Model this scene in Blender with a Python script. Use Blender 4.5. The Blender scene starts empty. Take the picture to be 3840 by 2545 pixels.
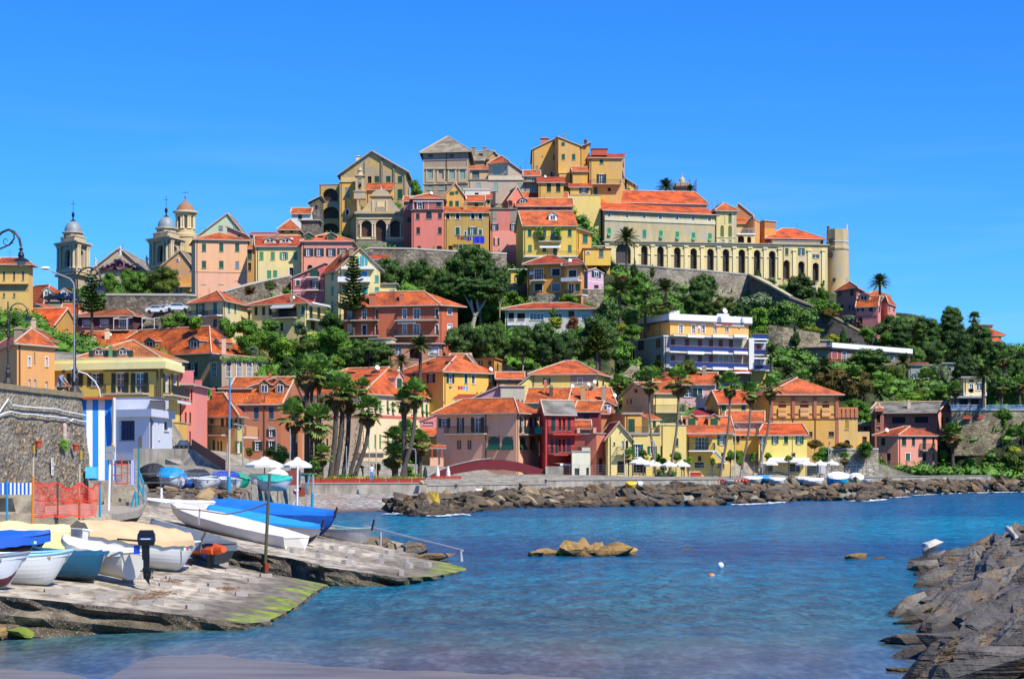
import bpy,math,random
rg=range;tl=tuple;isin=isinstance;fl_=float;en=enumerate
from math import sin,cos,pi,tau,hypot,radians
import numpy as np
from mathutils import Vector as Vc,Matrix,noise
F,HY,CH,CX=7165.0,1727.0,4.8,1920.0
sc=bpy.context.scene
COL=sc.collection
R=radians
cam=bpy.data.objects.new('camera',bpy.data.cameras.new('camera'))
COL.objects.link(cam)
cam.location=(0,0,CH)
cam.rotation_euler=(R(90),0,0)
cam.data.sensor_width=36
cam.data.lens=36*F/3840
cam.data.shift_y=(HY-1272.5)/3840
cam.data.clip_end=9000
sc.camera=cam
SUN_AZ,SUN_EL=43.0,50.0
w=bpy.data.worlds.new('World')
sc.world=w
w.use_nodes=True
nt=w.node_tree
sky=nt.nodes.new('ShaderNodeTexSky')
sky.sky_type='NISHITA'
sky.sun_disc=False
sky.sun_elevation=R(SUN_EL)
sky.sun_rotation=R(180-SUN_AZ)
sky.air_density=1.0
sky.dust_density=0.3
sky.ozone_density=3.0
hs=nt.nodes.new('ShaderNodeHueSaturation')
hs.inputs['Saturation'].default_value=1.30
tint=nt.nodes.new('ShaderNodeMixRGB');tint.blend_type='MULTIPLY';tint.inputs[0].default_value=1.0
tint.inputs[2].default_value=(0.26,0.70,1.30,1)
tc=nt.nodes.new('ShaderNodeTexCoord')
mp=nt.nodes.new('ShaderNodeMapping');mp.inputs['Scale'].default_value=(2.2,2.2,22)
nz=nt.nodes.new('ShaderNodeTexNoise');nz.inputs['Scale'].default_value=2.3;nz.inputs['Detail'].default_value=5
cr=nt.nodes.new('ShaderNodeValToRGB');cr.color_ramp.elements[0].position=.5;cr.color_ramp.elements[1].position=.8
cr.color_ramp.elements[1].color=(.4,.4,.4,1)
sep=nt.nodes.new('ShaderNodeSeparateXYZ')
ml=nt.nodes.new('ShaderNodeMapRange');ml.inputs['From Min'].default_value=.20;ml.inputs['From Max'].default_value=.05
mm=nt.nodes.new('ShaderNodeMath');mm.operation='MULTIPLY'
cl=nt.nodes.new('ShaderNodeMixRGB');cl.blend_type='MIX';cl.inputs[2].default_value=(3.2,4.6,7.6,1)
L=nt.links.new
L(sky.outputs[0],hs.inputs['Color']);L(hs.outputs[0],tint.inputs[1])
L(tc.outputs['Generated'],mp.inputs[0]);L(mp.outputs[0],nz.inputs[0]);L(nz.outputs[0],cr.inputs[0])
L(tc.outputs['Generated'],sep.inputs[0]);L(sep.outputs[2],ml.inputs[0])
L(cr.outputs[0],mm.inputs[0]);L(ml.outputs[0],mm.inputs[1]);L(mm.outputs[0],cl.inputs[0]);L(tint.outputs[0],cl.inputs[1])
L(cl.outputs[0],nt.nodes['Background'].inputs[0])
nt.nodes['Background'].inputs[1].default_value=0.10
sl=bpy.data.lights.new('sun','SUN')
sl.energy=4.6
sl.angle=R(0.53)
sl.color=(1.0,0.94,0.84)
so=bpy.data.objects.new('sun',sl)
COL.objects.link(so)
sdir=Vc((sin(R(SUN_AZ))*cos(R(SUN_EL)),-cos(R(SUN_AZ))*cos(R(SUN_EL)),sin(R(SUN_EL))))
so.location=sdir*300
so.rotation_euler=(-sdir).to_track_quat('-Z','Y').to_euler()
sc.view_settings.view_transform='Standard'
sc.view_settings.look='None'
sc.view_settings.exposure=0.6
sc.view_settings.gamma=1
ZS=700/2366
REG=dict(A=(0,700),B=(600,750),C=(1100,500),D=(1500,480),E=(1900,480),F=(2500,650),G=(0,1050),H=(600,1000),I=(1200,900),J=(1850,850),K=(2300,1100),L=(2900,950),M=(3140,1150),N=(0,1400),O=(600,1350),P=(1000,1350),Q=(1500,1300),S=(2100,1350),T=(2600,1350),U=(3140,1450),V=(0,1750),W=(500,1750),X=(1100,1750))
def gx(r,x):return x if r=='0' else REG[r][0]+x*ZS
def gy(r,y):return y if r=='0' else REG[r][1]+y*ZS
def P(px,py,Y):return Vc(((px-CX)/F*Y,Y,CH-(py-HY)/F*Y))
def PZ(px,py,z):
 Y=(CH-z)*F/(py-HY)
 return P(px,py,Y)
def PP(px,py,a,b):
 dx,dy=(px-CX)/F,(py-HY)/F
 return P(px,py,(CH-a)/(dy+b*dx))
def lin(h):
 if not isin(h,str):return tl(h)+(1,)
 h=h.lstrip('#')
 c=[int(h[i:i+2],16)/255 for i in(0,2,4)]
 return tl(x/12.92 if x<=.04045 else((x+.055)/1.055)**2.4 for x in c)+(1,)
MATS={}
class NM:
 def __init__(s,name):
  s.m=bpy.data.materials.new(name);s.m.use_nodes=True
  s.t=s.m.node_tree;s.b=s.t.nodes['Principled BSDF']
  s.pos=None
 def n(s,typ,**kw):
  o=s.t.nodes.new('ShaderNode'+typ)
  for k,v in kw.items():
   if k.startswith('i_'):o.inputs[k[2:]].default_value=v
   else:setattr(o,k,v)
  return o
 def l(s,a,b):s.t.links.new(a,b)
 def P(s):
  if not s.pos:s.pos=s.n('NewGeometry').outputs['Position']
  return s.pos
 def noise(s,scale,detail=4,stretch=None,vec=None):
  v=vec or s.P()
  if stretch:
   m=s.n('Mapping');m.inputs['Scale'].default_value=stretch;s.l(v,m.inputs[0]);v=m.outputs[0]
  o=s.n('TexNoise');o.inputs['Scale'].default_value=scale;o.inputs['Detail'].default_value=detail
  s.l(v,o.inputs['Vector']);return o.outputs[0]
 def ramp(s,f,pts):
  r=s.n('ValToRGB');e=r.color_ramp.elements
  while len(e)<len(pts):e.new(.5)
  for a,(p,c)in zip(e,pts):a.position=p;a.color=c if len(c)==4 else tl(c)+(1,)
  s.l(f,r.inputs[0]);return r.outputs[0]
 def mix(s,f,a,b,mode='MIX'):
  m=s.n('MixRGB',blend_type=mode)
  for i,v in zip((0,1,2),(f,a,b)):
   if isin(v,(int,fl_)):m.inputs[i].default_value=v if i==0 else(v,v,v,1)
   elif isin(v,tl):m.inputs[i].default_value=v
   else:s.l(v,m.inputs[i])
  return m.outputs[0]
 def math(s,op,a,b=0):
  m=s.n('Math',operation=op)
  for i,v in zip((0,1),(a,b)):
   if isin(v,(int,fl_)):m.inputs[i].default_value=v
   else:s.l(v,m.inputs[i])
  return m.outputs[0]
 def col(s,c):
  if isin(c,tl):s.b.inputs['Base Color'].default_value=c
  else:s.l(c,s.b.inputs['Base Color'])
 def bump(s,h,dist,strength=1.0):
  b=s.n('Bump');b.inputs['Distance'].default_value=dist;b.inputs['Strength'].default_value=strength
  s.l(h,b.inputs['Height']);s.l(b.outputs[0],s.b.inputs['Normal'])
 def rough(s,r):s.b.inputs['Roughness'].default_value=r
def pn(name,c,rough=.6,metal=0,var=.12):
 if name in MATS:return MATS[name]
 q=NM(name);q.rough(rough);q.b.inputs['Metallic'].default_value=metal
 c=lin(c)
 n=q.noise(1.7,3)
 q.col(q.mix(n,tl(x*(1-var)for x in c[:3])+(1,),tl(min(1,x*(1+var))for x in c[:3])+(1,)))
 MATS[name]=q.m;return q.m
def su(c,wear=.25):
 key='stucco_%s_%d'%(c,wear*100)
 if key in MATS:return MATS[key]
 q=NM('painted_plaster');q.rough(.85)
 c=lin(c);g=sum(c[:3])/3
 c=tl(min(1,(x*.9+g*.1)*k)for x,k in zip(c[:3],(1.08,1.06,.86)))+(1,)
 old=tl(.55*x+.45*(g*.8)for x in c[:3])+(1,)
 n1=q.ramp(q.noise(.22,7),[(.38,(0,0,0)),(.68,(1,1,1))])
 n2=q.ramp(q.noise(1.1,5,(1,1,.18)),[(.45,(0,0,0)),(.75,(1,1,1))])
 a=q.mix(q.math('MULTIPLY',n1,.35+wear*1.0),c,old)
 b=q.mix(q.math('MULTIPLY',n2,.22+wear*.6),a,tl(x*.62 for x in c[:3])+(1,))
 n3=q.noise(2.6,6)
 b=q.mix(q.math('MULTIPLY',n3,.22),b,tl(min(1,x*1.25+.02)for x in c[:3])+(1,))
 if wear>.5:
  pt=q.ramp(q.noise(.5,8),[(.54,(0,0,0)),(.60,(1,1,1))])
  b=q.mix(q.math('MULTIPLY',pt,.6),b,(g*.9+.05,g*.85+.04,g*.75+.03,1))
 q.col(b);q.bump(q.noise(9,4),.02,.6)
 MATS[key]=q.m;return q.m
def tiles(key,c1,c2,line=.34):
 if key in MATS:return MATS[key]
 q=NM('roof_tiles');q.rough(.75)
 uv=q.n('TexCoord').outputs['UV']
 br=q.n('TexBrick');br.offset=.5
 for k,v in dict(Scale=1,**{'Brick Width':.32,'Row Height':.42,'Mortar Size':.035,'Mortar Smooth':.5,'Bias':0}).items():br.inputs[k].default_value=v
 a,b=lin(c1),lin(c2);a=tl(x*.8 for x in a)
 br.inputs['Color1'].default_value=a;br.inputs['Color2'].default_value=b
 br.inputs['Mortar'].default_value=tl(x*line for x in a[:3])+(1,)
 q.l(uv,br.inputs['Vector'])
 n=q.ramp(q.noise(.45,6),[(.36,(.50,.47,.45)),(.60,(1.15,1.15,1.15))])
 c=q.mix(1.0,br.outputs[0],n,'MULTIPLY')
 n2=q.ramp(q.noise(3.1,4),[(.60,(0,0,0)),(.74,(1,1,1))])
 c=q.mix(q.math('MULTIPLY',n2,.35),c,(.30,.17,.10,1))
 q.col(c)
 wv=q.n('TexWave');wv.inputs['Scale'].default_value=1.0;wv.wave_type='BANDS';wv.bands_direction='Y';wv.wave_profile='SAW'
 wv.inputs['Scale'].default_value=2.38/3.14159/2*3.1416
 q.l(uv,wv.inputs[0]);q.bump(wv.outputs[1],.10,.8)
 MATS[key]=q.m;return q.m
def ms(key,cs,scale=1.6,joint=.35,bd=.08):
 if key in MATS:return MATS[key]
 q=NM('rubble_masonry');q.rough(.9)
 m=q.n('Mapping');m.inputs['Scale'].default_value=(1,1,1.7);q.l(q.P(),m.inputs[0])
 wp=q.n('TexNoise');wp.inputs['Scale'].default_value=1.3;q.l(m.outputs[0],wp.inputs[0])
 ad=q.mix(.22,m.outputs[0],wp.outputs[1],'ADD')
 v=q.n('TexVoronoi');v.inputs['Scale'].default_value=scale;q.l(ad,v.inputs['Vector'])
 v2=q.n('TexVoronoi',feature='DISTANCE_TO_EDGE');v2 .inputs['Scale'].default_value=scale;q.l(ad,v2 .inputs['Vector'])
 h=q.n('SeparateColor');q.l(v.outputs['Color'],h.inputs[0])
 c=q.ramp(h.outputs[0],[(i/(len(cs)-1),lin(x))for i,x in en(cs)])
 e=q.ramp(v2 .outputs[0],[(.0,(joint,)*3),(.09,(1,1,1))])
 c=q.mix(1.0,c,e,'MULTIPLY')
 n=q.ramp(q.noise(.35,6),[(.35,(.6,.58,.55)),(.65,(1.15,1.13,1.1))])
 q.col(q.mix(1.0,c,n,'MULTIPLY'))
 q.bump(v2 .outputs[0],bd,1)
 MATS[key]=q.m;return q.m
def fol(key,c1,c2,rough=.6):
 if key in MATS:return MATS[key]
 q=NM('leaves');q.rough(rough)
 n=q.noise(.55,3);n2=q.noise(4.5,2)
 f=q.math('ADD',q.math('MULTIPLY',n,.75),q.math('MULTIPLY',n2,.45))
 q.col(q.ramp(f,[(.42,lin(c1)),(.78,lin(c2))]))
 q.b.inputs['Specular IOR Level'].default_value=.25
 MATS[key]=q.m;return q.m
def shutmat(c):
 key='shutter_'+c
 if key in MATS:return MATS[key]
 q=NM('louvred_shutter_paint');q.rough(.5)
 sx=q.n('SeparateXYZ');q.l(q.P(),sx.inputs[0])
 s=q.math('SINE',q.math('MULTIPLY',sx.outputs[2],60.0))
 a=lin(c)
 q.col(q.mix(q.ramp(s,[(.2,(0,0,0)),(.8,(1,1,1))]),tl(x*.7 for x in a[:3])+(1,),tl(min(1,x*1.15)for x in a[:3])+(1,)))
 MATS[key]=q.m;return q.m
def glass():
 if 'glass' in MATS:return MATS['glass']
 q=NM('window_glass');q.rough(.08)
 n=q.noise(.8,2)
 q.col(q.ramp(n,[(.4,(.012,.018,.03)),(.7,(.07,.10,.15))]))
 q.b.inputs['Specular IOR Level'].default_value=.8
 MATS['glass']=q.m;return q.m
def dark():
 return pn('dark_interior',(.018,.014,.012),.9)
WT=pn('white_paint',(.72,.72,.70),.5,var=.06)
IRON=pn('painted_iron',(.03,.033,.035),.45,.3)
SO=pn('eave_render',(.42,.38,.32),.9)
MORTAR=pn('ridge_mortar',(.50,.34,.22),.9,var=.3)
CONC=None
TILE=dict(o=tiles('t_o','#b8500f','#cf661a'),r=tiles('t_r','#a83c0e','#bd4c16'),b=tiles('t_b','#c44c08','#d2580c',.75),y=tiles('t_y','#c77a36','#b55f2a'),g=tiles('t_g','#8b877c','#77746c',.7),s=tiles('t_s','#9c9179','#8e836d',.8),k=tiles('t_k','#9a2420','#a83028',.7),w=tiles('t_w','#a8562a','#8f4826'),p=tiles('t_p','#bd5420','#c96228',.8))
class MB:
 def __init__(s):s.v,s.f,s.m,s.uv,s.mats=[],[],[],[],[]
 def mi(s,m):
  if m not in s.mats:s.mats.append(m)
  return s.mats.index(m)
 def po(s,pts,m,uv=None):
  n=len(s.v);s.v+=[tl(p)for p in pts];s.f.append(tl(rg(n,n+len(pts))));s.m.append(s.mi(m))
  s.uv.append(uv or[(0,0)]*len(pts))
 def pr(s,pts,off,m,mside=None,mbot=None,uvtop=None):
  off=Vc(off);a=[Vc(p)for p in pts];b=[p+off for p in a]
  s.po(a,m,uvtop);s.po(b[::-1],mbot or mside or m)
  for i in rg(len(a)):
   j=(i+1)%len(a);s.po([a[i],b[i],b[j],a[j]],mside or m)
 def fb(s,o,ux,uy,uz,m):
  o,ux,uy,uz=map(Vc,(o,ux,uy,uz))
  c=[o+ux*i+uy*j+uz*k for k in(0,1)for j in(0,1)for i in(0,1)]
  for q in((0,2,3,1),(4,5,7,6),(0,1,5,4),(1,3,7,5),(3,2,6,7),(2,0,4,6)):s.po([c[k]for k in q],m)
 def box(s,c,size,m,rz=0):
  cx,cy,cz=c;a,b,h=size
  ux=Vc((cos(rz),sin(rz),0));uy=Vc((-sin(rz),cos(rz),0))
  s.fb(Vc(c)-ux*a/2-uy*b/2-Vc((0,0,h/2)),ux*a,uy*b,(0,0,h),m)
 def tb(s,pts,rad,n,m,cap=True):
  pts=[Vc(p)for p in pts]
  if isin(rad,(int,fl_)):rad=[rad]*len(pts)
  rings=[];prev=None
  for i,p in en(pts):
   d=(pts[min(i+1,len(pts)-1)]-pts[max(i-1,0)])
   d=d.normalized()if d.length>1e-9 else Vc((0,0,1))
   if prev is None:
    a=d.orthogonal().normalized()
    if abs(d.z)>.9:a=(Vc((1,0,0))-d*d.x).normalized()
   else:
    a=prev-d*prev.dot(d)
    a=a.normalized()if a.length>1e-6 else d.orthogonal().normalized()
   prev=a;b=d.cross(a)
   k=len(s.v)
   for j in rg(n):
    t=2*pi*j/n;s.v.append(tl(p+(a*cos(t)+b*sin(t))*rad[i]))
   rings.append(k)
  mi=s.mi(m)
  for r0,r1 in zip(rings,rings[1:]):
   for j in rg(n):
    s.f.append((r0+j,r0+(j+1)%n,r1+(j+1)%n,r1+j));s.m.append(mi);s.uv.append([(0,0)]*4)
  if cap:
   s.f.append(tl(rings[0]+j for j in rg(n))[::-1]);s.m.append(mi);s.uv.append([(0,0)]*n)
   s.f.append(tl(rings[-1]+j for j in rg(n)));s.m.append(mi);s.uv.append([(0,0)]*n)
 def lt(s,c,prof,n,m,rot=0):
  c=Vc(c);mi=s.mi(m);k=len(s.v)
  for r,z in prof:
   for j in rg(n):
    t=2*pi*j/n+rot;s.v.append((c.x+r*cos(t),c.y+r*sin(t),c.z+z))
  for i in rg(len(prof)-1):
   for j in rg(n):
    a=k+i*n;b=a+n;j2=(j+1)%n
    s.f.append((a+j,a+j2,b+j2,b+j));s.m.append(mi);s.uv.append([(0,0)]*4)
 def bd(s,name,parent=None,org=None,sm_=False,mods=None):
  org=Vc(org)if org is not None else(porg(parent)if parent else Vc((0,0,0)))
  me=bpy.data.meshes.new(name)
  o3=np.array(org)
  va=np.array(s.v,dtype=fl_)-o3
  me.from_pydata(va.tolist(),[],s.f)
  for m in s.mats:me.materials.append(m)
  me.polygons.foreach_set('material_index',s.m)
  if any(u[0]!=u[1]for u in s.uv if len(u)>1):
   l=me.uv_layers.new(name='UVMap')
   l.data.foreach_set('uv',[c for u in s.uv for q in u for c in q])
  if sm_:me.polygons.foreach_set('use_smooth',[True]*len(s.f))
  me.update()
  o=bpy.data.objects.new(name,me);COL.objects.link(o)
  if parent:o.parent=parent
  else:o.location=org
  return o
ORG={}
def porg(p):
 while p.parent:p=p.parent
 return ORG[p.name]if p.name in ORG else Vc(p.location)
def tag(o,label=None,cat=None,group=None,kind=None):
 if label:o['label']=label
 if cat:o['category']=cat
 if group:o['group']=group
 if kind:o['kind']=kind
 return o
def tg(name,label,cat,loc,group=None):
 o=bpy.data.objects.new(name,None);COL.objects.link(o);o.location=loc
 o.empty_display_size=.5
 ORG[o.name]=Vc(loc)
 return tag(o,label,cat,group)
def copy_tree(o,parent=None):
 c=o.copy();COL.objects.link(c)
 if parent:c.parent=parent
 for ch in list(o.children):copy_tree(ch,c)
 return c
GROUND=[]
FOOT=[]
GN,DKG,LTG,TEAL,BRN,BLU,OLV,PALE='#17553a','#12312a','#4f9560','#2fa99a','#6e3220','#27466e','#5c6a28','#8fae9c'
class Block:pass
def crn(r,cs,dp_):
 p=[Vc(((gx(r,x)-CX)/F*Y,Y))for x,Y in cs]
 if len(p)==2:
  dY=p[1].y-p[0].y;lim=.15*abs(p[1].x-p[0].x)
  if abs(dY)>lim:Y1=p[0].y+math.copysign(lim,dY);p[1]=Vc(((gx(r,cs[1][0])-CX)/F*Y1,Y1))
  d=(p[1]-p[0]).normalized();n=Vc((-d.y,d.x))
  p+=[p[1]+n*dp_,p[0]+n*dp_]
 else:p.append(p[0]+p[2]-p[1])
 return p
def V3(p,z):return Vc((p[0],p[1],z))
def pix_on(A,B,px,py):
 dx=(px-CX)/F
 t=(dx*A.y-A.x)/((B.x-A.x)-dx*(B.y-A.y))
 Y=A.y+t*(B.y-A.y)
 return t*(B-A).length,CH-(py-HY)/F*Y
def arp(mb,b,pts,m,th=.16,under=None):
 pts=[Vc(p)for p in pts]
 e=(pts[1]-pts[0]).normalized()
 n=(pts[1]-pts[0]).cross(pts[-1]-pts[0]).normalized()
 v=n.cross(e)
 uv=[((p-pts[0]).dot(e)+pts[0].x*.3,(p-pts[0]).dot(v))for p in pts]
 mb.pr(pts,(0,0,-th),m,SO,under or SO,uv)
 b.rp.append(pts)
def hit_roof(b,px,py):
 o=Vc((0,0,CH));d=Vc(((px-CX)/F,1,-(py-HY)/F));best=None
 for pts in b.rp:
  n=(pts[1]-pts[0]).cross(pts[-1]-pts[0])
  dn=d.dot(n)
  if abs(dn)<1e-9:continue
  t=(pts[0]-o).dot(n)/dn
  p=o+d*t;ins=True
  for i in rg(len(pts)):
   a,c=pts[i],pts[(i+1)%len(pts)]
   if(c-a).cross(p-a).dot(n)<-.3*n.length:ins=False;break
  if ins and(best is None or p.y<best.y):best=p
 return best
def blk(root,r,cs,eave,base,wall,roof=('hip',None),wins=(),dp_=9.0,ovh=.45,ei=None,ground=False,rf='o',sink=7.0,caps=True,bd_=()):
 b=Block();b.root=root;b.r=r;b.rp=[]
 if isin(wall,str):wall=su(wall)
 b.wall=wall
 p=crn(r,cs,dp_);b.p=p
 ei=(1 if len(cs)==3 else 0)if ei is None else ei
 Ye=p[ei].y
 ze=P(0,gy(r,eave),Ye).z;zb=P(0,gy(r,base),Ye).z
 b.ze,b.zb=ze,zb
 kind=roof[0];top=roof[1]if len(roof)>1 else None
 yc=sum(q.y for q in p)/4
 zt=P(0,gy(r,top),yc).z if top is not None else ze+1
 s3=kind=='sh' and len(cs)==3 and ei==1
 if kind=='sh':zt=P(0,gy(r,top),p[3 if s3 else 2].y).z
 zt=max(zt,ze+.25)
 e0,e1=(p[1]-p[0]),(p[2]-p[1]);l0,l1=e0 .length,e1 .length;u0,u1=e0/l0,e1/l1
 z0=z1=ze
 if kind=='ss':
  z0=P(0,gy(r,roof[1]),p[0].y).z;z1=P(0,gy(r,roof[2]),p[1].y).z;ze=min(z0,z1);b.ze=ze
 holes={0:[],1:[],2:[],3:[]}
 specs=[]
 for wn in wins:
  face,code,xs,ys,ww,hh=wn[:6];col=wn[6]if len(wn)>6 else None
  A,B=p[face],p[(face+1)%4]
  lst=xs if isin(xs[0],(tl,list))else[(x,y)for y in ys for x in xs]
  for x,y in lst:
   u0_,zc1=pix_on(A,B,gx(r,x-ww/2),gy(r,y));u1_,_=pix_on(A,B,gx(r,x+ww/2),gy(r,y))
   _,ztop=pix_on(A,B,gx(r,x),gy(r,y-hh/2));_,zbot=pix_on(A,B,gx(r,x),gy(r,y+hh/2))
   Ln=(B-A).length
   u0_,u1_=max(u0_,.08),min(u1_,Ln-.08)
   if u1_-u0_<.1:continue
   flush=ztop>ze-.02
   h=(u0_,u1_,max(zbot,zb-2),ztop)
   specs.append((face,code,h,col,flush))
   if not flush:holes[face].append((h,'A' in code,.9 if 'L' in code else.2))
 mb=MB()
 for i in rg(4):
  A,B=p[i],p[(i+1)%4];d=(B-A);Ln=d.length;d=d/Ln;nrm=Vc((d.y,-d.x))
  us=sorted(set([0,Ln]+[v for h,_,_ in holes[i]for v in h[:2]]));zs=sorted(set([zb-sink,ze]+[v for h,_,_ in holes[i]for v in h[2:4]]))
  def pt(u,z,dd=0):q=A+d*u-nrm*dd;return(q.x,q.y,z)
  if holes[i]:
   for a in rg(len(us)-1):
    for c in rg(len(zs)-1):
     um,zm=(us[a]+us[a+1])/2,(zs[c]+zs[c+1])/2
     if any(h[0]<um<h[1]and h[2]<zm<h[3]for h,_,_ in holes[i]):continue
     mb.po([pt(us[a],zs[c]),pt(us[a+1],zs[c]),pt(us[a+1],zs[c+1]),pt(us[a],zs[c+1])],wall)
  else:mb.po([pt(0,zb-sink),pt(Ln,zb-sink),pt(Ln,ze),pt(0,ze)],wall)
  for h,arch,dp in holes[i]:
   a,c,e,f=h
   mb.po([pt(a,e),pt(a,f),pt(a,f,dp),pt(a,e,dp)],wall);mb.po([pt(c,e),pt(c,e,dp),pt(c,f,dp),pt(c,f)],wall)
   mb.po([pt(a,e),pt(a,e,dp),pt(c,e,dp),pt(c,e)],wall)
   if not arch:mb.po([pt(a,f),pt(c,f),pt(c,f,dp),pt(a,f,dp)],wall)
   else:
    rr=(c-a)/2;hh_=min(rr,(f-e)*.6);zc=f-hh_;um=(a+c)/2;N=10
    arc=[(um-rr*cos(pi*k/N),zc+hh_*sin(pi*k/N))for k in rg(N+1)]
    for k in rg(N):
     (x0,y0),(x1,y1)=arc[k],arc[k+1]
     mb.po([pt(x0,y0),pt(x1,y1),pt(x1,f),pt(x0,f)],wall)
     mb.po([pt(x0,y0),pt(x0,y0,dp),pt(x1,y1,dp),pt(x1,y1)],wall)
 rb=MB();tm=TILE[rf]if isin(rf,str)else rf
 o=ovh
 def off(q,a,c):return q+u0*a+u1*c
 Ex=[off(p[0],-o,-o),off(p[1],o,-o),off(p[2],o,o),off(p[3],-o,o)]
 ridge=[]
 if kind in('hip','pyr'):
  W0,W1=l0+2*o,l1+2*o
  if kind=='pyr':i0,i1=W0/2,W1/2
  elif W0>=W1:i0,i1=min(W1/2,W0/2),W1/2
  else:i0,i1=W0/2,min(W0/2,W1/2)
  if len(roof)>2:i0=W0*roof[2]
  zo=ze-.02
  if W0>=W1 or len(roof)>2:
   r0=V3(Ex[0]+u0*i0+u1*(W1/2),zt);r1=V3(Ex[1]-u0*i0+u1*(W1/2),zt)
   E=[V3(q,zo)for q in Ex]
   arp(rb,b,[E[0],E[1],r1,r0],tm);arp(rb,b,[E[1],E[2],r1],tm)
   arp(rb,b,[E[2],E[3],r0,r1],tm);arp(rb,b,[E[3],E[0],r0],tm)
  else:
   r0=V3(Ex[0]+u0*(W0/2)+u1*i1,zt);r1=V3(Ex[3]+u0*(W0/2)-u1*i1,zt)
   E=[V3(q,zo)for q in Ex]
   arp(rb,b,[E[0],E[1],r0],tm);arp(rb,b,[E[1],E[2],r1,r0],tm)
   arp(rb,b,[E[2],E[3],r1],tm);arp(rb,b,[E[3],E[0],r0,r1],tm)
  ridge=[(r0,r1),(E[0],r0),(E[1],r1 if(W0>=W1 or len(roof)>2)else r0)]
 elif kind in('gf','gs'):
  fr=roof[2]if len(roof)>2 else.5
  if(kind=='gs'):
   m1=p[1]+(p[2]-p[1])*fr;m3=p[0]+(p[3]-p[0])*fr
   mb.po([V3(p[1],ze),V3(p[2],ze),V3(m1,zt)],wall);mb.po([V3(p[3],ze),V3(p[0],ze),V3(m3,zt)],wall)
   dz=(zt-ze)/(l1*fr)*o;dz2=(zt-ze)/(l1*(1-fr))*o
   a,c=V3(off(p[0],-o*.6,-o),ze-dz),V3(off(p[1],o*.6,-o),ze-dz)
   d_,e_=V3(off(p[2],o*.6,o),ze-dz2),V3(off(p[3],-o*.6,o),ze-dz2)
   r0,r1=V3(m3-u0*o*.6,zt+.08),V3(m1+u0*o*.6,zt+.08)
   arp(rb,b,[a,c,r1,r0],tm);arp(rb,b,[d_,e_,r0,r1],tm)
   ridge=[(r0,r1),(a,r0),(c,r1)]
  else:
   m0=p[0]+(p[1]-p[0])*fr;m2=p[3]+(p[2]-p[3])*fr
   mb.po([V3(p[0],ze),V3(p[1],ze),V3(m0,zt)],wall);mb.po([V3(p[2],ze),V3(p[3],ze),V3(m2,zt)],wall)
   dz=(zt-ze)/(l0*fr)*o;dz2=(zt-ze)/(l0*(1-fr))*o
   a,e_=V3(off(p[0],-o,-o*.6),ze-dz),V3(off(p[3],-o,o*.6),ze-dz)
   c,d_=V3(off(p[1],o,-o*.6),ze-dz2),V3(off(p[2],o,o*.6),ze-dz2)
   r0,r1=V3(m0-u1*o*.6,zt+.08),V3(m2+u1*o*.6,zt+.08)
   arp(rb,b,[e_,a,r0,r1],tm);arp(rb,b,[c,d_,r1,r0],tm)
   ridge=[(r0,r1),(a,r0),(c,r0)]
 elif s3:
  mb.po([V3(p[0],ze),V3(p[1],ze),V3(p[0],zt)],wall);mb.po([V3(p[2],ze),V3(p[3],ze),V3(p[3],zt)],wall)
  mb.po([V3(p[3],ze),V3(p[0],ze),V3(p[0],zt),V3(p[3],zt)],wall);dz=(zt-ze)/l0*o
  arp(rb,b,[V3(Ex[1],ze-dz+.04),V3(Ex[2],ze-dz+.04),V3(Ex[3],zt+dz+.04),V3(Ex[0],zt+dz+.04)],tm)
 elif kind=='sh':
  mb.po([V3(p[1],ze),V3(p[2],ze),V3(p[2],zt)],wall);mb.po([V3(p[3],ze),V3(p[0],ze),V3(p[3],zt)],wall)
  mb.po([V3(p[2],ze),V3(p[3],ze),V3(p[3],zt),V3(p[2],zt)],wall)
  dz=(zt-ze)/l1*o
  arp(rb,b,[V3(Ex[0],ze-dz+.04),V3(Ex[1],ze-dz+.04),V3(Ex[2],zt+dz+.04),V3(Ex[3],zt+dz+.04)],tm)
 elif kind=='ss':
  hi=0 if z0>z1 else 1;zz=max(z0,z1)
  if hi:mb.po([V3(p[0],ze),V3(p[1],ze),V3(p[1],zz)],wall);mb.po([V3(p[2],ze),V3(p[3],ze),V3(p[2],zz)],wall);mb.po([V3(p[1],ze),V3(p[2],ze),V3(p[2],zz),V3(p[1],zz)],wall)
  else:mb.po([V3(p[0],ze),V3(p[1],ze),V3(p[0],zz)],wall);mb.po([V3(p[2],ze),V3(p[3],ze),V3(p[3],zz)],wall);mb.po([V3(p[3],ze),V3(p[0],ze),V3(p[0],zz),V3(p[3],zz)],wall)
  dz=(z1-z0)/l0*o
  q=[V3(Ex[3],z0-dz+.05),V3(Ex[0],z0-dz+.05),V3(Ex[1],z1+dz+.05),V3(Ex[2],z1+dz+.05)]
  if hi:arp(rb,b,q,tm)
  else:arp(rb,b,[q[2],q[3],q[0],q[1]],tm)
 elif kind=='fl':
  th=roof[2]if len(roof)>2 else.18
  sm=roof[3]if len(roof)>3 else pn('roof_slab',(.36,.34,.31),.9)
  rb.pr([V3(q,ze+th)for q in Ex],(0,0,-th),sm);b.rp.append([V3(q,ze+th)for q in Ex])
 mb.v and None
 b.wallobj=mb.bd('wall',root)
 b.roofobj=rb.bd('roof',root)if rb.v else None
 if ridge and caps and kind!='fl':
  q=MB()
  for a,c in ridge:
   if(c-a).length<.5:continue
   up=Vc((0,0,.07));q.tb([a+up,c+up],.13,5,MORTAR)
  if q.v:q.bd('ridge_tiles',b.roofobj)
 for face,code,h,col,flush in specs:window(b,face,code,h,col,flush)
 for bd in bd_:stp(b,*bd)
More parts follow.
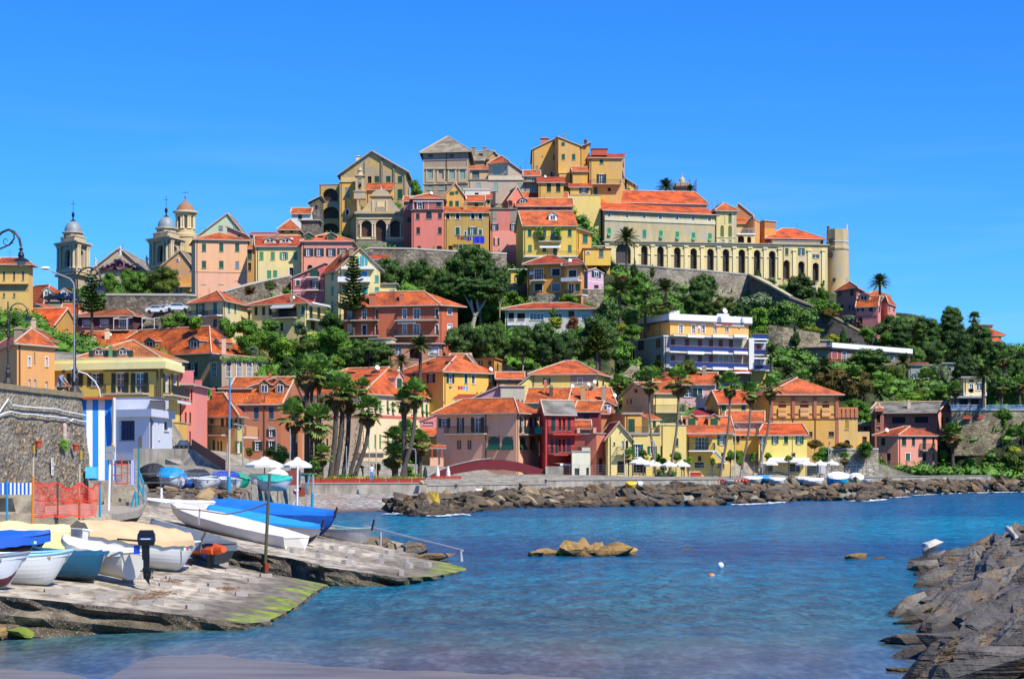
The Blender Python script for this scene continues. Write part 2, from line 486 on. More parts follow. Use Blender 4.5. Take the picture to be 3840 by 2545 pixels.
 if ground and l0+l1>9:
  k0=1 if len(cs)==3 and ei==1 else 0;A=p[k0];d=(p[k0+1]-A).normalized();n=Vc((d.y,-d.x));o_=A+d*.35+n*.07
  q=MB();q.tb([V3(o_,ze-.1),V3(o_,zb-1)],.055,5,pn('drain_pipe','#4a3a30'));q.bd('drain_pipe',root)
  if b.rp and kind in('hip','gf','gs')and int(p[0].x*7)%3:
   rr=b.rp[0];c_=sum(rr,Vc())/len(rr);q=MB();q.tb([c_,c_+Vc((0,0,1.9))],.022,4,IRON)
   for z in(1.3,1.75):
    q.tb([c_+Vc((-.4,0,z)),c_+Vc((.4,0,z))],.014,3,IRON)
   q.bd('antenna',b.roofobj)
 if ground:
  for q in p[:3]:GROUND.append((q.x,q.y,zb))
  FOOT.append(p)
 return b
def stp(b,face,x0,x1,y0,y1,col,proud=.06,name='moulding_or_tint'):
 A,B=b.p[face],b.p[(face+1)%4];d=(B-A);Ln=d.length;d/=Ln;n=Vc((d.y,-d.x))
 u0,z1=pix_on(A,B,gx(b.r,x0),gy(b.r,y0));u1,z0=pix_on(A,B,gx(b.r,x1),gy(b.r,y1))
 u0,u1=max(u0,-.1),min(u1,Ln+.1)
 q=MB();m=su(col)if isin(col,str)else col
 o=A+d*u0
 q.fb((o.x,o.y,z0),V3(d*(u1-u0),0),V3(n*proud,0),(0,0,z1-z0),m)
 return q.bd(name,b.root)
def window(b,face,code,h,col,flush):
 A,B=b.p[face],b.p[(face+1)%4];d=(B-A).normalized();n=Vc((d.y,-d.x))
 a,c,e,f=h;D3,N3=V3(d,0),V3(n,0);s=V3(A,0)
 arch='A' in code;k=code[0]
 rec=-.06 if flush else(.9 if 'L' in code else.2)
 W_,H_=c-a,f-e
 def q(u,z,out=0):return s+D3*u+N3*out+Vc((0,0,z))
 fr=MB();t=min(.07,W_*.12)
 fm=WT if k in 'wokbg' else pn('trim',(.55,.5,.42),.8)
 if k!='k' or 'W' in code:
  for(uu,zz,lu,lz)in((a,e,t,H_),(c-t,e,t,H_),(a,e,W_,t),(a,f-t,W_,t)):
   fr.fb(q(uu,zz,-rec),D3*lu,N3*.05,(0,0,lz),fm)
 sill=MB()
 if k in 'wocbk' and not flush:fr.fb(q(a-.08,e-.08,0),D3*(W_+.16),N3*.1,(0,0,.07),SO)
 if 'W' in code:
  for(uu,zz,lu,lz)in((a-.1,e,.1,H_),(c,e,.1,H_),(a-.1,f,W_+.2,.1)):
   fr.fb(q(uu,zz,0),D3*lu,N3*.035,(0,0,lz),WT)
 if not fr.v:fr.fb(q(a,e,-rec),D3*W_,N3*.03,(0,0,.05),fm)
 wo=fr.bd('door' if 'd' in code else 'window',b.root)
 if k in 'wo':
  g=MB();g.po([q(a,e,-rec+.005),q(c,e,-rec+.005),q(c,f,-rec+.005),q(a,f,-rec+.005)],glass())
  g.bd('pane',wo)
  mu=MB();nb=1 if W_<1.6 else 3
  for i in rg(1,nb+1):
   uu=a+W_*i/(nb+1);mu.fb(q(uu-.04,e,-rec),D3*.08,N3*.04,(0,0,H_),WT)
  if H_>1.2:
   for zz in(e+H_*.36,e+H_*.68):mu.fb(q(a,zz,-rec),D3*W_,N3*.035,(0,0,.05),WT)
  mu.bd('mullion',wo)
  if 'D' in code:
   cu=MB();cu.po([q(a,e,-rec-.02),q(a+W_*.3,e,-rec-.02),q(a+W_*.3,f,-rec-.02),q(a,f,-rec-.02)],WT);cu.bd('curtain',wo)
 elif k=='k':
  g=MB();g.po([q(a,e,-rec+.004),q(c,e,-rec+.004),q(c,f,-rec+.004),q(a,f,-rec+.004)],dark()if not col else pn('leaf_or_dark_'+str(col),col,.6));g.bd('pane',wo)  # dark sheet stands in for the shade inside open arches and doorways
 elif k=='b':
  g=MB();g.fb(q(a,e+H_*.25,-rec),D3*W_,N3*.06,(0,0,H_*.75),pn('roller_blind',(.55,.55,.54),.6));g.bd('blind',wo)
  g=MB();g.po([q(a,e,-rec+.004),q(c,e,-rec+.004),q(c,f,-rec+.004),q(a,f,-rec+.004)],glass());g.bd('pane',wo)
 sm=shutmat(col or GN)if k in 'co' else None
 if k=='c':
  for i in(0,1):
   g=MB();x0=a+.02+i*W_/2
   g.fb(q(x0,e,-min(rec,.12)),D3*(W_/2-.03),N3*.06,(0,0,H_),sm);g.bd('shutter',wo)
 if k=='o':
  lw=W_*.52
  for x0 in(a-lw-.01,c+.01):
   g=MB();g.fb(q(x0,e,.02),D3*lw,N3*.05,(0,0,H_),sm);g.bd('shutter',wo)
 if k=='a':
  g=MB();g.fb(q(a,e+H_*.35,-.05),D3*W_,N3*.05,(0,0,H_*.65),shutmat(col or GN));g.bd('shutter',wo)
  g=MB();o0=q(a,e+H_*.35,0);g.pr([o0,o0+D3*W_,o0+D3*W_+N3*.45-Vc((0,0,H_*.34)),o0+N3*.45-Vc((0,0,H_*.34))],N3*.03,shutmat(col or GN));g.bd('shutter',wo)
  g=MB();g.po([q(a,e,-rec+.004),q(c,e,-rec+.004),q(c,f,-rec+.004),q(a,f,-rec+.004)],dark());g.bd('pane',wo)  # dark sheet in place of the shaded room behind the half-open shutter
 return wo
def zH(name,label,r,*a,cat='house',ground=True,**k):
 cs=a[0];pc=crn(r,cs,k.get('dp_',9.0))
 ei=1 if len(cs)==3 else 0
 zb=P(0,gy(r,a[2]),pc[ei].y).z
 cen=sum(pc,Vc((0,0)))/4
 root=tg(name,label,cat,V3(cen,zb))
 b=blk(root,r,*a,ground=ground,**k)
 return b
def bal(b,face,x0,x1,y,out=1.0,rail='iron',h=1.0,slab=WT):
 A,B=b.p[face],b.p[(face+1)%4];d=(B-A).normalized();n=Vc((d.y,-d.x))
 u0,z0=pix_on(A,B,gx(b.r,x0),gy(b.r,y));u1,_=pix_on(A,B,gx(b.r,x1),gy(b.r,y))
 q=MB();o=A+d*u0
 q.fb((o.x,o.y,z0-.18),V3(d*(u1-u0),0),V3(n*out,0),(0,0,.18),slab)
 bo=q.bd('balcony',b.root)
 g=MB();W_=u1-u0;D3,N3=V3(d,0),V3(n,0);O=V3(o,z0)
 m=IRON if rail in('iron',)else(pn('blue_glass_rail',(.02,.035,.14),.3)if rail=='blue' else WT)
 g.fb(O+N3*(out-.05)+Vc((0,0,h-.05)),D3*W_,N3*.05,(0,0,.05),m if rail!='blue' else pn('rail_cap',(.45,.16,.08),.6))
 for uu in(0,W_-.05):g.fb(O+D3*uu+Vc((0,0,h-.05)),D3*.05,N3*out,(0,0,.05),m)
 if rail in('iron','white'):
  st=.14 if rail=='iron' else.3
  for i in rg(int(W_/st)+1):g.fb(O+D3*(i*st)+N3*(out-.04),D3*.03,N3*.03,(0,0,h),m)
  for i in rg(int(out/st)+1):
   for uu in(0,W_-.03):g.fb(O+D3*uu+N3*(i*st),D3*.03,N3*.03,(0,0,h),m)
 elif rail=='blue':
  g.fb(O+N3*(out-.04)+Vc((0,0,.1)),D3*W_,N3*.02,(0,0,h-.2),m)
 else:
  g.fb(O+N3*(out-.1),D3*W_,N3*.1,(0,0,h),m if rail=='solid' else su(rail))
 g.bd('railing',bo)
 return bo
def chm(b,x,y,w=.7,h=1.3,col='#8a7a66',pot=True):
 p=hit_roof(b,gx(b.r,x),gy(b.r,y))
 if p is None:return
 q=MB();m=su(col);q.box(p+Vc((0,0,h/2-.3)),(w,w*.8,h+.6),m)
 q.box(p+Vc((0,0,h+.12)),(w*1.25,w*1.05,.1),MORTAR)
 for s in(-1,1):q.box(p+Vc((s*w*.35,0,h+.04)),(.12,w*.7,.1),m)
 q.box(p+Vc((0,0,h+.25)),(w*.7,w*.5,.18),m)
 q.bd('chimney',b.roofobj)
def dor(b,x,y,w=1.6,h=1.1,col=None,wall='#c98f5c',rm='o',code='w'):
 p=hit_roof(b,gx(b.r,x),gy(b.r,y))
 if p is None:return
 A,B=b.p[b.df if hasattr(b,'df')else 0],b.p[(b.df if hasattr(b,'df')else 0)+1]
 d=(B-A).normalized();n=Vc((d.y,-d.x));D3,N3=V3(d,0),V3(n,0);Z=Vc((0,0,1))
 q=MB();m=su(wall)
 o=p-D3*w/2-Z*.3
 q.fb(o,D3*w,-N3*3.2,Z*(h+.3),m)
 ap=h*.45
 t=p+Z*h
 q.po([t-D3*w/2,t+D3*w/2,t+Z*ap],m)
 dd=q.bd('dormer',b.roofobj)
 q=MB();ov=.22
 for s in(-1,1):
  a0=t+D3*s*(w/2+ov)-Z*(ov*ap/(w/2))+N3*ov;a1=t+Z*(ap+.06)+N3*ov
  pts=[a0,a1,a1-N3*3.3,a0-N3*3.3]
  if s>0:pts=[a0,a0-N3*3.3,a1-N3*3.3,a1]
  e=(pts[1]-pts[0]).normalized();q.pr(pts,(0,0,-.1),TILE[rm],SO,SO,[((r_-pts[0]).dot(N3),(r_-pts[0]).dot(Z)*2)for r_ in pts])
 q.bd('dormer_roof',dd)
 q=MB();oo=p-D3*w*.3+Z*.12+N3*.01
 if code=='c':
  q.fb(oo,D3*w*.6,N3*.05,Z*h*.8,shutmat(col or GN))
 else:
  q.fb(oo,D3*w*.6,N3*.04,Z*h*.8,WT)
  for i in(0,1):q.fb(oo+D3*(w*(.04+.28*i))+Z*.08+N3*.04,D3*w*.23,N3*.01,Z*(h*.8-.16),glass()if code=='w' else dark())
 q.bd('window',dd)
def skl(b,x,y,w=.9,l=1.1):
 p=hit_roof(b,gx(b.r,x),gy(b.r,y))
 if p is None:return
 q=MB();q.box(p+Vc((0,0,.06)),(w,l,.16),glass());q.box(p+Vc((0,0,.02)),(w+.16,l+.16,.14),IRON);q.bd('skylight',b.roofobj)
def dish(b,x,y,r=.3,on=None):
 if r>.4:r*=.6
 p=hit_roof(b,gx(b.r,x),gy(b.r,y))if on is None else P(gx(b.r,x),gy(b.r,y),on)
 if p is None:return
 q=MB();c=p+Vc((0,0,.45 if on is None else 0));ax=Vc((.5,-.8,.35)).normalized();u=ax.orthogonal().normalized();v=ax.cross(u)
 if on is None:q.tb([p-Vc((0,0,.3)),c],.03,5,IRON)
 N=14;prev=None
 for k in rg(5):
  rr=r*k/4;dd=ax*(rr*rr*.35/r)
  ring=[c+dd+(u*cos(2*pi*j/N)+v*sin(2*pi*j/N))*rr for j in rg(N)]
  if prev and k>1:
   for j in rg(N):q.po([prev[j],prev[(j+1)%N],ring[(j+1)%N],ring[j]],WT)
  elif k==1:q.po(ring,WT)
  prev=ring
 q.tb([c-u*r*.9,c+ax*r*.9],.015,4,IRON)
 q.bd('satellite_dish',b.roofobj or b.root)
def antenna(b,x,y,h=2.2):
 p=hit_roof(b,gx(b.r,x),gy(b.r,y))
 if p is None:return
 q=MB();q.tb([p,p+Vc((0,0,h))],.025,5,IRON)
 for z in(h*.7,h*.95):
  q.tb([p+Vc((-.5,0,z)),p+Vc((.5,0,z))],.015,4,IRON)
  for k in rg(5):q.tb([p+Vc((-.45+k*.22,-.2,z)),p+Vc((-.45+k*.22,.2,z))],.01,4,IRON)
 q.bd('antenna',b.roofobj)
def awn(b,face,x0,x1,y0,y1,out,m,name='awning'):
 A,B=b.p[face],b.p[(face+1)%4];d=(B-A).normalized();n=Vc((d.y,-d.x))
 u0,zt=pix_on(A,B,gx(b.r,x0),gy(b.r,y0));u1,zb=pix_on(A,B,gx(b.r,x1),gy(b.r,y1))
 D3,N3=V3(d,0),V3(n,0);o=V3(A+d*u0,zt)
 q=MB();W_=u1-u0
 low=N3*out+Vc((0,0,zb-zt+out*.12))
 pts=[o+low,o+low+D3*W_,o+D3*W_,o]
 q.pr(pts,(0,0,-.06),m,None,None,[(0,0),(W_,0),(W_,out),(0,out)])
 q.fb(o+low-Vc((0,0,.3)),D3*W_,N3*.03,(0,0,.28),m if m in(WT,)else WT if name=='awning' else m)
 return q.bd(name,b.root)
b=zH('town_house','peach and pink block with nine green shuttered windows above the stone terrace wall','B',[(398,380),(447,370),(1105,372)],495,1215,'#d8a07c',('hip',412),[(1,'c',[557,777,978],[602],52,98),(1,'c',[557,777],[817,1020],56,92),(1,'c',[978],[822],48,92,'#6f8499'),(1,'c',[978],[982,1102],50,80)],rf='o',bd_=[(1,450,1100,918,1215,'#d99c84',.02),(1,450,1100,912,920,'#9c7a66',.08)])
b=zH('gabled_house','pale green gabled house rising behind the peach block','B',[(470,394),(1085,394)],462,700,'#b3c2a4',('gf',232,.63),[(0,'c',[775,960],[352],50,58,'#8b9490')],rf='s',dp_=14)
chm(b,1040,330,.8,1.6,'#c98f6c')
b=zH('small_house','small salmon roof house with one window between green gable and peach roof','B',[(850,386),(1068,386)],478,600,'#d9886c',('ss',335,425),[(0,'c',[1000],[452],38,32)],dp_=5,ground=False)
b=zH('alley_house','narrow ochre house deep in the alley beside the peach block','B',[(1104,386),(1200,386)],612,1085,'#b98a48',('sh',575),[(0,'c',[1135],[700],55,110),(0,'k',[1135],[845],40,100)],dp_=6)
b=zH('long_roofed_shed','low pinkish house with thin red roof line left of the orange tower house','B',[(1135,398),(1480,398)],432,620,'#b9a297',('sh',412),[],dp_=7,rf='k')
b=zH('town_house','cream yellow house with light green shutters and two eyebrow dormers','B',[(1196,380),(1215,368),(1790,368)],575,1060,'#dcc486',('gf',462),[(1,'c',[1285,1428,1716],[705],52,98,LTG),(1,'o',[1572],[705],50,92,LTG),(1,'c',[1383,1458],[945],54,105,LTG),(1,'kAW',[1664],[912],58,115)],rf='r',bd_=[(1,1215,1788,578,612,'#b9b4b0',.02)])
b.df=1
for x in(1395,1590):dor(b,x,545,2.3,.8,None,'#c5b59a','r','k')
chm(b,1487,495,.5,.9);dish(b,1668,525)
b=zH('town_house','long salmon pink house with dark shutters and two pointed dormers','B',[(1795,366),(2432,366)],520,910,'#dd8a72',('hip',424),[(0,'o',[1883,2017,2168,2310],[662],58,100,DKG),(0,'kA',[1900],[862],70,80)],rf='p',bd_=[(0,1800,2430,520,604,'#c98076',.02)])
for x in(1885,2170):dor(b,x,505,1.7,1.0,GN,'#7b5a48','p','c')
skl(b,2035,465)
b=zH('tower_house','small orange house under a steep orange roof above the pink row','B',[(1510,386),(1755,386)],376,620,'#dd9a3c',('hip',262),[(0,'k',[1550,1668],[400],45,24)],dp_=7,ground=False)
b=zH('white_cottage','small white cottage with red roof left of the yellow arcaded tower','B',[(1668,402),(1905,402)],162,400,'#c9c6c9',('gs',110),[(0,'d',[1775],[212],48,88),(0,'c',[1775],[205],46,80)],dp_=5,ground=False)
b=zH('ruined_house','crumbling grey stone house under the yellow arcaded tower','C',[(208,412),(330,412)],862,1270,ms('m_grey',['#6b6258','#85796a','#5a534b','#7b7066'],2.2),('ss',862,800),[(0,'k',[290],[940],30,60)],dp_=9,rf='s')
b=zH('retaining_wall_block','shaded grey wall with small plants below the ruined house','B',[(1790,392),(2012,392)],262,520,ms('m_grey',[]),('fl',),[],dp_=5,cat='wall')
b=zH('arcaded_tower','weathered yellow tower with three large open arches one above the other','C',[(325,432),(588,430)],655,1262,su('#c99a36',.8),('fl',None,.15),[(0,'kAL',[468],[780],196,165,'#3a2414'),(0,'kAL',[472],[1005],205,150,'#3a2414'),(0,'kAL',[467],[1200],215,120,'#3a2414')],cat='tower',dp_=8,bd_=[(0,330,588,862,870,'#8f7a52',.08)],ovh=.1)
b=zH('tower_house','weathered yellow house with grey shutters between the arcaded tower and the loggia church','C',[(588,426),(800,426)],622,1225,su('#cf9c34',.8),('fl',None,.2),[(0,'c',[685],[750],60,125,'#7c8b76'),(0,'kW',[683],[998],44,70)],dp_=10,ovh=.2)
blk(b.root,'C',[(605,428),(785,428)],545,622,su('#c9a04a',.6),('fl',None,.1),[],dp_=6,ovh=.05,sink=.5)
b=zH('gable_house','large beige gable house with four green shuttered windows behind the loggia church','C',[(598,447),(1430,443),(1482,458)],512,850,su('#c2a060',.6),('gf',298,.48),[(0,'c',[1058,1203,1352],[583],60,80),(0,'c',[1352],[770],66,120),(0,'k',[965],[590],50,90)],rf='s',ei=0,ovh=.8,bd_=[(0,895,903,360,640,'#5d4a35',.1),(0,1112,1138,320,640,'#8a7860',.25),(0,1268,1290,380,830,'#7d7468',.25),(0,1410,1430,520,820,'#a09078',.2)])
chm(b,825,400,1.0,1.8,'#cfc8b8')
b=zH('porch_house','small yellow house with bright red roof behind the church dome','C',[(925,432),(1232,430)],708,850,'#d79a2e',('sh',634),[],dp_=4,rf='o')
zc=P(0,gy('C',1470),415).z
CHU=tg('loggia_church','baroque stone church with three arched loggia openings and twin ramp stairs','church',V3(P(gx('C',1110),1000,420).xy,zc))
stone=su('#b39a78',.75)
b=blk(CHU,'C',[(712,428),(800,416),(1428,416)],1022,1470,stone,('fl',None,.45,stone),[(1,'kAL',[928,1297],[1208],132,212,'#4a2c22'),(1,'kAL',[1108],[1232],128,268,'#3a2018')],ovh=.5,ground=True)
stp(b,1,800,1428,1075,1088,'#c0ab8a',.12);stp(b,1,800,1050,1318,1345,'#cdb890',.2);stp(b,1,1170,1428,1318,1345,'#cdb890',.2);stp(b,1,800,1428,1370,1470,'#77736c',.12)
q=MB()
for x in(850,1002,1032,1186,1216,1362):
 A,B_=b.p[1],b.p[2];n=Vc(((B_-A).y,-(B_-A).x)).normalized();u,z0=pix_on(A,B_,gx('C',x),gy('C',1318));_,z1=pix_on(A,B_,gx('C',x),gy('C',1150))
 o=A+(B_-A).normalized()*u+n*.15;q.lt((o.x,o.y,z0),[(.25,0),(.25,.1),(.2,.15),(.17,z1-z0-.2),(.25,z1-z0-.1),(.25,z1-z0+.05)],12,pn('pale_stone','#cdbb98',.8))
q.bd('columns',CHU)
b2=blk(CHU,'C',[(985,420),(1232,420)],800,1022,stone,('fl',None,.3,stone),[],dp_=6,ovh=.35,sink=.2)
stp(b2,0,1040,1172,940,995,'#8f8676',.1);stp(b2,0,1000,1020,850,1000,'#c4ad86',.18);stp(b2,0,1175,1195,850,1000,'#c4ad86',.18);stp(b2,0,1062,1150,868,935,'#c8b48c',.14)
q=MB();c0=P(gx('C',1108),gy('C',798),420)
N=14;pts=[c0+Vc((2.1*-cos(pi*k/N),0,1.5*sin(pi*k/N)))for k in rg(N+1)]
q.pr(pts,(0,4,0),stone);q.bd('curved_pediment',CHU)
q=MB();q.lt(c0+Vc((0,1,1.3)),[(.6,0),(.55,.15),(.25,.4),(.18,.8),(.08,1.0),(.06,1.4),(0,1.5)],8,stone);q.bd('finial',CHU)
for sx,cx in((-1,985),(1,1232)):
 q=MB();c0=P(gx('C',cx),gy('C',1015),417);hh=3.0;ww=3.0 if sx>0 else 2.7
 pts=[c0]+[c0+Vc((sx*ww*k/10,0,.35+hh*(1-k/10)**1.5))for k in rg(11)]+[c0+Vc((sx*ww,0,0))]
 if sx<0:pts=pts[::-1]
 q.pr(pts[::-1]if sx>0 else pts[::-1],(0,1.2,0),stone);q.bd('volute',CHU)
for x in(830,1395):
 q=MB();c0=P(gx('C',x),gy('C',1015),417.5);q.box(c0+Vc((0,0,.6)),(.65,.65,1.2),stone);q.lt(c0+Vc((0,0,1.2)),[(.36,0),(.28,.3),(.16,1.1),(.05,2.0),(0,2.1)],4,stone,pi/4);q.bd('obelisk',CHU)
q=MB();c0=P(gx('C',845),gy('C',820),424)
q.box(c0+Vc((0,0,.5)),(2.6,2.0,1.6),stone);q.box(c0+Vc((0,0,1.35)),(2.9,2.3,.2),stone)
for s in(-1,1):
 for t in(-1,1):q.box(c0+Vc((s*.68,t*.6,2.9)),(.5,.5,3.0),stone)
q.box(c0+Vc((0,0,4.55)),(1.9,1.7,.5),stone);q.box(c0+Vc((0,0,4.85)),(2.4,2.1,.2),stone)
q.lt(c0+Vc((0,0,4.95)),[(.85,0),(.7,.25),(.5,.6),(.48,1.0),(.65,1.1),(.5,1.35),(.24,1.7),(.1,1.95),(.15,2.1),(.04,2.3),(.03,2.7),(0,2.7)],10,stone)
t_=q.bd('bell_turret',CHU)
q=MB();q.lt(c0+Vc((0,0,2.5)),[(.42,0),(.34,.12),(.26,.5),(.15,.7),(0,.75)],12,pn('bronze','#2c2a22',.5,.6));q.box(c0+Vc((0,0,3.35)),(1.3,.1,.1),IRON);q.bd('bell',t_)
for s in(-1,1):
 q=MB();c0=P(gx('C',1110),gy('C',1470),413);q.pr([c0,c0+Vc((s*2.9,0,0)),c0+Vc((s*1.1,0,1.5)),c0+Vc((0,0,1.7))][::s],(0,1.0,0),su('#8f8676',.6));q.bd('stair_ramp',CHU)
b=zH('palace','grey beige palace with pyramid roof and framed pale shutters on the hilltop','D',[(293,466),(866,464),(905,484)],300,872,'#a08a78',('pyr',108),[(0,'c',[382,660,793],[585],62,122,PALE),(0,'c',[382,525,655,790],[760],64,54,PALE),(0,'c',[386,655],[355],58,44,'#4b5f58'),(0,'k',[520],[590],54,118,'#b09a7c')],rf='s',cat='palace',ovh=.9,bd_=[(0,293,866,388,402,'#8d7788',.12),(0,293,866,690,704,'#b5a58c',.2)]+[(0,x-52,x-36,515,650,'#c2ad90',.12)for x in(382,520,660,793)]+[(0,x+36,x+52,515,650,'#c2ad90',.12)for x in(382,520,660,793)]+[(0,x-58,x+58,506,520,'#c2ad90',.3)for x in(382,520,660,793)]+[(0,x-52,x+52,655,690,'#b8a184',.3)for x in(382,520,660,793)]+[(0,586,592,305,860,'#3a2f28',.15),(0,293,306,400,860,'#bba78a',.1),(0,850,866,400,690,'#bba78a',.1)])
b=zH('roof_house','tan house with stone roof and tall chimneys behind the palace','D',[(862,486),(1150,480)],400,640,'#a88a68',('gs',300),[],rf='s',ground=False)
for x in(930,1070):chm(b,x,350,.9,2.0)
b=zH('small_house','ochre house with hipped roof and chimney behind the beige terrace house','D',[(1092,470),(1290,470)],400,640,'#b98f62',('gf',335),[],rf='w',ground=False);chm(b,1115,372,.7,1.6)
b=zH('terrace_house','beige house with glazed corner room above a long parapet terrace','D',[(865,440),(1565,440)],655,905,su('#b39a8c',.55),('fl',None,.1),[(0,'c',[998,1212,1510],[750],52,98,PALE)],ovh=.15,bd_=[(0,1120,1565,606,662,'#c5b29e',.25),(0,860,1120,648,660,'#8a8078',.2)],dp_=14)
b2=blk(b.root,'D',[(1124,444),(1370,441),(1545,456)],430,660,'#ad9c92',('hip',394),[(0,'c',[1232],[545],100,112,PALE),(0,'c',[1343],[530],22,88,PALE),(1,'k',[1520],[520],10,60)],rf='p',sink=.5)
b3=blk(b.root,'D',[(885,450),(1124,450)],520,655,'#b79c7c',('sh',488),[(0,'k',[960],[590],90,90,'#52615c')],rf='p',sink=.5,dp_=5)
b=zH('grey_house','narrow grey house with rusty red roof between palace terrace and yellow houses','D',[(1572,440),(1770,440)],600,835,'#8d877c',('gs',545),[(0,'w',[1690],[650],46,44),(0,'w',[1690],[790],90,60)],rf='p',bd_=[(0,1570,1760,680,690,'#9a948a',.9)])
antenna(b,1595,560,3.0);chm(b,1735,555,.6,1.2)
b=zH('town_house','yellow house with two tall dark green shutters below the hilltop gable','D',[(1757,433),(2072,433)],686,862,'#c99c34',('sh',625),[(0,'c',[1887,2005],[752],54,112,DKG)],rf='r',dp_=7)
dish(b,1840,640)
b=zH('summit_house','tall ochre gabled house with small green windows on the summit','E',[(326,457),(655,457)],860,862,'#c9963a',('ss',268,112),[(0,'c',[612],[372],46,72),(0,'c',[612],[203],46,42),(0,'oW',[610],[604],52,96,DKG),(0,'k',[453],[355],12,12)],dp_=22,rf='p',ovh=.35)
b2=blk(b.root,'E',[(632,463),(660,453),(925,454)],300,862,'#c9963a',('fl',),[],ovh=0,dp_=18)
bpy.data.objects.remove(b2 .roofobj);bpy.data.objects.remove(b2 .wallobj)
b2=blk(b.root,'E',[(655,452),(925,454)],862,863,'#c9963a',('ss',112,218),[(0,'c',[717],[366],44,72),(0,'c',[848],[368],44,74),(0,'c',[717],[202],42,42)],dp_=22,rf='p',ovh=.3)
chm(b2,725,150,.5,1.0);chm(b,480,205,1.8,1.2,'#c66a48')
b=zH('summit_annex','narrow ochre annex with rising roof right of the summit gable','E',[(925,456),(1050,456)],700,702,'#c9963a',('ss',238,188),[(0,'k',[1010],[430],12,52)],dp_=12,rf='p');chm(b,998,205,.7,.9,'#3d2a24')
b=zH('summit_house','ochre house with roof terrace box and balcony on the right of the summit','E',[(1050,451),(1450,451),(1496,470)],376,865,'#c99a40',('sh',328),[(0,'c',[1202],[428],46,54),(0,'oW',[1202],[645],58,118,DKG),(0,'c',[1127],[798],50,100),(0,'k',[1302],[780],42,42),(1,'c',[1474],[455],12,62),(1,'o',[1485],[650],20,90,DKG)],rf='r',ei=0,dp_=9)
bal(b,0,1060,1448,715,1.4,'iron',1.0,SO)
q=MB();p0=P(gx('E',1175),gy('E',345),456);q.box(p0+Vc((0,0,.5)),(3.7,3,1.5),su('#b04a34'));q.box(p0+Vc((0,0,1.3)),(4,3.3,.12),pn('rust_red','#7d2a1e'));q.bd('roof_box',b.roofobj)
b=zH('summit_extension','low ochre wing with small red roof in front of the summit gable','E',[(812,452),(838,447),(1025,447)],540,760,'#cd9c3c',('gf',500),[],rf='p')
b2=blk(b.root,'E',[(665,450),(806,450)],573,700,'#cd9c3c',('fl',None,.15,su('#dcc07a')),[],ovh=.15,dp_=5,sink=1)
b=zH('summit_porch','ochre porch with red roof and blue door below the summit gable','E',[(805,444),(1062,444)],742,862,'#cd9a34',('sh',706),[(0,'o',[980],[785],56,80,DKG)],rf='r',dp_=3)
b=zH('garden_wall','pale yellow garden wall above the long convent roof','E',[(712,440),(1190,440)],852,960,'#d9bd62',('fl',None,.15),[],dp_=4,ovh=.1,cat='wall')
b=zH('back_house','small yellow house with sloping roof at the right edge of the summit','E',[(1523,471),(1612,471)],860,862,'#c7a052',('ss',650,705),[(0,'k',[1545],[790],34,46)],dp_=8,rf='s')
b=zH('stone_stub','ruined stone chimney stub right of the summit houses','E',[(1612,475),(1666,475)],730,860,ms('m_grey',[]),('fl',None,.1),[],dp_=3,ovh=0,cat='ruin')
b=zH('pink_house','deep pink house with arched window and white pergola terrace','D',[(148,402),(557,402)],1040,1545,'#cf6a62',('fl',None,.12),[(0,'c',[225],[1120],46,76,DKG),(0,'cA',[366],[1105],74,90,DKG),(0,'c',[505],[1113],48,70,DKG),(0,'c',[230,505],[1300],46,84,DKG),(0,'c',[242],[1520],46,50,DKG),(0,'k',[497],[1525],60,60)],ovh=.15,dp_=12,bd_=[(0,148,557,1036,1046,'#8d8178',.3)])
b2=blk(b.root,'D',[(152,407),(552,407)],892,1040,'#a85a54',('hip',834),[(0,'wW',[250],[985],56,86),(0,'c',[490],[965],60,70,DKG),(0,'k',[195,292],[985],26,86)],sink=.3,dp_=8,rf='o',ovh=.6)
bal(b,0,160,545,1036,.3,'iron',1.1,SO);dish(b2,395,850,.6)
q=MB()
for x in(172,358,545):
 c0=P(gx('D',x),gy('D',1036),402.5);q.tb([c0,c0+Vc((0,0,1.75))],.05,5,WT)
a_,c_=P(gx('D',168),gy('D',930),402.3),P(gx('D',550),gy('D',930),402.3)
q.tb([a_,c_],.09,5,WT);q.bd('pergola',b.root)
b=zH('pink_annex','narrow shaded pink house left of the pergola terrace','D',[(48,410),(150,410)],918,1500,'#b8584e',('gs',874),[(0,'wW',[115],[1002],42,66),(0,'c',[115],[1165],46,70,DKG)],rf='o',dp_=7)
b=zH('mustard_house','mustard house with white framed windows and laundry line above the pines','D',[(566,403),(1126,403)],1066,1545,'#b08c38',('sh',1004),[(0,'kW',[605,730,922,1018],[1118],48,78,'#0c1a20'),(0,'cW',[730],[1307],56,98),(0,'cW',[830],[1333],26,44),(0,'oW',[920],[1305],54,92,GN),(0,'cW',[1018],[1318],42,64),(0,'k',[640],[1522],54,60),(0,'cW',[768],[1522],50,60)],rf='o',dp_=6)
chm(b,828,1030,.8,1.0,'#b9873a')
b=zH('mustard_gable','small yellow gable with four green shutters behind the mustard house','D',[(562,412),(812,412)],848,1010,'#c99a44',('gf',745,.56),[(0,'c',[645,723],[960],46,70),(0,'c',[660],[825],58,36),(0,'c',[722],[815],38,34)],rf='s',ovh=.35,dp_=10)
b=zH('yellow_back_house','low yellow house with one green shutter right of the mustard gable','D',[(812,413),(1062,413)],925,1010,'#c99444',('gs',862),[(0,'c',[968],[966],44,66)],rf='o');dish(b,830,905)
b=zH('pale_terrace_house','whitish terrace house with parapet behind the yellow gable','D',[(800,428),(1140,428)],790,900,'#c9c0c6',('fl',None,.1),[(0,'k',[972],[835],50,30),(0,'k',[1185],[900],10,20)],dp_=6,ovh=.05,bd_=[(0,800,1140,762,790,'#b3a9a8',.1)])
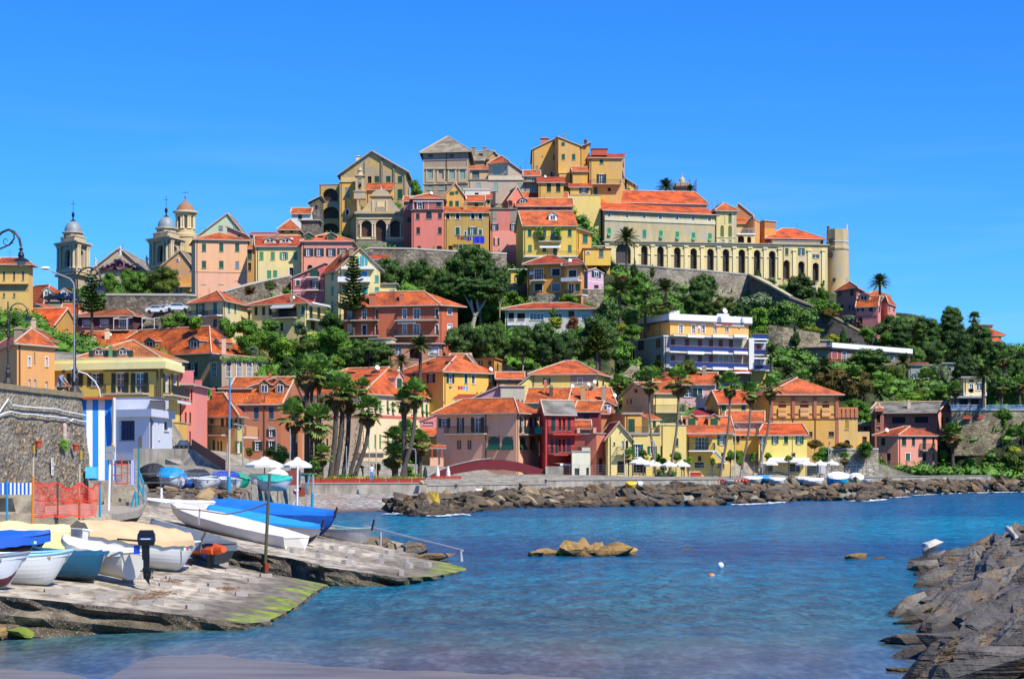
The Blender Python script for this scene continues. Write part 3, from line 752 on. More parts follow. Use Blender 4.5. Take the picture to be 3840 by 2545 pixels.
b=zH('brick_roof_shed','little shed with brick red roof beside the outdoor stairs','D',[(1032,424),(1145,424)],892,1000,'#b99a70',('sh',835),[(0,'k',[1120],[940],30,40)],rf='r',dp_=5)
b=zH('outdoor_stair','dark stone stair flight climbing between the houses','D',[(1150,426),(1210,426)],960,1010,'#8d7a60',('fl',),[],dp_=2,cat='stairs')
q=MB();c0=P(gx('D',1180),gy('D',960),425)
for k in rg(16):q.box(c0+Vc((0,k*.34,k*.23-.2)),(1.05,.4,.3),pn('stair_stone','#3f3a34'))
q.bd('steps',b.root)
b=zH('pink_narrow_house','narrow worn pink house with roof terrace left of the big yellow house','D',[(1146,404),(1484,404)],1022,1560,su('#cf6a60',.5),('fl',None,.1),[(0,'c',[1200],[1112],46,56),(0,'c',[1438],[1125],54,110),(0,'oW',[1200,1440],[1255],46,84,DKG),(0,'oW',[1222],[1440],36,96,DKG),(0,'c',[1438],[1445],32,66)],ovh=.1,dp_=12,bd_=[(0,1150,1225,1030,1200,'#8d8276',.02),(0,1400,1484,1030,1210,'#8d8276',.02),(0,1146,1484,1020,1030,'#7f776c',.25),(0,1146,1484,1300,1560,'#dc8478',.02)])
bal(b,0,1150,1480,1020,.2,'iron',1.0,SO)
b=zH('red_house','long raspberry pink house with wide orange roof behind the big yellow house','D',[(1482,426),(2177,426)],976,1075,'#b84c48',('gs',900),[(0,'cA',[1895],[1030],76,64),(0,'k',[1985],[1040],92,28,'#23424a'),(0,'w',[1775],[1038],42,34)],rf='p',dp_=7,ovh=.6)
dor(b,1555,960,1.8,1.0,None,'#8b6a58','r','k')
b2=blk(b.root,'D',[(1500,434),(2120,434)],905,976,'#cc5c50',('gs',825),[],rf='p',dp_=8,sink=.5)
b3=blk(b.root,'D',[(1745,442),(1965,438),(2140,446)],895,976,'#b0503e',('hip',802),[],rf='r',sink=.5)
b=zH('red_gable_house','salmon gable with tiled roof above the terrace of the narrow pink house','D',[(1292,432),(1372,426),(1600,430)],905,1010,'#cf6a5c',('gs',775),[(1,'k',[1400],[955],50,70)],rf='p',ei=1)
b=zH('yellow_house','big yellow house with climbing plants, balcony and one white dormer','D',[(1470,402),(1562,391),(2236,391)],1222,1760,'#cfae34',('gf',1060),[(1,'c',[1643,2150],[1332],48,84),(1,'c',[1830],[1330],44,78,'#2c5a60'),(1,'o',[1965],[1355],50,128,'#2a6a58'),(1,'c',[1646,2151],[1528],48,90,'#3f7250'),(1,'c',[1830],[1535],48,78,DKG),(1,'c',[1965],[1555],50,128,DKG),(0,'k',[1530],[1180],12,40),(1,'k',[1830,2050],[1740],50,30)],rf='p',ovh=.5,bd_=[(1,1565,2236,1644,1760,'#c7b070',.02)])
b.df=1;dor(b,1938,1170,1.7,1.2,None,'#e5e0d5','p','w')
bal(b,1,1755,2045,1436,1.0,'iron',.9,SO);bal(b,1,1566,2268,1632,1.6,'iron',1.0)
q=MB()
for x0 in(1772,2015):
 for k in rg(260):
  u=random.random();px=x0+random.gauss(0,16)+14*sin(u*7)+(25*(1-u)if x0<1900 else-20*(1-u));c0=P(gx('D',px),gy('D',1430-u*180),390.6-random.random()*.5)
  s_=random.uniform(.14,.3);a_=Vc((random.gauss(0,1),random.gauss(0,1),random.gauss(0,1))).normalized()*s_;b_=a_.orthogonal().normalized()*s_
  q.po([c0-a_,c0+b_,c0+a_,c0-b_],fol('vine','#2d4a16','#5f8a2a'))
tag(q.bd('climbing_plant',org=P(gx('D',1900),gy('D',1430),390.3)),'climbing plants framing the balcony door of the big yellow house','plant')
awn(b,1,1770,2035,1488,1512,.8,WT)
b=zH('yellow_annex','yellow annex with teal shutter right of the big yellow house','J',[(1057,394),(1242,394)],222,224,'#d3a032',('ss',18,76),[(0,'c',[1163],[153],64,108,'#17705e')],rf='p',dp_=8,sink=8)
b2=blk(b.root,'J',[(1058,394.6),(1130,394.6)],222,420,'#b98a2c',('fl',),[],dp_=7)
b=zH('yellow_lower_house','bright yellow house with terrace parapet at the start of the convent arcade','J',[(1138,388),(1486,388)],282,428,'#d8ac2e',('fl',None,.15,pn('rust_red','#7d2a1e')),[(0,'c',[1367],[337],56,94,'#4a6a62'),(0,'wW',[1200],[330],40,24)],dp_=8,ovh=.2,sink=1)
b2=blk(b.root,'J',[(1122,391),(1256,391)],425,700,'#d0a22e',('fl',),[],dp_=6);blk(b.root,'J',[(1258,392.5),(1476,392.5)],425,700,'#c9982c',('fl',),[],dp_=6)
bal(b,0,1255,1480,240,.3,'iron',.8,SO)
b=zH('orange_house','orange house with red hipped roof, stone base and blue balcony doors','J',[(430,373),(905,370),(1000,380)],480,965,'#d28a2c',('hip',368,.42),[(0,'wW',[575],[600],112,132,BLU),(0,'kW',[790],[577],106,98,'#10302a'),(0,'kW',[570],[765],106,98,'#10302a'),(0,'wW',[790],[765],104,96),(0,'k',[570],[925],100,30)],ei=0,rf='r',ovh=1.0)
stp(b,0,450,850,860,965,ms('m_pale',['#8d8478','#a69c8c','#b5ab9a','#7d7468'],1.8),.2,'stone_base')
b2=blk(b.root,'J',[(905,369),(1112,367),(1150,376)],490,880,'#d28a2c',('hip',414,.4),[(0,'kW',[1000],[600],106,108,'#10302a'),(0,'wW',[985],[780],70,120,'#10302a'),(0,'c',[1070],[770],55,94,'#155b48')],ei=0,rf='r',ovh=.9)
bal(b,0,495,668,682,1.2,'iron');bal(b2,0,900,1118,690,1.3,WT and 'solid',.55);bal(b2,0,985,1200,878,2.2,'iron')
dish(b2,970,455,.6)
q=MB();c0=P(gx('J',487),gy('J',592),372.6);q.box(c0,(.85,.35,.6),WT);q.lt(c0+Vc((.1,-.19,0)),[(0,0),(.2,0)],12,IRON);q.bd('air_conditioner',b.root)
b=zH('lilac_house','lilac gabled house with dark green shutters right of the orange house','J',[(1112,384),(1196,382),(1396,386)],560,795,'#bd93b8',('gs',540),[(1,'oW',[1303],[605],56,74,DKG),(0,'wW',[1135],[605],42,76),(1,'k',[1307],[765],60,52,'#4a2540')],ovh=.3,rf='k',bd_=[(1,1196,1396,694,708,'#dcc6da',.04)])
b=zH('small_yellow_house','small yellow house half hidden in the garden left of the orange house','J',[(222,380),(430,380)],545,715,'#dcb43c',('fl',None,.15,WT),[(0,'o',[295],[650],26,70,GN)],dp_=5)
b=zH('white_villa','long low white villa with red roof, loggia and picture windows among the trees','J',[(150,354),(1250,352)],1046,1245,'#b5b3b6',('hip',968),[(0,'wW',[550],[1140],176,84),(0,'wW',[825],[1135],92,66),(0,'k',[988],[1107],74,84,'#4a1c18'),(0,'wW',[1175],[1142],116,84),(0,'kL',[225],[1140],72,104),(0,'kL',[350],[1140],100,96)],rf='r',ovh=.8)
bal(b,0,188,402,1240,.7,'white',1.0)
b=zH('pink_gable_house','raspberry pink house with white bands and sloping roof above the villas','B',[(1662,358),(2080,356)],1290,1292,'#c45a5e',('ss',985,800),[(0,'cW',[1748],[1052],50,70),(0,'c',[1955],[925],98,90),(0,'oW',[1965],[1070],60,90,DKG),(0,'wW',[1750],[1200],46,26),(0,'w',[1965],[1205],60,40)],ovh=.3,rf='r',dp_=8,bd_=[(0,1662,2080,993,1006,'#dfc0c6',.03),(0,1662,2080,1140,1152,'#dfc0c6',.03)])
bal(b,0,1858,2020,978,1.0,'iron');bal(b,0,1855,2022,1140,1.0,'iron')
b=zH('turquoise_shutter_house','cream house with turquoise shutters, triple arched gable windows and sloping orange roof','I',[(48,357.5),(234,352),(762,352)],352,885,'#d9c88e',('gs',128),[(0,'c',[158],[450,645,830],32,112,TEAL),(1,'cA',[540],[275],50,148,'#3fb0c0'),(1,'cA',[485],[265],28,88,'#3fb0c0'),(1,'cA',[592],[268],28,88,'#3fb0c0'),(1,'c',[330],[465],62,100,TEAL),(1,'c',[555],[448],78,112,'#2f8fb8'),(1,'c',[330],[640],55,90,TEAL),(1,'c',[570],[640],66,92,TEAL),(1,'c',[720],[490],50,80,TEAL),(1,'c',[720],[635],52,76,TEAL)],rf='p',ovh=.7)
bal(b,1,232,420,525,1.2,'solid',.8);bal(b,1,275,690,360,.8,'solid',.3);bal(b,1,480,640,525,1.2,'solid',.8)
skl(b,270,260);chm(b,300,205,.6,.8);chm(b,400,185,.9,1.0)
b2=blk(b.root,'I',[(655,355),(960,355)],560,720,'#dccb8c',('fl',),[(0,'c',[915],[650],70,40,TEAL)],dp_=6)
b=zH('wall_annex','little annex with red roof beside the terrace wall above the umbrella pine','I',[(640,372),(850,372)],240,420,'#c9c0a4',('sh',195),[(0,'k',[770],[285],30,26)],rf='r',dp_=5)
b=zH('cream_villa','cream villa with teal shutters and two tone corner beside the stone ramp','H',[(390,340),(802,333),(1108,345)],428,800,'#cdbb8e',('hip',314),[(0,'o',[510],[540],52,150,'#146b58'),(0,'c',[697],[537],50,162,'#146b78'),(1,'c',[875],[518],28,114,'#1f8a80'),(1,'c',[955],[525],25,112,'#1f8a80'),(0,'c',[697],[715],52,100,'#1d5563'),(0,'kA',[330+80],[730],50,110)],rf='p',ovh=.8)
bal(b,0,392,562,632,1.3,'iron',.9);bal(b,0,605,792,628,1.2,'iron',.9)
b=zH('yellow_villa','yellow villa with glazed veranda and striped awning beside the cream villa','H',[(1162,341),(1842,336),(2100,345)],458,810,'#d6c27c',('hip',356),[(0,'k',[1217,1397],[560],40,104,'#101828'),(0,'c',[1313],[560],42,106,'#3d3a40'),(0,'kL',[1600],[580],262,130),(0,'c',[1812],[550],42,112,'#1f6a62'),(1,'c',[1915,2015],[580],42,150,DKG),(0,'k',[1540],[760],40,100),(1,'k',[1940],[750],60,110,'#7a3018')],rf='r',ovh=.8)
bal(b,0,1465,1742,650,1.2,'iron',1.0,SO);bal(b,1,1848,2095,660,1.3,'iron',.9)
awn(b,0,1462,1745,470,520,1.6,pn('awning_grey','#a8a69c'));awn(b,1,1870,2100,480,500,.9,WT);chm(b,1668,440,.5,1.2);dish(b,1690,420)
b=zH('gate_house','tiny cream gate house with red roof between the two villas','H',[(1098,350),(1150,350)],532,700,'#d6bd78',('sh',488),[(0,'k',[1132],[605],30,65)],rf='r',dp_=4)
b=zH('terracotta_block','terracotta apartment house with two floors of balconies and many sided orange roof','I',[(300,345),(1512,341),(1745,344)],822,1310,'#b0522a',('hip',655,.28),[(0,'bW',[395],[948,1140],80,140),(0,'wWD',[560],[940],56,130),(0,'kW',[560],[1140],56,130),(0,'wW',[850,912],[908],44,80),(0,'bW',[850,912],[1105],44,84),(0,'kW',[722],[930,1130],38,120),(0,'wW',[1072],[935,1130],48,124),(0,'wW',[1225],[935,1130],78,130),(0,'kW',[1480],[928,1130],34,118),(1,'wW',[1643],[912],54,80),(1,'bW',[1643],[1110],54,86)],rf='p',ovh=1.0,bd_=[(0,735,965,830,1300,'#b5552c',.25),(0,690,700,830,1300,'#8f4426',.2)])
for y in(1020,1218):bal(b,0,268,748,y,1.3,'iron',1.0,SO);bal(b,0,972,1505,y,1.5,'iron',1.0,SO)
chm(b,665,790,1.1,1.4,'#a85a3c');chm(b,1035,760,.8,1.0,'#a85a3c');awn(b,0,1000,1235,1022,1050,.9,pn('awning_beige','#a3937a'))
b=zH('garage_building','low beige and brown building with white blinds below the terracotta block','I',[(870,332),(1545,332)],1318,1570,'#a5745c',('fl',None,.2),[(0,'w',[990],[1408],74,90),(0,'bW',[1440],[1410],120,100),(0,'kL',[1200],[1440],130,130)],dp_=7,ovh=.5)
b2=blk(b.root,'I',[(625,336),(905,335),(960,339)],1250,1400,'#cbb184',('fl',None,.15),[],ovh=.2)
cw=su('#a99a76',.9)
aw=su('#cdb883',.45)
b=zH('convent','long weathered convent with two rows of windows above the great arcade','F',[(-1024,454),(-787,438.6),(632,447)],460,880,cw,('sh',388),[(1,'wW',[(-731,540),(-503,547),(-286,558),(-81,570),(129,578),(335,590),(543,600)],None,40,92),(1,'a',[(-730,742),(-73,775),(135,788),(340,800),(548,810)],None,46,100,'#158055'),(1,'c',[(-283,767)],None,46,100,'#158055'),(0,'k',[-870],[560],28,24),(0,'k',[-865],[780],28,45)],rf='b',cat='convent',ovh=.7,ground=False)
stp(b,1,-787,632,596,606,'#b9b3a0',.18);stp(b,1,-787,632,506,514,'#8f8a7c',.1)
b2=blk(b.root,'F',[(-642,452),(508,458)],368,470,'#a98f80',('hip',228,.06),[],rf='b',dp_=15,sink=1)
b=zH('convent_wing','pinkish convent wing with hipped orange roof left of the long roof','E',[(808,456),(1005,444),(1335,450)],948,1320,su('#a8786c',.5),('hip',858),[(1,'k',[1045],[1130],36,120,'#c2ae84')],rf='o',ei=1)
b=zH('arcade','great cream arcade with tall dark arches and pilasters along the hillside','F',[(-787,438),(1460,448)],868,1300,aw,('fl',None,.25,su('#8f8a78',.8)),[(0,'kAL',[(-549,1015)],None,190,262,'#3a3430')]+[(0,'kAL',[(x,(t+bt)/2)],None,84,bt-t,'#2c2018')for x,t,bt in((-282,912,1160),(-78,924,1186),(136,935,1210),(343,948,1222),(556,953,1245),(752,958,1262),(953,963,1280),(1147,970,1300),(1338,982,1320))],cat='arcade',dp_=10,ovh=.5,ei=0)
AX=[-760,-385,-180,30,243,450,660,856,1055,1247,1432]
def lay(x):return 868+(x+787)*.0245
for x in AX:stp(b,0,x-20,x+20,lay(x)+28,1330,'#d6c594',.22,'pilaster');stp(b,0,x-28,x+28,lay(x)+24,lay(x)+40,'#e0d2a8',.42,'capital')
stp(b,0,-787,1460,892,902,'#8c8a80',.3)
for x in(-282,-78,136,343,556,752,953,1147,1338):
 for s in(-1,1):stp(b,0,x+s*62-22,x+s*62+22,lay(x)+138,lay(x)+147,'#d6c594',.2,'impost')
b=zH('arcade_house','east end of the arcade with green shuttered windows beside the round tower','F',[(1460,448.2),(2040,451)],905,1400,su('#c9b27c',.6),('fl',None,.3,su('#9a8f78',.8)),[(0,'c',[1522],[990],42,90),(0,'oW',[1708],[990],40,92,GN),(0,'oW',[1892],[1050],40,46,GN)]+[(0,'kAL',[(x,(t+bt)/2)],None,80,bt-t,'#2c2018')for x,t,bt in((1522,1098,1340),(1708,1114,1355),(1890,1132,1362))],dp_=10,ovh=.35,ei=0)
for x in(1432+185,1805,1985):stp(b,0,x-20,x+20,975,1400,'#d6c594',.22,'pilaster');stp(b,0,x-28,x+28,968,984,'#e0d2a8',.4,'capital')
b2=blk(b.root,'F',[(1340,453),(1945,455)],855,925,su('#a8987c',.7),('fl',None,.12),[],dp_=1,ovh=.15,sink=.5)
b=zH('turret_house','square beige turret with olive shutters rising from the convent roof','F',[(632,446.5),(885,448)],472,885,su('#c9b47c',.6),('hip',402),[(0,'cA',[703],[738],46,158,OLV),(0,'cA',[803],[740],48,156,OLV),(0,'cA',[803],[568],40,120,'#3f6a3a'),(0,'w',[715,805],[855],40,26)],rf='o',dp_=12,ovh=.6,ground=False,bd_=[(0,632,885,806,816,'#ded0a8',.15),(0,735,745,480,640,'#b8a880',.1),(0,855,885,480,870,'#a8a08c',.03)])
b=zH('orange_gable_house','tan gabled house with red roof slope behind the turret','F',[(850,466),(1105,464)],545,720,'#b5743c',('gf',416,.22),[(0,'k',[915],[650],36,46)],rf='r',ovh=.3)
b2=blk(b.root,'F',[(878,461),(1022,461)],628,720,'#c9a052',('sh',500),[],rf='o',dp_=9,sink=1)
b=zH('arched_terrace','pale terrace with two arched openings and white balustrade above the arcade','F',[(888,453),(1118,453)],772,880,'#d3b684',('fl',None,.2,WT),[(0,'kAL',[945],[832],76,90),(0,'kAL',[1046],[840],52,80)],dp_=6,ovh=.2)
bal(b,0,890,1118,768,.3,'white',1.3)
b=zH('orange_tower','square orange tower house with dark pyramid roof above the arcade','F',[(1020,460),(1103,453),(1178,459)],570,880,'#d08a38',('pyr',532),[],rf='g',cat='tower',ovh=.3)
b=zH('orange_box_house','plain orange house with flat roof right of the orange tower','F',[(1180,464),(1242,461),(1386,463)],602,860,'#c4812e',('fl',None,.2),[],ovh=.25,bd_=[(1,1242,1386,604,700,'#a5662a',.02)])
b=zH('long_red_roof','long low red brown building with hipped bright roof beside the round tower','F',[(1262,461),(1985,464)],822,900,'#8d4a34',('hip',702),[(0,'k',[1400+60*k for k in rg(8)],[845],20,24)],rf='b',dp_=11,ovh=.6)
antenna(b,1650,790,3)
tw=su('#b39c70',.7)
RT=P(gx('F',2165),gy('F',1480),456)
T=tg('round_tower','tall round stone tower with angular top ending the arcade','tower',RT)
q=MB();s_=456/F;Rr=(285/2)*ZS*s_
zt=P(0,gy('F',985),456).z-RT.z;zt2=P(0,gy('F',940),456).z-RT.z;z3=P(0,gy('F',715),456).z-RT.z
q.lt(RT,[(Rr*1.06,-12),(Rr*1.04,0),(Rr*.98,zt)],40,tw);wo=q.bd('wall',T,sm_=True)
q=MB();q.lt(RT,[(Rr*.98,zt),(Rr*1.05,zt+.3),(Rr*1.05,zt2),(Rr*1.0,zt2+.2)],8,tw,pi/8);q.lt(RT,[(Rr*.98,zt2+.1),(Rr*.98,z3),(Rr*.9,z3),(Rr*.9,z3-1),(0,z3-1)],8,tw,pi/8)
q.lt(RT,[(Rr*1.0,z3-3.2),(Rr*1.03,z3-3.0),(Rr*1.0,z3-2.8)],8,SO,pi/8);q.bd('parapet',T)
for(x,y,w_,h_)in((2070,1030,60,60),(2122,1345,30,34),(2083,855,44,48)):
 q=MB();c0=P(gx('F',x),gy('F',y),456-Rr*.92);q.box(c0,(w_*ZS*s_,1.2,h_*ZS*s_),dark());q.bd('window',T)
q=MB();c0=P(gx('F',2048),gy('F',715),452);q.lt(c0-Vc((0,0,1)),[(.25,0),(.25,1.5),(.4,1.6),(.4,1.75),(.2,1.9),(0,1.9)],8,su('#6d4a38'));q.bd('chimney',T)
st=MB();c0=P(gx('F',2285),gy('F',716),456);st.lt(c0-Vc((0,0,.4)),[(.2,0),(.2,.4),(.13,.45),(.16,.7),(.11,1.1),(.15,1.4),(.05,1.52),(.09,1.65),(.07,1.78),(0,1.8)],10,pn('white_marble','#d8d6d0',.5));st.tb([c0+Vc((.1,0,.95)),c0+Vc((.35,0,1.15))],.045,5,pn('white_marble','#d8d6d0',.5))
tag(st.bd('statue',org=c0),'white statue on top of the round tower','statue')
for q_ in rg(3):GROUND.append((RT.x+(q_-1)*6,RT.y,RT.z))
BT=P(gx('F',195),gy('F',330),500);T=tg('bell_tower','distant bell tower with bulb lantern wrapped in scaffolding behind the convent roof','tower',BT)
s_=500/F*ZS;q=MB();pw=su('#a08e90',.3)
q.box(BT+Vc((0,0,1.6)),(175*s_,175*s_,3.0+110*s_),pw);q.box(BT+Vc((0,0,150*s_)),(225*s_,225*s_,.5),su('#9c6a54'))
q.bd('wall',T)
q=MB();q.lt(BT+Vc((0,0,152*s_)),[(60*s_,0),(52*s_,12*s_),(42*s_,20*s_),(42*s_,55*s_),(55*s_,62*s_),(40*s_,68*s_),(36*s_,76*s_),(38*s_,90*s_),(28*s_,112*s_),(12*s_,130*s_),(9*s_,142*s_),(12*s_,147*s_),(3*s_,156*s_),(2*s_,200*s_)],14,su('#a79c8c'));q.bd('lantern',T)
SC=tg('scaffolding','rusty tube scaffolding around the distant bell tower','scaffolding',BT)
q=MB()
rust=pn('rusty_steel','#5a3a30',.7)
for ix in rg(6):
 for iy in(0,1,2):
  x=(-1+ix*.4)*150*s_+(.4 if ix>4 else 0);q.tb([BT+Vc((x,(iy-1)*120*s_,0)),BT+Vc((x,(iy-1)*120*s_,(170+(75 if ix>3 else 20*(ix%3)))*s_))],.06,4,rust)
for k in rg(8):z=(10+24*k)*s_;q.tb([BT+Vc((-150*s_,-120*s_,z)),BT+Vc((160*s_,-120*s_,z))],.05,4,rust)
q.bd('poles',SC)
for x in(430,530,640):
 c0=P(gx('F',x),gy('F',425),470);q=MB()
 for dx in(0,.9):q.tb([c0+Vc((dx,0,-1)),c0+Vc((dx,0,1.7-dx*.4))],.04,4,rust)
 q.tb([c0+Vc((0,0,.9)),c0+Vc((.9,0,.9))],.04,4,rust);q.bd('poles',SC)
def church_tower(r,x0,x1,x2,Y,ycor,ybase,label,full=True):
 c=crn(r,[(x0,Y+6),(x1,Y),(x2,Y+7)],9);cen=sum(c,Vc((0,0)))/4
 zb=P(0,gy(r,ybase),Y).z;zc=P(0,gy(r,ycor),Y).z
 st=su('#b0a08c',.35);st2=su('#c0ac90',.3)
 T=tg('church_tower',label,'tower',V3(cen,zb),'twin bell towers of the basilica')
 hb=P(0,gy(r,ycor+330),Y).z
 w0=x1-(x1-x0)*.38;w1=x1+(x2-x1)*.42
 b=blk(T,r,[(x0,Y+6),(x1,Y),(x2,Y+7)],ycor+22,ybase,st,('fl',None,.1,st),[(0,'kAL',[(x0+x1)/2+10],[ycor+205],(x1-x0)*.36,215,'#2a2018'),(1,'kAL',[(x1+x2)/2-8],[ycor+210],(x2-x1)*.34,215,'#2a2018')],ovh=0)
 u0=(c[1]-c[0]).normalized();u1=(c[2]-c[1]).normalized();L0=(c[1]-c[0]).length;L1=(c[2]-c[1]).length
 def slab(z,h,ov,name):
  q=MB();e=[c[0]-u0*ov-u1*ov,c[1]+u0*ov-u1*ov,c[2]+u0*ov+u1*ov,c[3]-u0*ov+u1*ov]
  q.pr([V3(p,z+h)for p in e],(0,0,-h),st2);q.bd(name,T)
 slab(zc-.6,.5,.7,'cornice');slab(zc-.1,.4,1.15,'cornice');slab(hb-.7,.7,.5,'cornice');slab(hb-1.6,.5,.9,'cornice')
 q=MB()
 for f,(A,u,L_)in en(((c[0],u0,L0),(c[1],u1,L1))):
  n=Vc((u.y,-u.x))
  for t in(.06,.2,.8,.94):
   o=A+u*(L_*t)+n*.35;q.lt((o.x,o.y,hb),[(.42,0),(.42,.3),(.32,.4),(.28,zc-hb-1.4),(.42,zc-hb-.7),(.45,zc-hb-.5)],10,st2)
 q.bd('columns',T)
 s=Y/F*ZS;c3=V3(cen,zc+.3)
 q=MB()
 for i in rg(4):
  A,B_=c[i],c[(i+1)%4]
  for k in rg(14):p=A.lerp(B_,(k+.5)/14);p=cen+(p-cen)*.82;q.box((p.x,p.y,zc+1.0),(.22,.22,1.3),st2)
  A=cen+(A-cen)*.84;B_=cen+(B_-cen)*.84;q.tb([V3(A,zc+1.7),V3(B_,zc+1.7)],.17,6,st2)
 q.bd('balustrade',T)
 q=MB();hr=118*s
 q.lt(c3,[(hr*1.05,0),(hr*1.05,125*s),(hr*1.22,132*s),(hr*1.22,145*s),(hr*1.0,150*s)],8,st,pi/8+.4);q.bd('drum',T)
 q=MB()
 for a_ in(-2.1,-1.1):q.lt(c3+Vc((cos(a_)*hr*1.0,sin(a_)*hr*1.0,80*s)),[(0,-.55),(.5,-.3),(.55,0),(.5,.3),(0,.55)],8,dark())
 q.bd('round_window',T)
 q=MB();dr=110*s
 q.lt(c3+Vc((0,0,150*s)),[(dr*cos(t),dr*1.28*sin(t))for t in[k*pi/2/10 for k in rg(10)]]+[(dr*.1,dr*1.28)],24,pn('slate_scales','#7d8688',.55,var=.35));q.bd('dome',T,sm_=True)
 q=MB();q.lt(c3+Vc((0,0,150*s+dr*1.25)),[(.9*.7,0),(.6,.2),(.2,.4),(.15,.9),(.4,1.5),(.35,2.0),(.1,2.3),(.05,2.4),(.05,5.2),(0,5.2)],10,pn('dark_bronze','#2a2226',.5,.5));t=c3+Vc((0,0,150*s+dr*1.25+4.3));q.box(t,(1.2,.08,.1),IRON);q.bd('cross_finial',T)
 GROUND.append((cen.x,cen.y,zb))
 return T
church_tower('A',735,962,1118,466,700,1340,'left bell tower of the basilica with scaled grey dome and cross')
church_tower('A',1905,2142,2308,468,645,1340,'right bell tower of the basilica beside the columned cupola')
cc=P(gx('B',322),gy('B',700),482);T=tg('cupola','round columned cupola with rusty ribbed dome behind the right bell tower','cupola',cc);s=482/F*ZS
st=su('#c2a878',.4);st2=su('#cdb894',.3)
def zz(y):return P(0,gy('B',y),482).z-cc.z
q=MB();q.lt(cc,[(150*s,-10),(150*s,zz(490)),(160*s,zz(480)),(160*s,zz(440)),(120*s,zz(425)),(118*s,zz(370)),(95*s,zz(368)),(95*s,zz(200))],24,st);q.bd('drum',T)
q=MB()
for k in rg(16):
 a_=k*pi/8+(.07 if k%2 else-.07);q.lt(cc+Vc((112*s*cos(a_),112*s*sin(a_),zz(370))),[(.42,0),(.3,.3),(.27,zz(205)-zz(370)-.4),(.42,zz(205)-zz(370))],8,st2)
q.bd('columns',T)
q=MB()
for k in rg(8):
 a_=k*pi/4+pi/8;q.box(cc+Vc((95*s*cos(a_),95*s*sin(a_),zz(290))),(.3,2.4,zz(220)-zz(360)),pn('louvre','#4d4a38',.7),a_)
q.bd('louvre',T)
q=MB();q.lt(cc,[(118*s,zz(205)),(130*s,zz(195)),(128*s,zz(178)),(158*s,zz(165)),(158*s,zz(150)),(128*s,zz(142))],32,st2);q.bd('cornice',T)
q=MB();q.lt(cc,[(120*s,zz(145)),(112*s,zz(120)),(92*s,zz(80)),(62*s,zz(45)),(32*s,zz(25)),(28*s,zz(15)),(10*s,zz(8)),(7*s,zz(-5)),(9*s,zz(-25)),(14*s,zz(-40)),(9*s,zz(-55)),(3*s,zz(-60)),(2*s,zz(-125))],24,pn('rusty_dome','#8f6a4c',.8,var=.4));q.box(cc+Vc((0,0,zz(-95))),(1.6,.1,.12),IRON);q.bd('dome',T)
b=zH('basilica_nave','basilica nave with purple painted pediment between the twin bell towers','A',[(1150,478),(1835,478)],1062,1180,su('#a89a88',.3),('gf',888,.53),[],rf='s',dp_=40,ovh=.7,cat='church',ground=False)
q=MB();a0,a1,a2=P(gx('A',1230),gy('A',1052),477.4),P(gx('A',1780),gy('A',1052),477.4),P(gx('A',1520),gy('A',905),477.4);q.pr([a0,a1,a2],(0,.3,0),pn('painted_tympanum','#5a2f3c',.8));q.bd('tympanum',b.root)
q=MB();m_=pn('cream_stucco_relief','#8d7482',.8);cR=P(gx('A',1520),gy('A',985),477.1)
for t in rg(16):a_=t*pi/8;q.tb([cR+Vc((1.0*cos(a_),0,1.2*sin(a_))),cR+Vc((1.0*cos(a_+.4),0,1.2*sin(a_+.4)))],.16,5,m_)
for s_ in(-1,1):
 for k in rg(7):q.tb([cR+Vc((s_*(1.3+k*.7),0,.5-.25*k+.3*sin(k*2))),cR+Vc((s_*(1.9+k*.7),0,.3-.25*k-.4*sin(k*2.4)))],.2,5,m_)
q.bd('relief',b.root)
def statue(r,x,y0,y1,Y,label,staff=False):
 base=P(gx(r,x),gy(r,y1),Y);h=(y1-y0)*ZS*Y/F;m=pn('pale_marble','#bdb9b0',.6)
 q=MB();q.box(base+Vc((0,0,h*.06)),(h*.32,h*.32,h*.14),m)
 q.lt(base+Vc((0,0,h*.12)),[(h*.10,0),(h*.14,h*.05),(h*.12,h*.3),(h*.09,h*.45),(h*.13,h*.62),(h*.12,h*.68),(h*.04,h*.72),(h*.06,h*.78),(h*.055,h*.84),(0,h*.88)],10,m)
 q.tb([base+Vc((h*.12,0,h*.75)),base+Vc((h*.2,-h*.05,h*.55)),base+Vc((h*.14,-h*.12,h*.5))],h*.03,6,m)
 q.tb([base+Vc((-h*.12,0,h*.75)),base+Vc((-h*.22,-h*.05,h*(.85 if not staff else.6)))],h*.03,6,m)
 if staff:q.tb([base+Vc((h*.16,-.1,h*.3)),base+Vc((h*.22,-.1,h*1.1))],.04,5,IRON)
 tag(q.bd('statue',org=base),label,'statue','statues on the basilica front')
statue('A',1210,895,1010,476,'statue on the left corner of the basilica pediment')
statue('A',1525,742,888,476,'tallest statue holding a staff on the tip of the pediment',True)
statue('A',1858,868,1000,474,'statue on the right corner of the basilica pediment')
b=zH('peach_gable_house','peeling peach gabled house behind the trees on the church terrace','B',[(30,392),(402,386)],828,1215,su('#cf945c',.5),('gf',675,.62),[(0,'kW',[228],[758],24,40),(0,'c',[390],[868],20,60,DKG),(0,'c',[95],[1165],44,70,GN),(0,'o',[240],[1165],30,75,DKG)],rf='s',ovh=.4,bd_=[(0,200,402,960,1095,'#dd9430',.02),(0,30,402,1095,1105,'#b9a58c',.6)])
b=zH('yellow_block','tall yellow building with cornice bands at the left edge of the picture','A',[(-120,328),(362,328)],985,1430,'#cfa650',('hip',905),[(0,'c',[50,178,292],[1130],26,112,'#5a5648'),(0,'c',[50,180],[1375],26,50,OLV)],rf='r',dp_=3,ovh=.9,bd_=[(0,-120,366,1228,1240,'#b08a50',.7),(0,-120,362,1245,1330,'#a8865a',.02)])
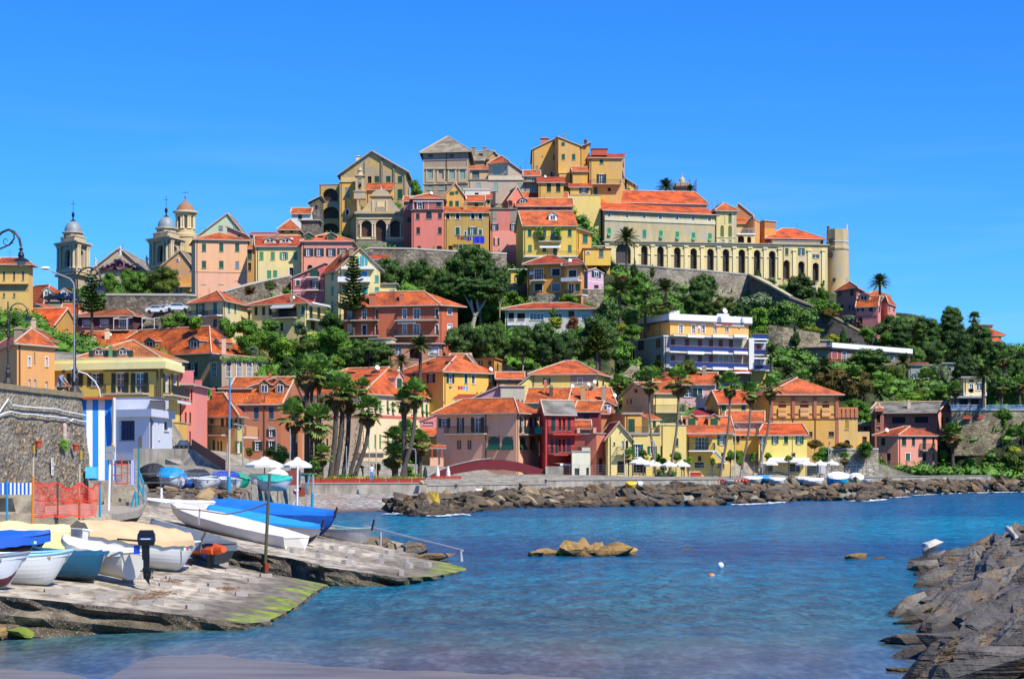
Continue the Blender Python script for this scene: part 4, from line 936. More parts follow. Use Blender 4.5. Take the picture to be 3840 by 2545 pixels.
b=zH('red_roof_house','house with a very large hipped red roof and two dormers below the church tower','G',[(135,378),(565,372),(950,372)],308,400,'#8d7866',('hip',68),[],rf='p',ovh=.8)
b.df=1
dor(b,600,205,1.6,1.2,None,'#d8cfc0','r','w');dor(b,815,205,1.5,1.1,None,'#d8cfc0','r','w');dish(b,640,190)
b=zH('garage_terrace','grey parking terrace with railing carrying parked cars','G',[(570,366),(1070,366)],272,340,'#8d877e',('fl',None,.2),[],dp_=6,ovh=.3,cat='terrace')
bal(b,0,575,1065,268,.2,'iron',1.0,SO)
b=zH('pink_shutter_house','pink house with sloping gable and green shutters below the parking terrace','G',[(478,352),(766,346)],720,722,'#d07870',('ss',300,425),[(0,'cW',[707],[478],76,70),(0,'cW',[697],[660],42,100)],rf='p',ovh=.3,dp_=9)
b2=blk(b.root,'G',[(766,346),(985,352)],425,720,'#d07870',('gs',312),[(0,'c',[808],[485],76,74,'#2a4a4a'),(0,'cW',[793],[655],50,94),(0,'c',[940],[490],40,70)],rf='p',dp_=9)
b=zH('ochre_house','ochre house under a bright orange roof with skylight at the left','G',[(100,330),(672,326)],580,740,'#b9862c',('gs',366),[],rf='b',dp_=12,ovh=.5)
skl(b,300,455,2.4,1.0)
b=zH('pink_gable_shed','little cream gable with satellite dish between the orange roofs at left','G',[(232,302),(600,302)],742,860,'#d9bca4',('gf',628,.38),[(0,'kW',[360],[705],32,42),(0,'k',[560],[645],14,14)],rf='r',ovh=.3,dp_=8);dish(b,425,700,.5);chm(b,425,650,.7,1.8,'#c9a892')
b=zH('purple_house','plum coloured house with hipped tile roof, white blinds and pergola frames','G',[(985,346),(1690,344),(2015,352)],452,665,'#5a2e40',('hip',344),[(0,'bW',[1100],[550],102,84),(0,'bW',[1325],[545],100,84),(0,'wW',[1570],[545],110,100),(1,'wW',[1860],[550],100,100),(1,'wW',[1975],[570],46,84)],rf='w',ovh=.8);chm(b,1240,385,.8,.8)
q=MB()
for x0,x1 in((1440,1610),(1800,1955)):
 for x in(x0,x1):
  c0=P(gx('G',x),gy('G',625),340);q.tb([c0,c0+Vc((0,0,1.9*1.05))],.05,5,WT);q.tb([c0+Vc((0,0,2)),c0+Vc((.3,3.5,2.4))],.05,5,WT)
 q.tb([P(gx('G',x0),gy('G',490),340),P(gx('G',x1),gy('G',490),340)],.05,5,WT)
q.bd('pergola',b.root);bal(b,0,1440,1690,640,2.5,'iron',1.0,SO)
b=zH('orange_roof_house','wide building with sagging orange tile roof behind the plum house wall','G',[(690,336),(1640,330)],960,1100,'#b59a72',('hip',650,.12),[],rf='o',dp_=17,ovh=.5)
for x,y in((1360,740),(1190,840)):chm(b,x,y,.8,1.4,'#c9b8a4')
dish(b,1395,720,.5)
b=zH('grey_arched_house','grey beige mansion with arched white windows and vast orange roof','H',[(-760,338),(640,322),(1130,334)],1092,1560,su('#a0805c',.4),('hip',782,.2),[(0,'o',[415],[1310],60,180,DKG),(0,'o',[672],[1570],10,10,DKG)],rf='o',ovh=.8)
dor(b,430,1040,2.6,1.5,None,'#7d5a44','o','w');dor(b,-130,1030,2.6,1.3,None,'#7d5a44','o','k');dor(b,720,1010,1.2,1.0,None,'#7d5a44','o','k')
b2=blk(b.root,'H',[(635,319),(782,314),(1360,327)],1112,1560,su('#a98d74',.4),('fl',None,.1),[(0,'wWA',[683],[1305],66,186),(1,'wWA',[872],[1298],66,200),(1,'wWA',[1003],[1302],66,190),(1,'wWA',[1133],[1305],66,188),(1,'wWA',[1262],[1312],62,194),(0,'o',[672],[1575],60,100,DKG)],ovh=.1)
stp(b2,1,782,1360,1098,1165,'#c49a88',.1);stp(b2,1,782,1362,1160,1185,'#8d7a6a',.3);stp(b2,0,635,782,1155,1175,'#8d7a6a',.3)
q=MB();c0=P(gx('H',810),gy('H',1070),318);q.box(c0+Vc((0,0,.9)),(.65,.55,2.6),su('#c9a090'));q.box(c0+Vc((0,0,2.3)),(.75,.65,.3),su('#5a4a44'));q.bd('chimney',b.root)
q=MB()
for k in rg(500):
 px=random.uniform(782,1358);c0=P(gx('H',px),gy('H',1150+random.gauss(15,14)),313.2+(px-782)*.0225);s_=random.uniform(.1,.22)
 a_=Vc((random.gauss(0,1),random.gauss(0,.5),random.gauss(0,1))).normalized()*s_;q.po([c0-a_,c0+a_.orthogonal(),c0+a_],fol('vine','#2d4a16','#5f8a2a'))
tag(q.bd('hanging_plants',org=P(gx('H',1070),gy('H',1150),316)),'row of plants hanging along the terrace parapet of the arched mansion','plant')
b=zH('orange_tan_house','apricot house with hipped orange roof at the far left above the quay wall','G',[(-160,246),(215,223),(692,229)],800,1480,'#c98e50',('hip',680),[(1,'wW',[372,590],[1035],28,120),(1,'c',[440],[980],16,120,'#8d7a60'),(1,'w',[375,445],[1310],28,100),(1,'w',[590],[1330],30,90)],rf='o',ovh=.6,bd_=[(1,240,250,805,1480,'#5a3a2a',.12),(1,215,690,802,830,'#8d8478',.05)])
dd=b;chm(b,235,735,.9,1.0)
yl=su('#d0b048',.15)
b=zH('yellow_balcony_house','yellow house with dark green shutters, balconies and pale roof terrace parapet','G',[(688,235),(2050,229),(2278,241)],1105,1640,yl,('fl',None,.1),[(0,'oW',[950,1210],[1262],98,160,DKG),(0,'oW',[1523,1770],[1300],104,246,DKG),(1,'oW',[2110,2215],[1310],44,230,DKG)],ovh=.1)
pale=su('#e2d79c',.1)
u0=(b.p[1]-b.p[0]).normalized();u1=(b.p[2]-b.p[1]).normalized()
zt=P(0,gy('G',985),229).z;zb=P(0,gy('G',1105),229).z
q=MB();ov=.7;e=[b.p[0]-u0*.1-u1*ov,b.p[1]+u0*ov-u1*ov,b.p[2]+u0*ov+u1*.1,b.p[3]]
q.pr([V3(p,zb+.7)for p in e],(0,0,-.85),pale);q.pr([V3(p,zt)for p in[b.p[0]-u0*.1-u1*.3,b.p[1]+u0*.3-u1*.3,b.p[2]+u0*.3,b.p[3]]],(0,0,zb+.7-zt),pale);q.bd('parapet',b.root)
b2=blk(b.root,'G',[(1030,241),(1990,237)],985,1040,'#c9bd84',('hip',765,.5),[],rf='y',dp_=10,ovh=.6,sink=.5)
for x in(1255,1560):dor(b2,x,958,1.6,.75,None,'#5a4a44','y','w')
for x in(1155,1345,1455,1655):
 p=P(gx('G',x),gy('G',932),236);q=MB();q.box(p,(.58,.08,.85),shutmat(DKG));q.bd('shutter',b2 .root)
q=MB();q.box(P(gx('G',1400),gy('G',900),235.5),(.4,.4,1.3),su('#3f7a58'));q.box(P(gx('G',1400),gy('G',832),235.5),(.48,.46,.1),MORTAR);q.bd('chimney',b2 .root)
bal(b,0,1340,1890,1440,1.4,'iron',1.1,SO);bal(b,1,2075,2285,1445,1.2,'iron',1.1,SO)
q=MB();A=b.p[0];dd_=(b.p[1]-b.p[0]).normalized();n_=Vc((dd_.y,-dd_.x))
for(xa,ya),(xb,yb)in(((1320,1120),(1320,1145)),((1320,1145),(2000,1145)),((2000,1145),(2000,1560)),((2050,1110),(2050,1560))):
 pts=[]
 for x_,y_ in((xa,ya),(xb,yb)):
  u,z=pix_on(b.p[0],b.p[1],gx('G',x_),gy('G',y_));o=A+dd_*u+n_*.15;pts.append(V3(o,z))
 q.tb(pts,.09,6,pn('olive_pipe','#4a4a34',.6))
q.bd('drain_pipe',b.root)
b=zH('pink_alley_house','pink house with narrow shutters right of the yellow balcony house','O',[(228,242),(440,242)],330,1115,'#d87a76',('fl',None,.15),[(0,'c',[325,355,400],[440],20,150,'#3a2a28'),(0,'c',[325,382],[730],22,140,'#4a4038'),(0,'c',[250,290,325],[1010],18,150,'#4a4038'),(0,'c',[380],[1000],20,200,'#5a4a40'),(0,'k',[255],[560],20,90)],dp_=10,ovh=.5)
bal(b,0,228,440,300,.9,'#d06a7a',1.7,SO)
b=zH('yellow_sliver_house','narrow ochre yellow wall between white beach house and pink house','O',[(140,234),(236,234)],790,1120,'#cda032',('fl',None,.1),[(0,'k',[160],[990],14,120)],dp_=6,ovh=.1)
wh=pn('sea_white_render','#c8ccd4',.7,var=.05)
b=zH('white_beach_house','white flat roofed beach house with blue window overhanging the rocks','N',[(1432,203),(1895,199),(2180,211)],545,1062,wh,('fl',None,.8,wh),[(0,'kW',[1612],[720],196,265,'#101c3a'),(1,'k',[1930],[770],46,360,'#3b5a78'),(1,'k',[2015],[720],14,240,'#2d3f50'),(1,'kW',[2107],[665],62,124,'#18344a')],ovh=.45,sink=.3)
q=MB();A,B_=b.p[0],b.p[1];d_=(B_-A).normalized();n_=Vc((d_.y,-d_.x))
u,z=pix_on(A,B_,gx('N',1612),gy('N',855));o=A+d_*u+n_*-.16
for dx in(-.82,-.27,.27,.82):q.box((o.x+d_.x*dx*.62*1.6,o.y+d_.y*dx,z+1.0),(.08,.06,2.0),pn('blue_frame','#16306a',.4))
q.box((o.x,o.y,z+1.5),(1.7,.06,.08),pn('blue_frame','#16306a',.4));q.bd('window_bars',b.root)
b2=blk(b.root,'N',[(1432,207),(1897,204)],306,480,pn('grey_white_render','#b9bcc6',.8),('fl',None,.1,pn('flashing','#6a6458')),[],dp_=6,ovh=.1,sink=0)
b3=blk(b.root,'N',[(1897,204.5),(2080,205)],350,480,pn('charcoal_cladding','#4a464c',.7),('fl',None,.1,IRON),[],dp_=4,ovh=0,sink=0)
q=MB();P0,P1,P2=b.p[0],b.p[1],b.p[2];zb=b.zb-.3;oo=Vc((0,0,-2.0))
q.po([V3(P0,zb),V3(P1,zb),V3(P1 .lerp(b.p[3],.5),zb-2.6),V3(P0 .lerp(b.p[3],.45),zb-2.4)][::-1],SO);q.po([V3(P1,zb),V3(P2,zb),V3(P2 .lerp(b.p[3],.4),zb-1.5),V3(P1 .lerp(b.p[3],.5),zb-2.6)][::-1],SO)
c_=sum(b.p,Vc((0,0)))/4;q.box((c_.x,c_.y+1.5,zb-2.5),(7,6,5),su('#8a8276'));q.bd('underside',b.root)
awn(b,1,2075,2245,290+10,385,1.5,pn('grey_awning','#5d5c60'))
b=zH('brown_orange_house','brown orange house with blue grey shutters and dormered roof behind the palms','O',[(805,291),(1537,289)],535,1400,'#a8603c',('gs',225),[(0,'c',[1220,1410],[667],60,150,'#24405a'),(0,'c',[1040],[640],60,92,'#24405a'),(0,'c',[1220],[922],56,96,'#2a2a3a'),(0,'oW',[1413],[920],58,92,'#1c2438'),(0,'oW',[1237],[1085],60,116,'#1c3428'),(0,'oW',[1410],[1070],60,100,'#2a2028')],rf='o',dp_=14,ovh=.5,bd_=[(0,1318,1330,450,1400,'#6a3320',.15)])
for x in(1325,1525):dor(b,x,420,1.7,1.5,None,'#8d5a40','o','w')
chm(b,1395,265,.4,.9,'#b5491e')
b2=blk(b.root,'O',[(768,294),(1140,293)],355,560,'#a05a32',('sh',328),[(0,'c',[840],[468],58,108,DKG),(0,'c',[1045],[462],60,112,DKG)],rf='r',dp_=4)
b3=blk(b.root,'O',[(1140,293.5),(1410,293.5)],560,562,'#d98a44',('ss',330,235),[(0,'k',[1200],[418],28,60,'#7a3a18')],rf='o',dp_=4)
b=zH('low_roof_house','small house with flat orange roof in front of the arched mansion','O',[(985,308),(1390,306)],278,400,'#c9b5a0',('sh',232),[(0,'c',[1073],[305],36,26,'#4a3028'),(0,'c',[1155],[305],30,26,'#4a3028')],rf='o',dp_=7)
b=zH('yellow_corner_house','yellow corner house with huge orange hip roof and laundry balcony','O',[(440,256),(962,250),(1066,257)],708,1420,'#cdb562',('hip',418),[(0,'c',[508],[790],24,90,GN),(0,'k',[660],[740],40,140,'#5a5448'),(0,'c',[790],[790],40,108,DKG),(0,'c',[850],[780],24,110,DKG),(0,'o',[932],[800],34,110,DKG),(1,'o',[993],[800],34,120,DKG),(0,'c',[460],[1040],26,150,DKG),(0,'c',[538],[1035],16,160,DKG),(0,'c',[680],[1110],34,190,GN),(0,'c',[735],[1120],22,190,DKG),(0,'c',[775],[1120],26,190,GN),(1,'o',[993],[1100],40,150,GN)],rf='o',ovh=.9)
bal(b,0,650,870,945,1.2,'iron',1.2,SO);bal(b,0,455,600,885,.8,'#c98a50',1.4);bal(b,1,1040,1175,968,.7,'#c98a50',1.5)
chm(b,548,440,.3,.8,'#b5371a');chm(b,680,470,.4,1.0,'#b5371a')
b2=blk(b.root,'O',[(440,268),(532,268)],352,620,'#cda85a',('fl',),[(0,'c',[502],[480],22,112,GN)],dp_=5);stp(b2,0,440,532,250,352,'#c9606a',.1)
b=zH('cream_hotel','long cream building with half open green shutters and dormered orange roof behind the palms','P',[(185,304),(1205,296),(2332,325)],418,1500,'#dcc4a4',('hip',100,.25),[(1,'a',[(1375,575),(1437,570),(1533,575),(1598,590),(1882,600),(1972,612),(2027,622),(2107,620)],None,26,130,'#2f6a48'),(1,'c',[(2160,620)],None,18,110,'#5a6a78'),(1,'k',[(2045,520),(2107,528),(2160,530)],None,20,30,'#4a2a38'),(1,'c',[(1378,1025),(1440,1022),(1538,1015),(1598,1010)],None,24,164,'#4f8a5a'),(1,'c',[(1290,1055)],None,24,90,'#4f8a5a'),(0,'c',[290,480],[560],60,80,DKG),(0,'cA',[683],[545],40,130,'#3a4250'),(0,'c',[765],[1040],26,92,DKG),(0,'k',[282,468],[485],44,26),(1,'k',[1447],[1278],40,64,'#8d7a60')],rf='p',ovh=.5,bd_=[(1,1205,2332,722,736,'#b55a4c',.04),(0,785,1205,705,722,'#b55a4c',.04)])
b.df=1
for x,y in((1680,360),(2175,400)):dor(b,x,y,2.6,1.9,GN,'#cf9a90','p','c')
for x,y in((1290,195),(1080,160),(1385,150),(340,375)):skl(b,x,y,1.2,1.6)
for x,y,in((945,115),(745,320),(1690,200)):chm(b,x,y,.8,1.2,'#d8d4cc')
dish(b,1400,130,.7);antenna(b,1390,110,4);antenna(b,1300,120,4.5)
b2=blk(b.root,'P',[(1210,294),(1480,295)],1180,1500,'#c9b090',('fl',),[],dp_=4)
b=zH('yellow_laundry_house','yellow house with hipped orange roof and pink laundry below its windows','Q',[(-20,324),(547,315),(1196,322)],312,640,'#d6a436',('hip',128,.3),[(0,'oW',[393],[400],50,112,'#14203a'),(0,'k',[172],[352],54,20,'#5a2a18'),(1,'oW',[637],[400],48,114,DKG),(1,'cW',[835],[405],40,116),(1,'kW',[930],[412],38,116,'#1a2a24'),(1,'oW',[1153],[422],30,112,GN)],rf='p',ovh=.6)
skl(b,380,205,.8,.9);skl(b,622,195,.9,1.4);chm(b,460,190,.2,1.2,'#8d5a40')
b2=blk(b.root,'Q',[(605,329),(835,326)],168,330,'#c99a34',('gs',96),[],rf='p',dp_=8,sink=1)
b3=blk(b.root,'Q',[(762,324),(905,322)],178,320,'#cfa038',('gf',112),[(0,'o',[850],[208],36,62,DKG),(0,'c',[783],[205],26,60)],rf='g',dp_=6,sink=1)
b4=blk(b.root,'Q',[(905,330),(1195,326),(1355,338)],150,330,'#c98c30',('fl',None,.2,su('#b5642e')),[(0,'c',[1137],[205],42,58,DKG),(1,'c',[1240],[265],24,104,GN),(0,'o',[1022],[208],24,68,DKG)],sink=1,ovh=.3)
bal(b4,1,1205,1400,322,2.0,'iron',1.1,IRON);dish(b,1150,318,.6)
b=zH('red_roof_annex','low annex with orange roofs between the two yellow waterfront houses','Q',[(1225,318),(1560,318)],395,560,'#9a6a48',('gs',330),[(0,'k',[1380],[430],20,30)],rf='p',dp_=7)
b=zH('lilac_wall_house','lilac and grey weathered house wedge in front of the yellow houses','Q',[(925,301),(1276,300)],740,742,'#a5829c',('ss',640,488),[],rf='p',ovh=.3,dp_=8)
b2=blk(b.root,'Q',[(1276,299.5),(1577,301)],500,740,su('#aaa696',.8),('fl',None,.15,su('#b59a80')),[(0,'k',[1422],[672],26,26),(0,'k',[1502],[690],14,50),(0,'k',[1550],[685],16,24)],ovh=.25,dp_=8)
b3=blk(b.root,'Q',[(700,303),(930,302)],660,700,'#c98a4c',('sh',606),[],rf='r',dp_=5,sink=1)
b=zH('yellow_hip_house','pale yellow and grey house with pointed orange hip roof on the waterfront slope','S',[(-362,316),(452,314),(624,326)],178,420,'#dcc25c',('hip',12,.42),[(0,'o',[-166],[264],44,78,DKG),(0,'cW',[253],[260],54,64,'#2a5a4a'),(1,'cA',[473],[305],34,100,'#5a2a20'),(1,'cA',[548],[308],26,96,'#5a2a20')],rf='p',ovh=.6,ei=0)
stp(b,0,132,452,182,420,su('#a39478',.6),.03);antenna(b,130,30,3);antenna(b,60,40,2.5)
b2=blk(b.root,'Q',[(1480,315.6),(1667,315.9)],660,661,'#dcc25c',('ss',492,343),[(0,'kW',[1663],[577],30,34,'#7a5a40')],rf='p',ovh=.4,dp_=10);skl(b2,1500,430,1.4,1.4)
for x,y in((155,325),(362,305),(437,275)):
 dish(b,x,y,.55,on=313.4)
b=zH('orange_roof_house','grey walled house with broad orange roofs below the pointed hip roof','S',[(85,309),(700,312)],548,700,'#9a8672',('gs',358),[(0,'k',[300],[600],20,20)],rf='p',dp_=10)
chm(b,290,500,.7,2.0,'#b08a60');chm(b,555,520,.7,2.2,'#9a8478');dish(b,690,480,.6)
b2=blk(b.root,'Q',[(1595,307),(2112,305)],690,800,'#9d968a',('gs',530),[],rf='o',dp_=9,sink=4)
chm(b2,1842,600,.4,2.0,'#c5642c');chm(b2,1915,620,.6,1.4,'#5a4038')
b3=blk(b.root,'S',[(340,300),(640,300)],670,800,'#c47a3a',('sh',545),[(0,'wW',[675-40],[640],50,70)],rf='p',dp_=7,sink=4)
dor(b3,600,640,2.0,1.0,None,'#b5602c','o','w')
b=zH('pink_sea_house','large dusty pink house with green shutters and big arched openings above the footbridge','Q',[(463,293),(1478,284),(1762,293)],832,1580,'#d8a084',('hip',658,.2),[(0,'oW',[563],[965],72,118,DKG),(0,'o',[768],[997],42,196,DKG),(0,'oW',[985],[992],80,194,DKG),(0,'o',[750],[1240],20,110,DKG),(0,'o',[882],[1240],20,112,DKG),(0,'aA',[1190,1365],[1218],146,172,'#0f4a3c'),(1,'oW',[1553],[990],38,196,DKG),(1,'oW',[1680],[988],38,194,DKG),(1,'aA',[1553,1683],[1220],74,166,'#0f4a3c')],rf='o',ovh=.7,bd_=[(0,1084,1094,850,1420,'#6a4a44',.12)])
bal(b,0,612,1112,1100,1.0,'iron',1.1,SO);bal(b,1,1505,1790,1102,1.1,'iron',1.1,SO)
q=MB();c0=P(gx('Q',1755),gy('Q',1060),286);q.box(c0,(1.1,.05,1.0),pn('teal_cloth','#0c7a72',.8));tag(q.bd('beach_mat',org=c0),'teal cloth screen hung on the corner balcony of the pink house','cloth')
q=MB();c0=P(gx('Q',470),gy('Q',1560),290.5);q.box(c0+Vc((0,-1.6,.6)),(2.0,2.4,2.6),su('#d8a084'));q.bd('porch_base',b.root)
q=MB()
for s_ in(-1,1):q.box(P(gx('Q',470),gy('Q',1345),287.2)+Vc((s_*.75,0,0)),(.15,.15,1.8),su('#b0402c'))
q.bd('porch_posts',b.root)
q=MB();t0=P(gx('Q',482),gy('Q',1265),288);q.pr([t0+Vc((-1.3,-.9,-.2)),t0+Vc((1.3,-.9,-.2)),t0+Vc((1.15,.9,.3)),t0+Vc((-1.1,.9,.3))],(0,0,-.1),TILE['p'],SO,SO,[(0,0),(7.8,0),(7.8,3.6),(0,3.6)]);q.bd('porch_roof',b.root)
b=zH('low_yellow_house','low ochre house with orange roof tucked behind the fan palms','Q',[(225,301),(465,298)],1118,1560,'#b98f3c',('sh',988),[],rf='o',dp_=9)
b=zH('pink_shed','pink shed wall with small window behind the left corner of the pink house','Q',[(248,306),(480,304)],1010,1012,'#cf8088',('ss',935,845),[(0,'w',[355],[968],130,34)],rf='p',ovh=.2,dp_=6)
rd=su('#a81c1e',.15)
b=zH('red_arched_house','bright red house with stone slab roof, loggia arches and two balconies','Q',[(1768,291),(1845,283),(2218,286)],832,1520,rd,('gf',690),[(1,'c',[1942],[978],52,186,'#163a34'),(1,'c',[2142],[975],38,180,'#163a34'),(1,'kA',[2026,2078],[985],30,150),(1,'c',[1925,1985],[1255],34,190,'#0f3a38'),(1,'c',[2138],[1245],54,180,'#3a3a4a'),(1,'kA',[2025,2078],[1250],30,170),(0,'k',[1812],[985],14,46),(0,'k',[1812],[1295],16,110)],rf='g',ovh=.6)
bal(b,1,1880,2225,1102,1.2,'iron',1.1,rd);bal(b,1,1880,2262,1362,1.4,'iron',1.1,rd)
awn(b,1,1930,2290,1470,1500,2.0,pn('canvas_beige','#a39a7c'))
b=zH('crimson_house','dark red house with peeling plaster and one green window beside the red house','S',[(192,297),(497,294)],640,960,su('#8d1c20',.6),('gs',526),[(0,'c',[335],[720],66,94,'#0f3530')],rf='o',dp_=11)
b=zH('salmon_terrace_house','salmon pink building with planted roof terrace over a low restaurant','S',[(188,287),(462,285),(568,287)],932,1500,'#c06a58',('fl',None,.15),[(1,'k',[520],[1330],60,180,'#3a3a3c')],dp_=9,ovh=.15)
bal(b,0,232,420,926,.2,'iron',1.2,SO)
for x in(232,440):q=MB();q.box(P(gx('S',x),gy('S',890),285),(.5,.4,.85),su('#d08a7a'));q.bd('terrace_post',b.root)
b2=blk(b.root,'S',[(200,290),(380,290)],850,932,'#c98a60',('gs',770),[],rf='p',dp_=5,sink=.3)
b=zH('white_kiosk','small whitewashed house with dark arched door at the foot of the red house','S',[(152,280),(385,280)],1160,1500,'#d3cfc4',('fl',None,.15),[(0,'kA',[350],[1430],36,140,'#1c2a2c'),(0,'k',[215],[1430],60,120,'#2c3430')],dp_=5,ovh=.1)
b2=blk(b.root,'S',[(278,281),(384,281)],1112,1160,'#b5b0a4',('fl',None,.1),[],dp_=4,ovh=0,sink=0)
yl2='#d9bf62'
b=zH('yellow_gable_house','small pale yellow gabled house with round attic hole and striped tile roof','S',[(500,294),(610,283),(890,283)],958,1470,'#dcc97c',('gs',802),[(1,'k',[765],[912],20,20),(1,'k',[848],[1085],32,132,'#101a20'),(1,'w',[795],[1070],26,90),(1,'kL',[778],[1355],98,150,'#241c28'),(1,'k',[688],[1058],22,34,'#3a2a18')],rf='o',ovh=.6)
bal(b,1,720,905,1182,.9,'iron',1.0,SO)
b=zH('terrace_house','ochre and yellow stepped house with roof terrace and tall green door','S',[(572,303),(822,293),(1036,293)],672,960,'#cfa040',('fl',None,.15),[(1,'c',[905],[828],84,168),(0,'k',[618],[785],34,24)],ovh=.2)
bal(b,1,780,1045,668,.25,'iron',1.0,SO)
b=zH('yellow_shutter_house','yellow house with sloping top and single green shutter between the tall palms','S',[(1036,289.5),(1126,288),(1266,288)],745,1320,yl2,('sh',690),[(1,'c',[1195],[815],42,84)],ovh=.2,dp_=6)
b=zH('yellow_cafe_house','yellow house with green shuttered doors behind the white cafe umbrellas','S',[(892,283),(1264,283)],935,1470,yl2,('fl',None,.2),[(0,'oW',[985],[1150],66,168,GN),(0,'oW',[1170],[1138],56,98,GN),(0,'kL',[1010],[1370],160,120)],dp_=6,ovh=.2)
bal(b,0,840,1120,930,.2,'iron',1.0,SO)
b=zH('yellow_box_house','plain yellow cube house with two green shutters right of the cafe','S',[(1266,284),(1602,284)],826,1450,yl2,('fl',None,.12),[(0,'c',[1478],[1040],46,100),(0,'c',[1284],[1160],32,150)],dp_=8,ovh=.08)
b=zH('peach_balcony_house','peach gabled house with long balcony and two dark doors among the tall palms','S',[(790,317),(1182,304),(1500,305)],408,860,'#d3a874',('gf',288,.42),[(0,'k',[855],[520],18,56,'#5a2a18'),(0,'k',[897],[520],26,58,'#5a2a18'),(1,'c',[1257,1425],[555],62,192,'#0f2f30'),(1,'k',[1262],[768],46,100,'#3a2420'),(1,'c',[1430],[765],54,104,'#1c3a38')],rf='o',ovh=.5)
stp(b,1,1184,1500,412,860,'#d6bc6c',.03);bal(b,1,1184,1548,655,1.2,'iron',1.1,SO)
q=MB();c0=P(gx('S',955),gy('S',388),310);q.lt(Vc((0,0,0)),[(.36,0),(.36,.08),(0,.08)],18,pn('round_vent','#5a2018',.8));o=q.bd('round_vent',b.root,org=(0,0,0));o.location=c0-ORG[b.root.name]-Vc((.0,.6,0));o.rotation_euler=(R(90),0,R(-18))
b=zH('pale_pink_house','pale pink house with wide white window under a long orange roof','S',[(1182,326),(1968,322)],300,720,'#d6a0a4',('gs',168),[(0,'oW',[1630],[410],108,108,DKG),(0,'aAW',[1776],[408],56,112,'#1f4a44'),(0,'k',[1665],[620],70,30),(0,'k',[1790],[620],80,30),(0,'o',[1500],[410],30,90,GN)],rf='p',dp_=11)
skl(b,1270,215,1.6,1.0);skl(b,1590,215,1.6,1.0);chm(b,1825,190,.7,1.3)
b=zH('yellow_green_window_house','yellow house with two green windows and bright gable roof left of the villa','T',[(168,311),(322,301),(716,301)],537,700,'#cfa02c',('gf',398,.55),[(1,'c',[387,636],[608],54,88)],rf='b',ovh=.4)
b=zH('low_orange_roof','low house with wide orange roof below the yellow house beside the villa','T',[(420,297),(882,293)],768,860,'#bfa090',('gs',658),[],rf='p',dp_=7)
b=zH('crimson_roof_shed','shed with crimson sheet roof behind the dormer house','S',[(1690,301),(2050,300)],702,800,'#8d7468',('sh',636),[],rf='k',dp_=6)
b=zH('dormer_house','yellow house with two dormers, glazed balcony doors and white outdoor stairs','S',[(1600,286),(2190,286)],905,1420,'#cdb04a',('gs',722),[(0,'wL',[1800],[1055],170,156),(0,'oW',[2055],[1015],56,112,GN),(0,'c',[1770],[1245],42,62,DKG),(0,'c',[2062],[1200],40,58,DKG),(0,'c',[1765],[1330],116,70,DKG),(0,'c',[2040],[1335],90,66,DKG)],rf='p',dp_=11,ovh=.5)
for x in(1672,1955):dor(b,x,825,1.8,1.2,GN,'#cf8a3c','p','c')
bal(b,0,1620,1950,1142,1.8,'iron',1.1,WT);awn(b,0,1612,1972,935,965,1.6,TILE['p'],'porch_roof')
q=MB();A=b.p[0]
for k in rg(12):
 c0=P(gx('S',1955+k*12),gy('S',1152+k*12.5),284.8);q.box(c0-Vc((0,0,.12)),(.55,1.2,.26),WT)
c0,c1=P(gx('S',1950),gy('S',1075),284),P(gx('S',2090),gy('S',1210),284);q.tb([c0,c1],.03,5,IRON);q.bd('outdoor_stairs',b.root)
b=zH('yellow_recess_house','shaded yellow house with terrace arch between dormer house and beach bar','T',[(500,294),(822,294)],940,1180,'#c9a638',('sh',820),[(0,'c',[565],[1000],38,92,DKG),(0,'k',[628],[970],38,38,'#4a2a18'),(0,'k',[515],[1000],20,88)],rf='p',dp_=8)
dish(b,490,760,.6)
b=zH('beach_bar_house','long yellow beach bar with low orange roof and white awnings','T',[(828,290),(1440,289)],945,1430,'#dcc562',('hip',806,.12),[(0,'oW',[883],[1005],46,104,GN),(0,'oW',[1037],[1005],40,104,GN),(0,'c',[1175],[1003],50,104),(0,'oW',[1348],[1005],48,106,GN),(0,'k',[1268],[1197],50,46,'#5a2a1c'),(0,'kL',[960],[1370],90,90),(0,'kL',[1275],[1365],150,100)],rf='b',dp_=13,ovh=.3)
stp(b,0,1255,1262,960,1190,'#9a8a50',.05)
q=MB();c0=P(gx('T',812),gy('T',940),289);q.box(c0+Vc((0,0,.5)),(.45,.45,1.2),su('#6a4030'));q.bd('chimney',b.root)
awn(b,0,940,1470,1235,1300,3.0,pn('white_canvas','#cfcfcb'));
q=MB();c0=P(gx('T',1130),gy('T',1340),288.6)
for k in rg(14):a_=k*tau/14;a2=a_+tau/14;q.tb([c0+Vc((.25*cos(a_),0,.25*sin(a_))),c0+Vc((.25*cos(a2),0,.25*sin(a2)))],.06,6,pn('lifebuoy_red','#a03024')if k%4<2 else WT)
tag(q.bd('lifebuoy',org=c0),'red and white lifebuoy on the wall of the yellow beach bar','lifebuoy')
vy=su('#d09a30',.35)
b=zH('arched_villa','big orange yellow villa with three arched loggia bays and brick red pilasters','T',[(740,318),(975,306),(1842,306)],432,1150,vy,('hip',232,.36),[(1,'kA',[1127],[595],100,150,'#a0622c'),(1,'kA',[1407],[590],112,160,'#9a5a28'),(1,'kA',[1678],[600],90,160,'#8a5a30'),(1,'k',[1483],[938],54,64,'#5a3020'),(1,'k',[1748],[937],68,62,'#3a2a24'),(0,'c',[755],[610],24,150,'#6a3420'),(1,'k',[1335],[915],50,20)],rf='p',ovh=.8,cat='villa')
bk=su('#a8583c',.4)
for x in(992,1266,1541,1818):stp(b,1,x-19,x+19,440,735,bk,.22,'pilaster')
stp(b,1,992-19,992+19,735,830,bk,.1,'pilaster');stp(b,1,1800,1842,735,1130,bk,.05,'pilaster')
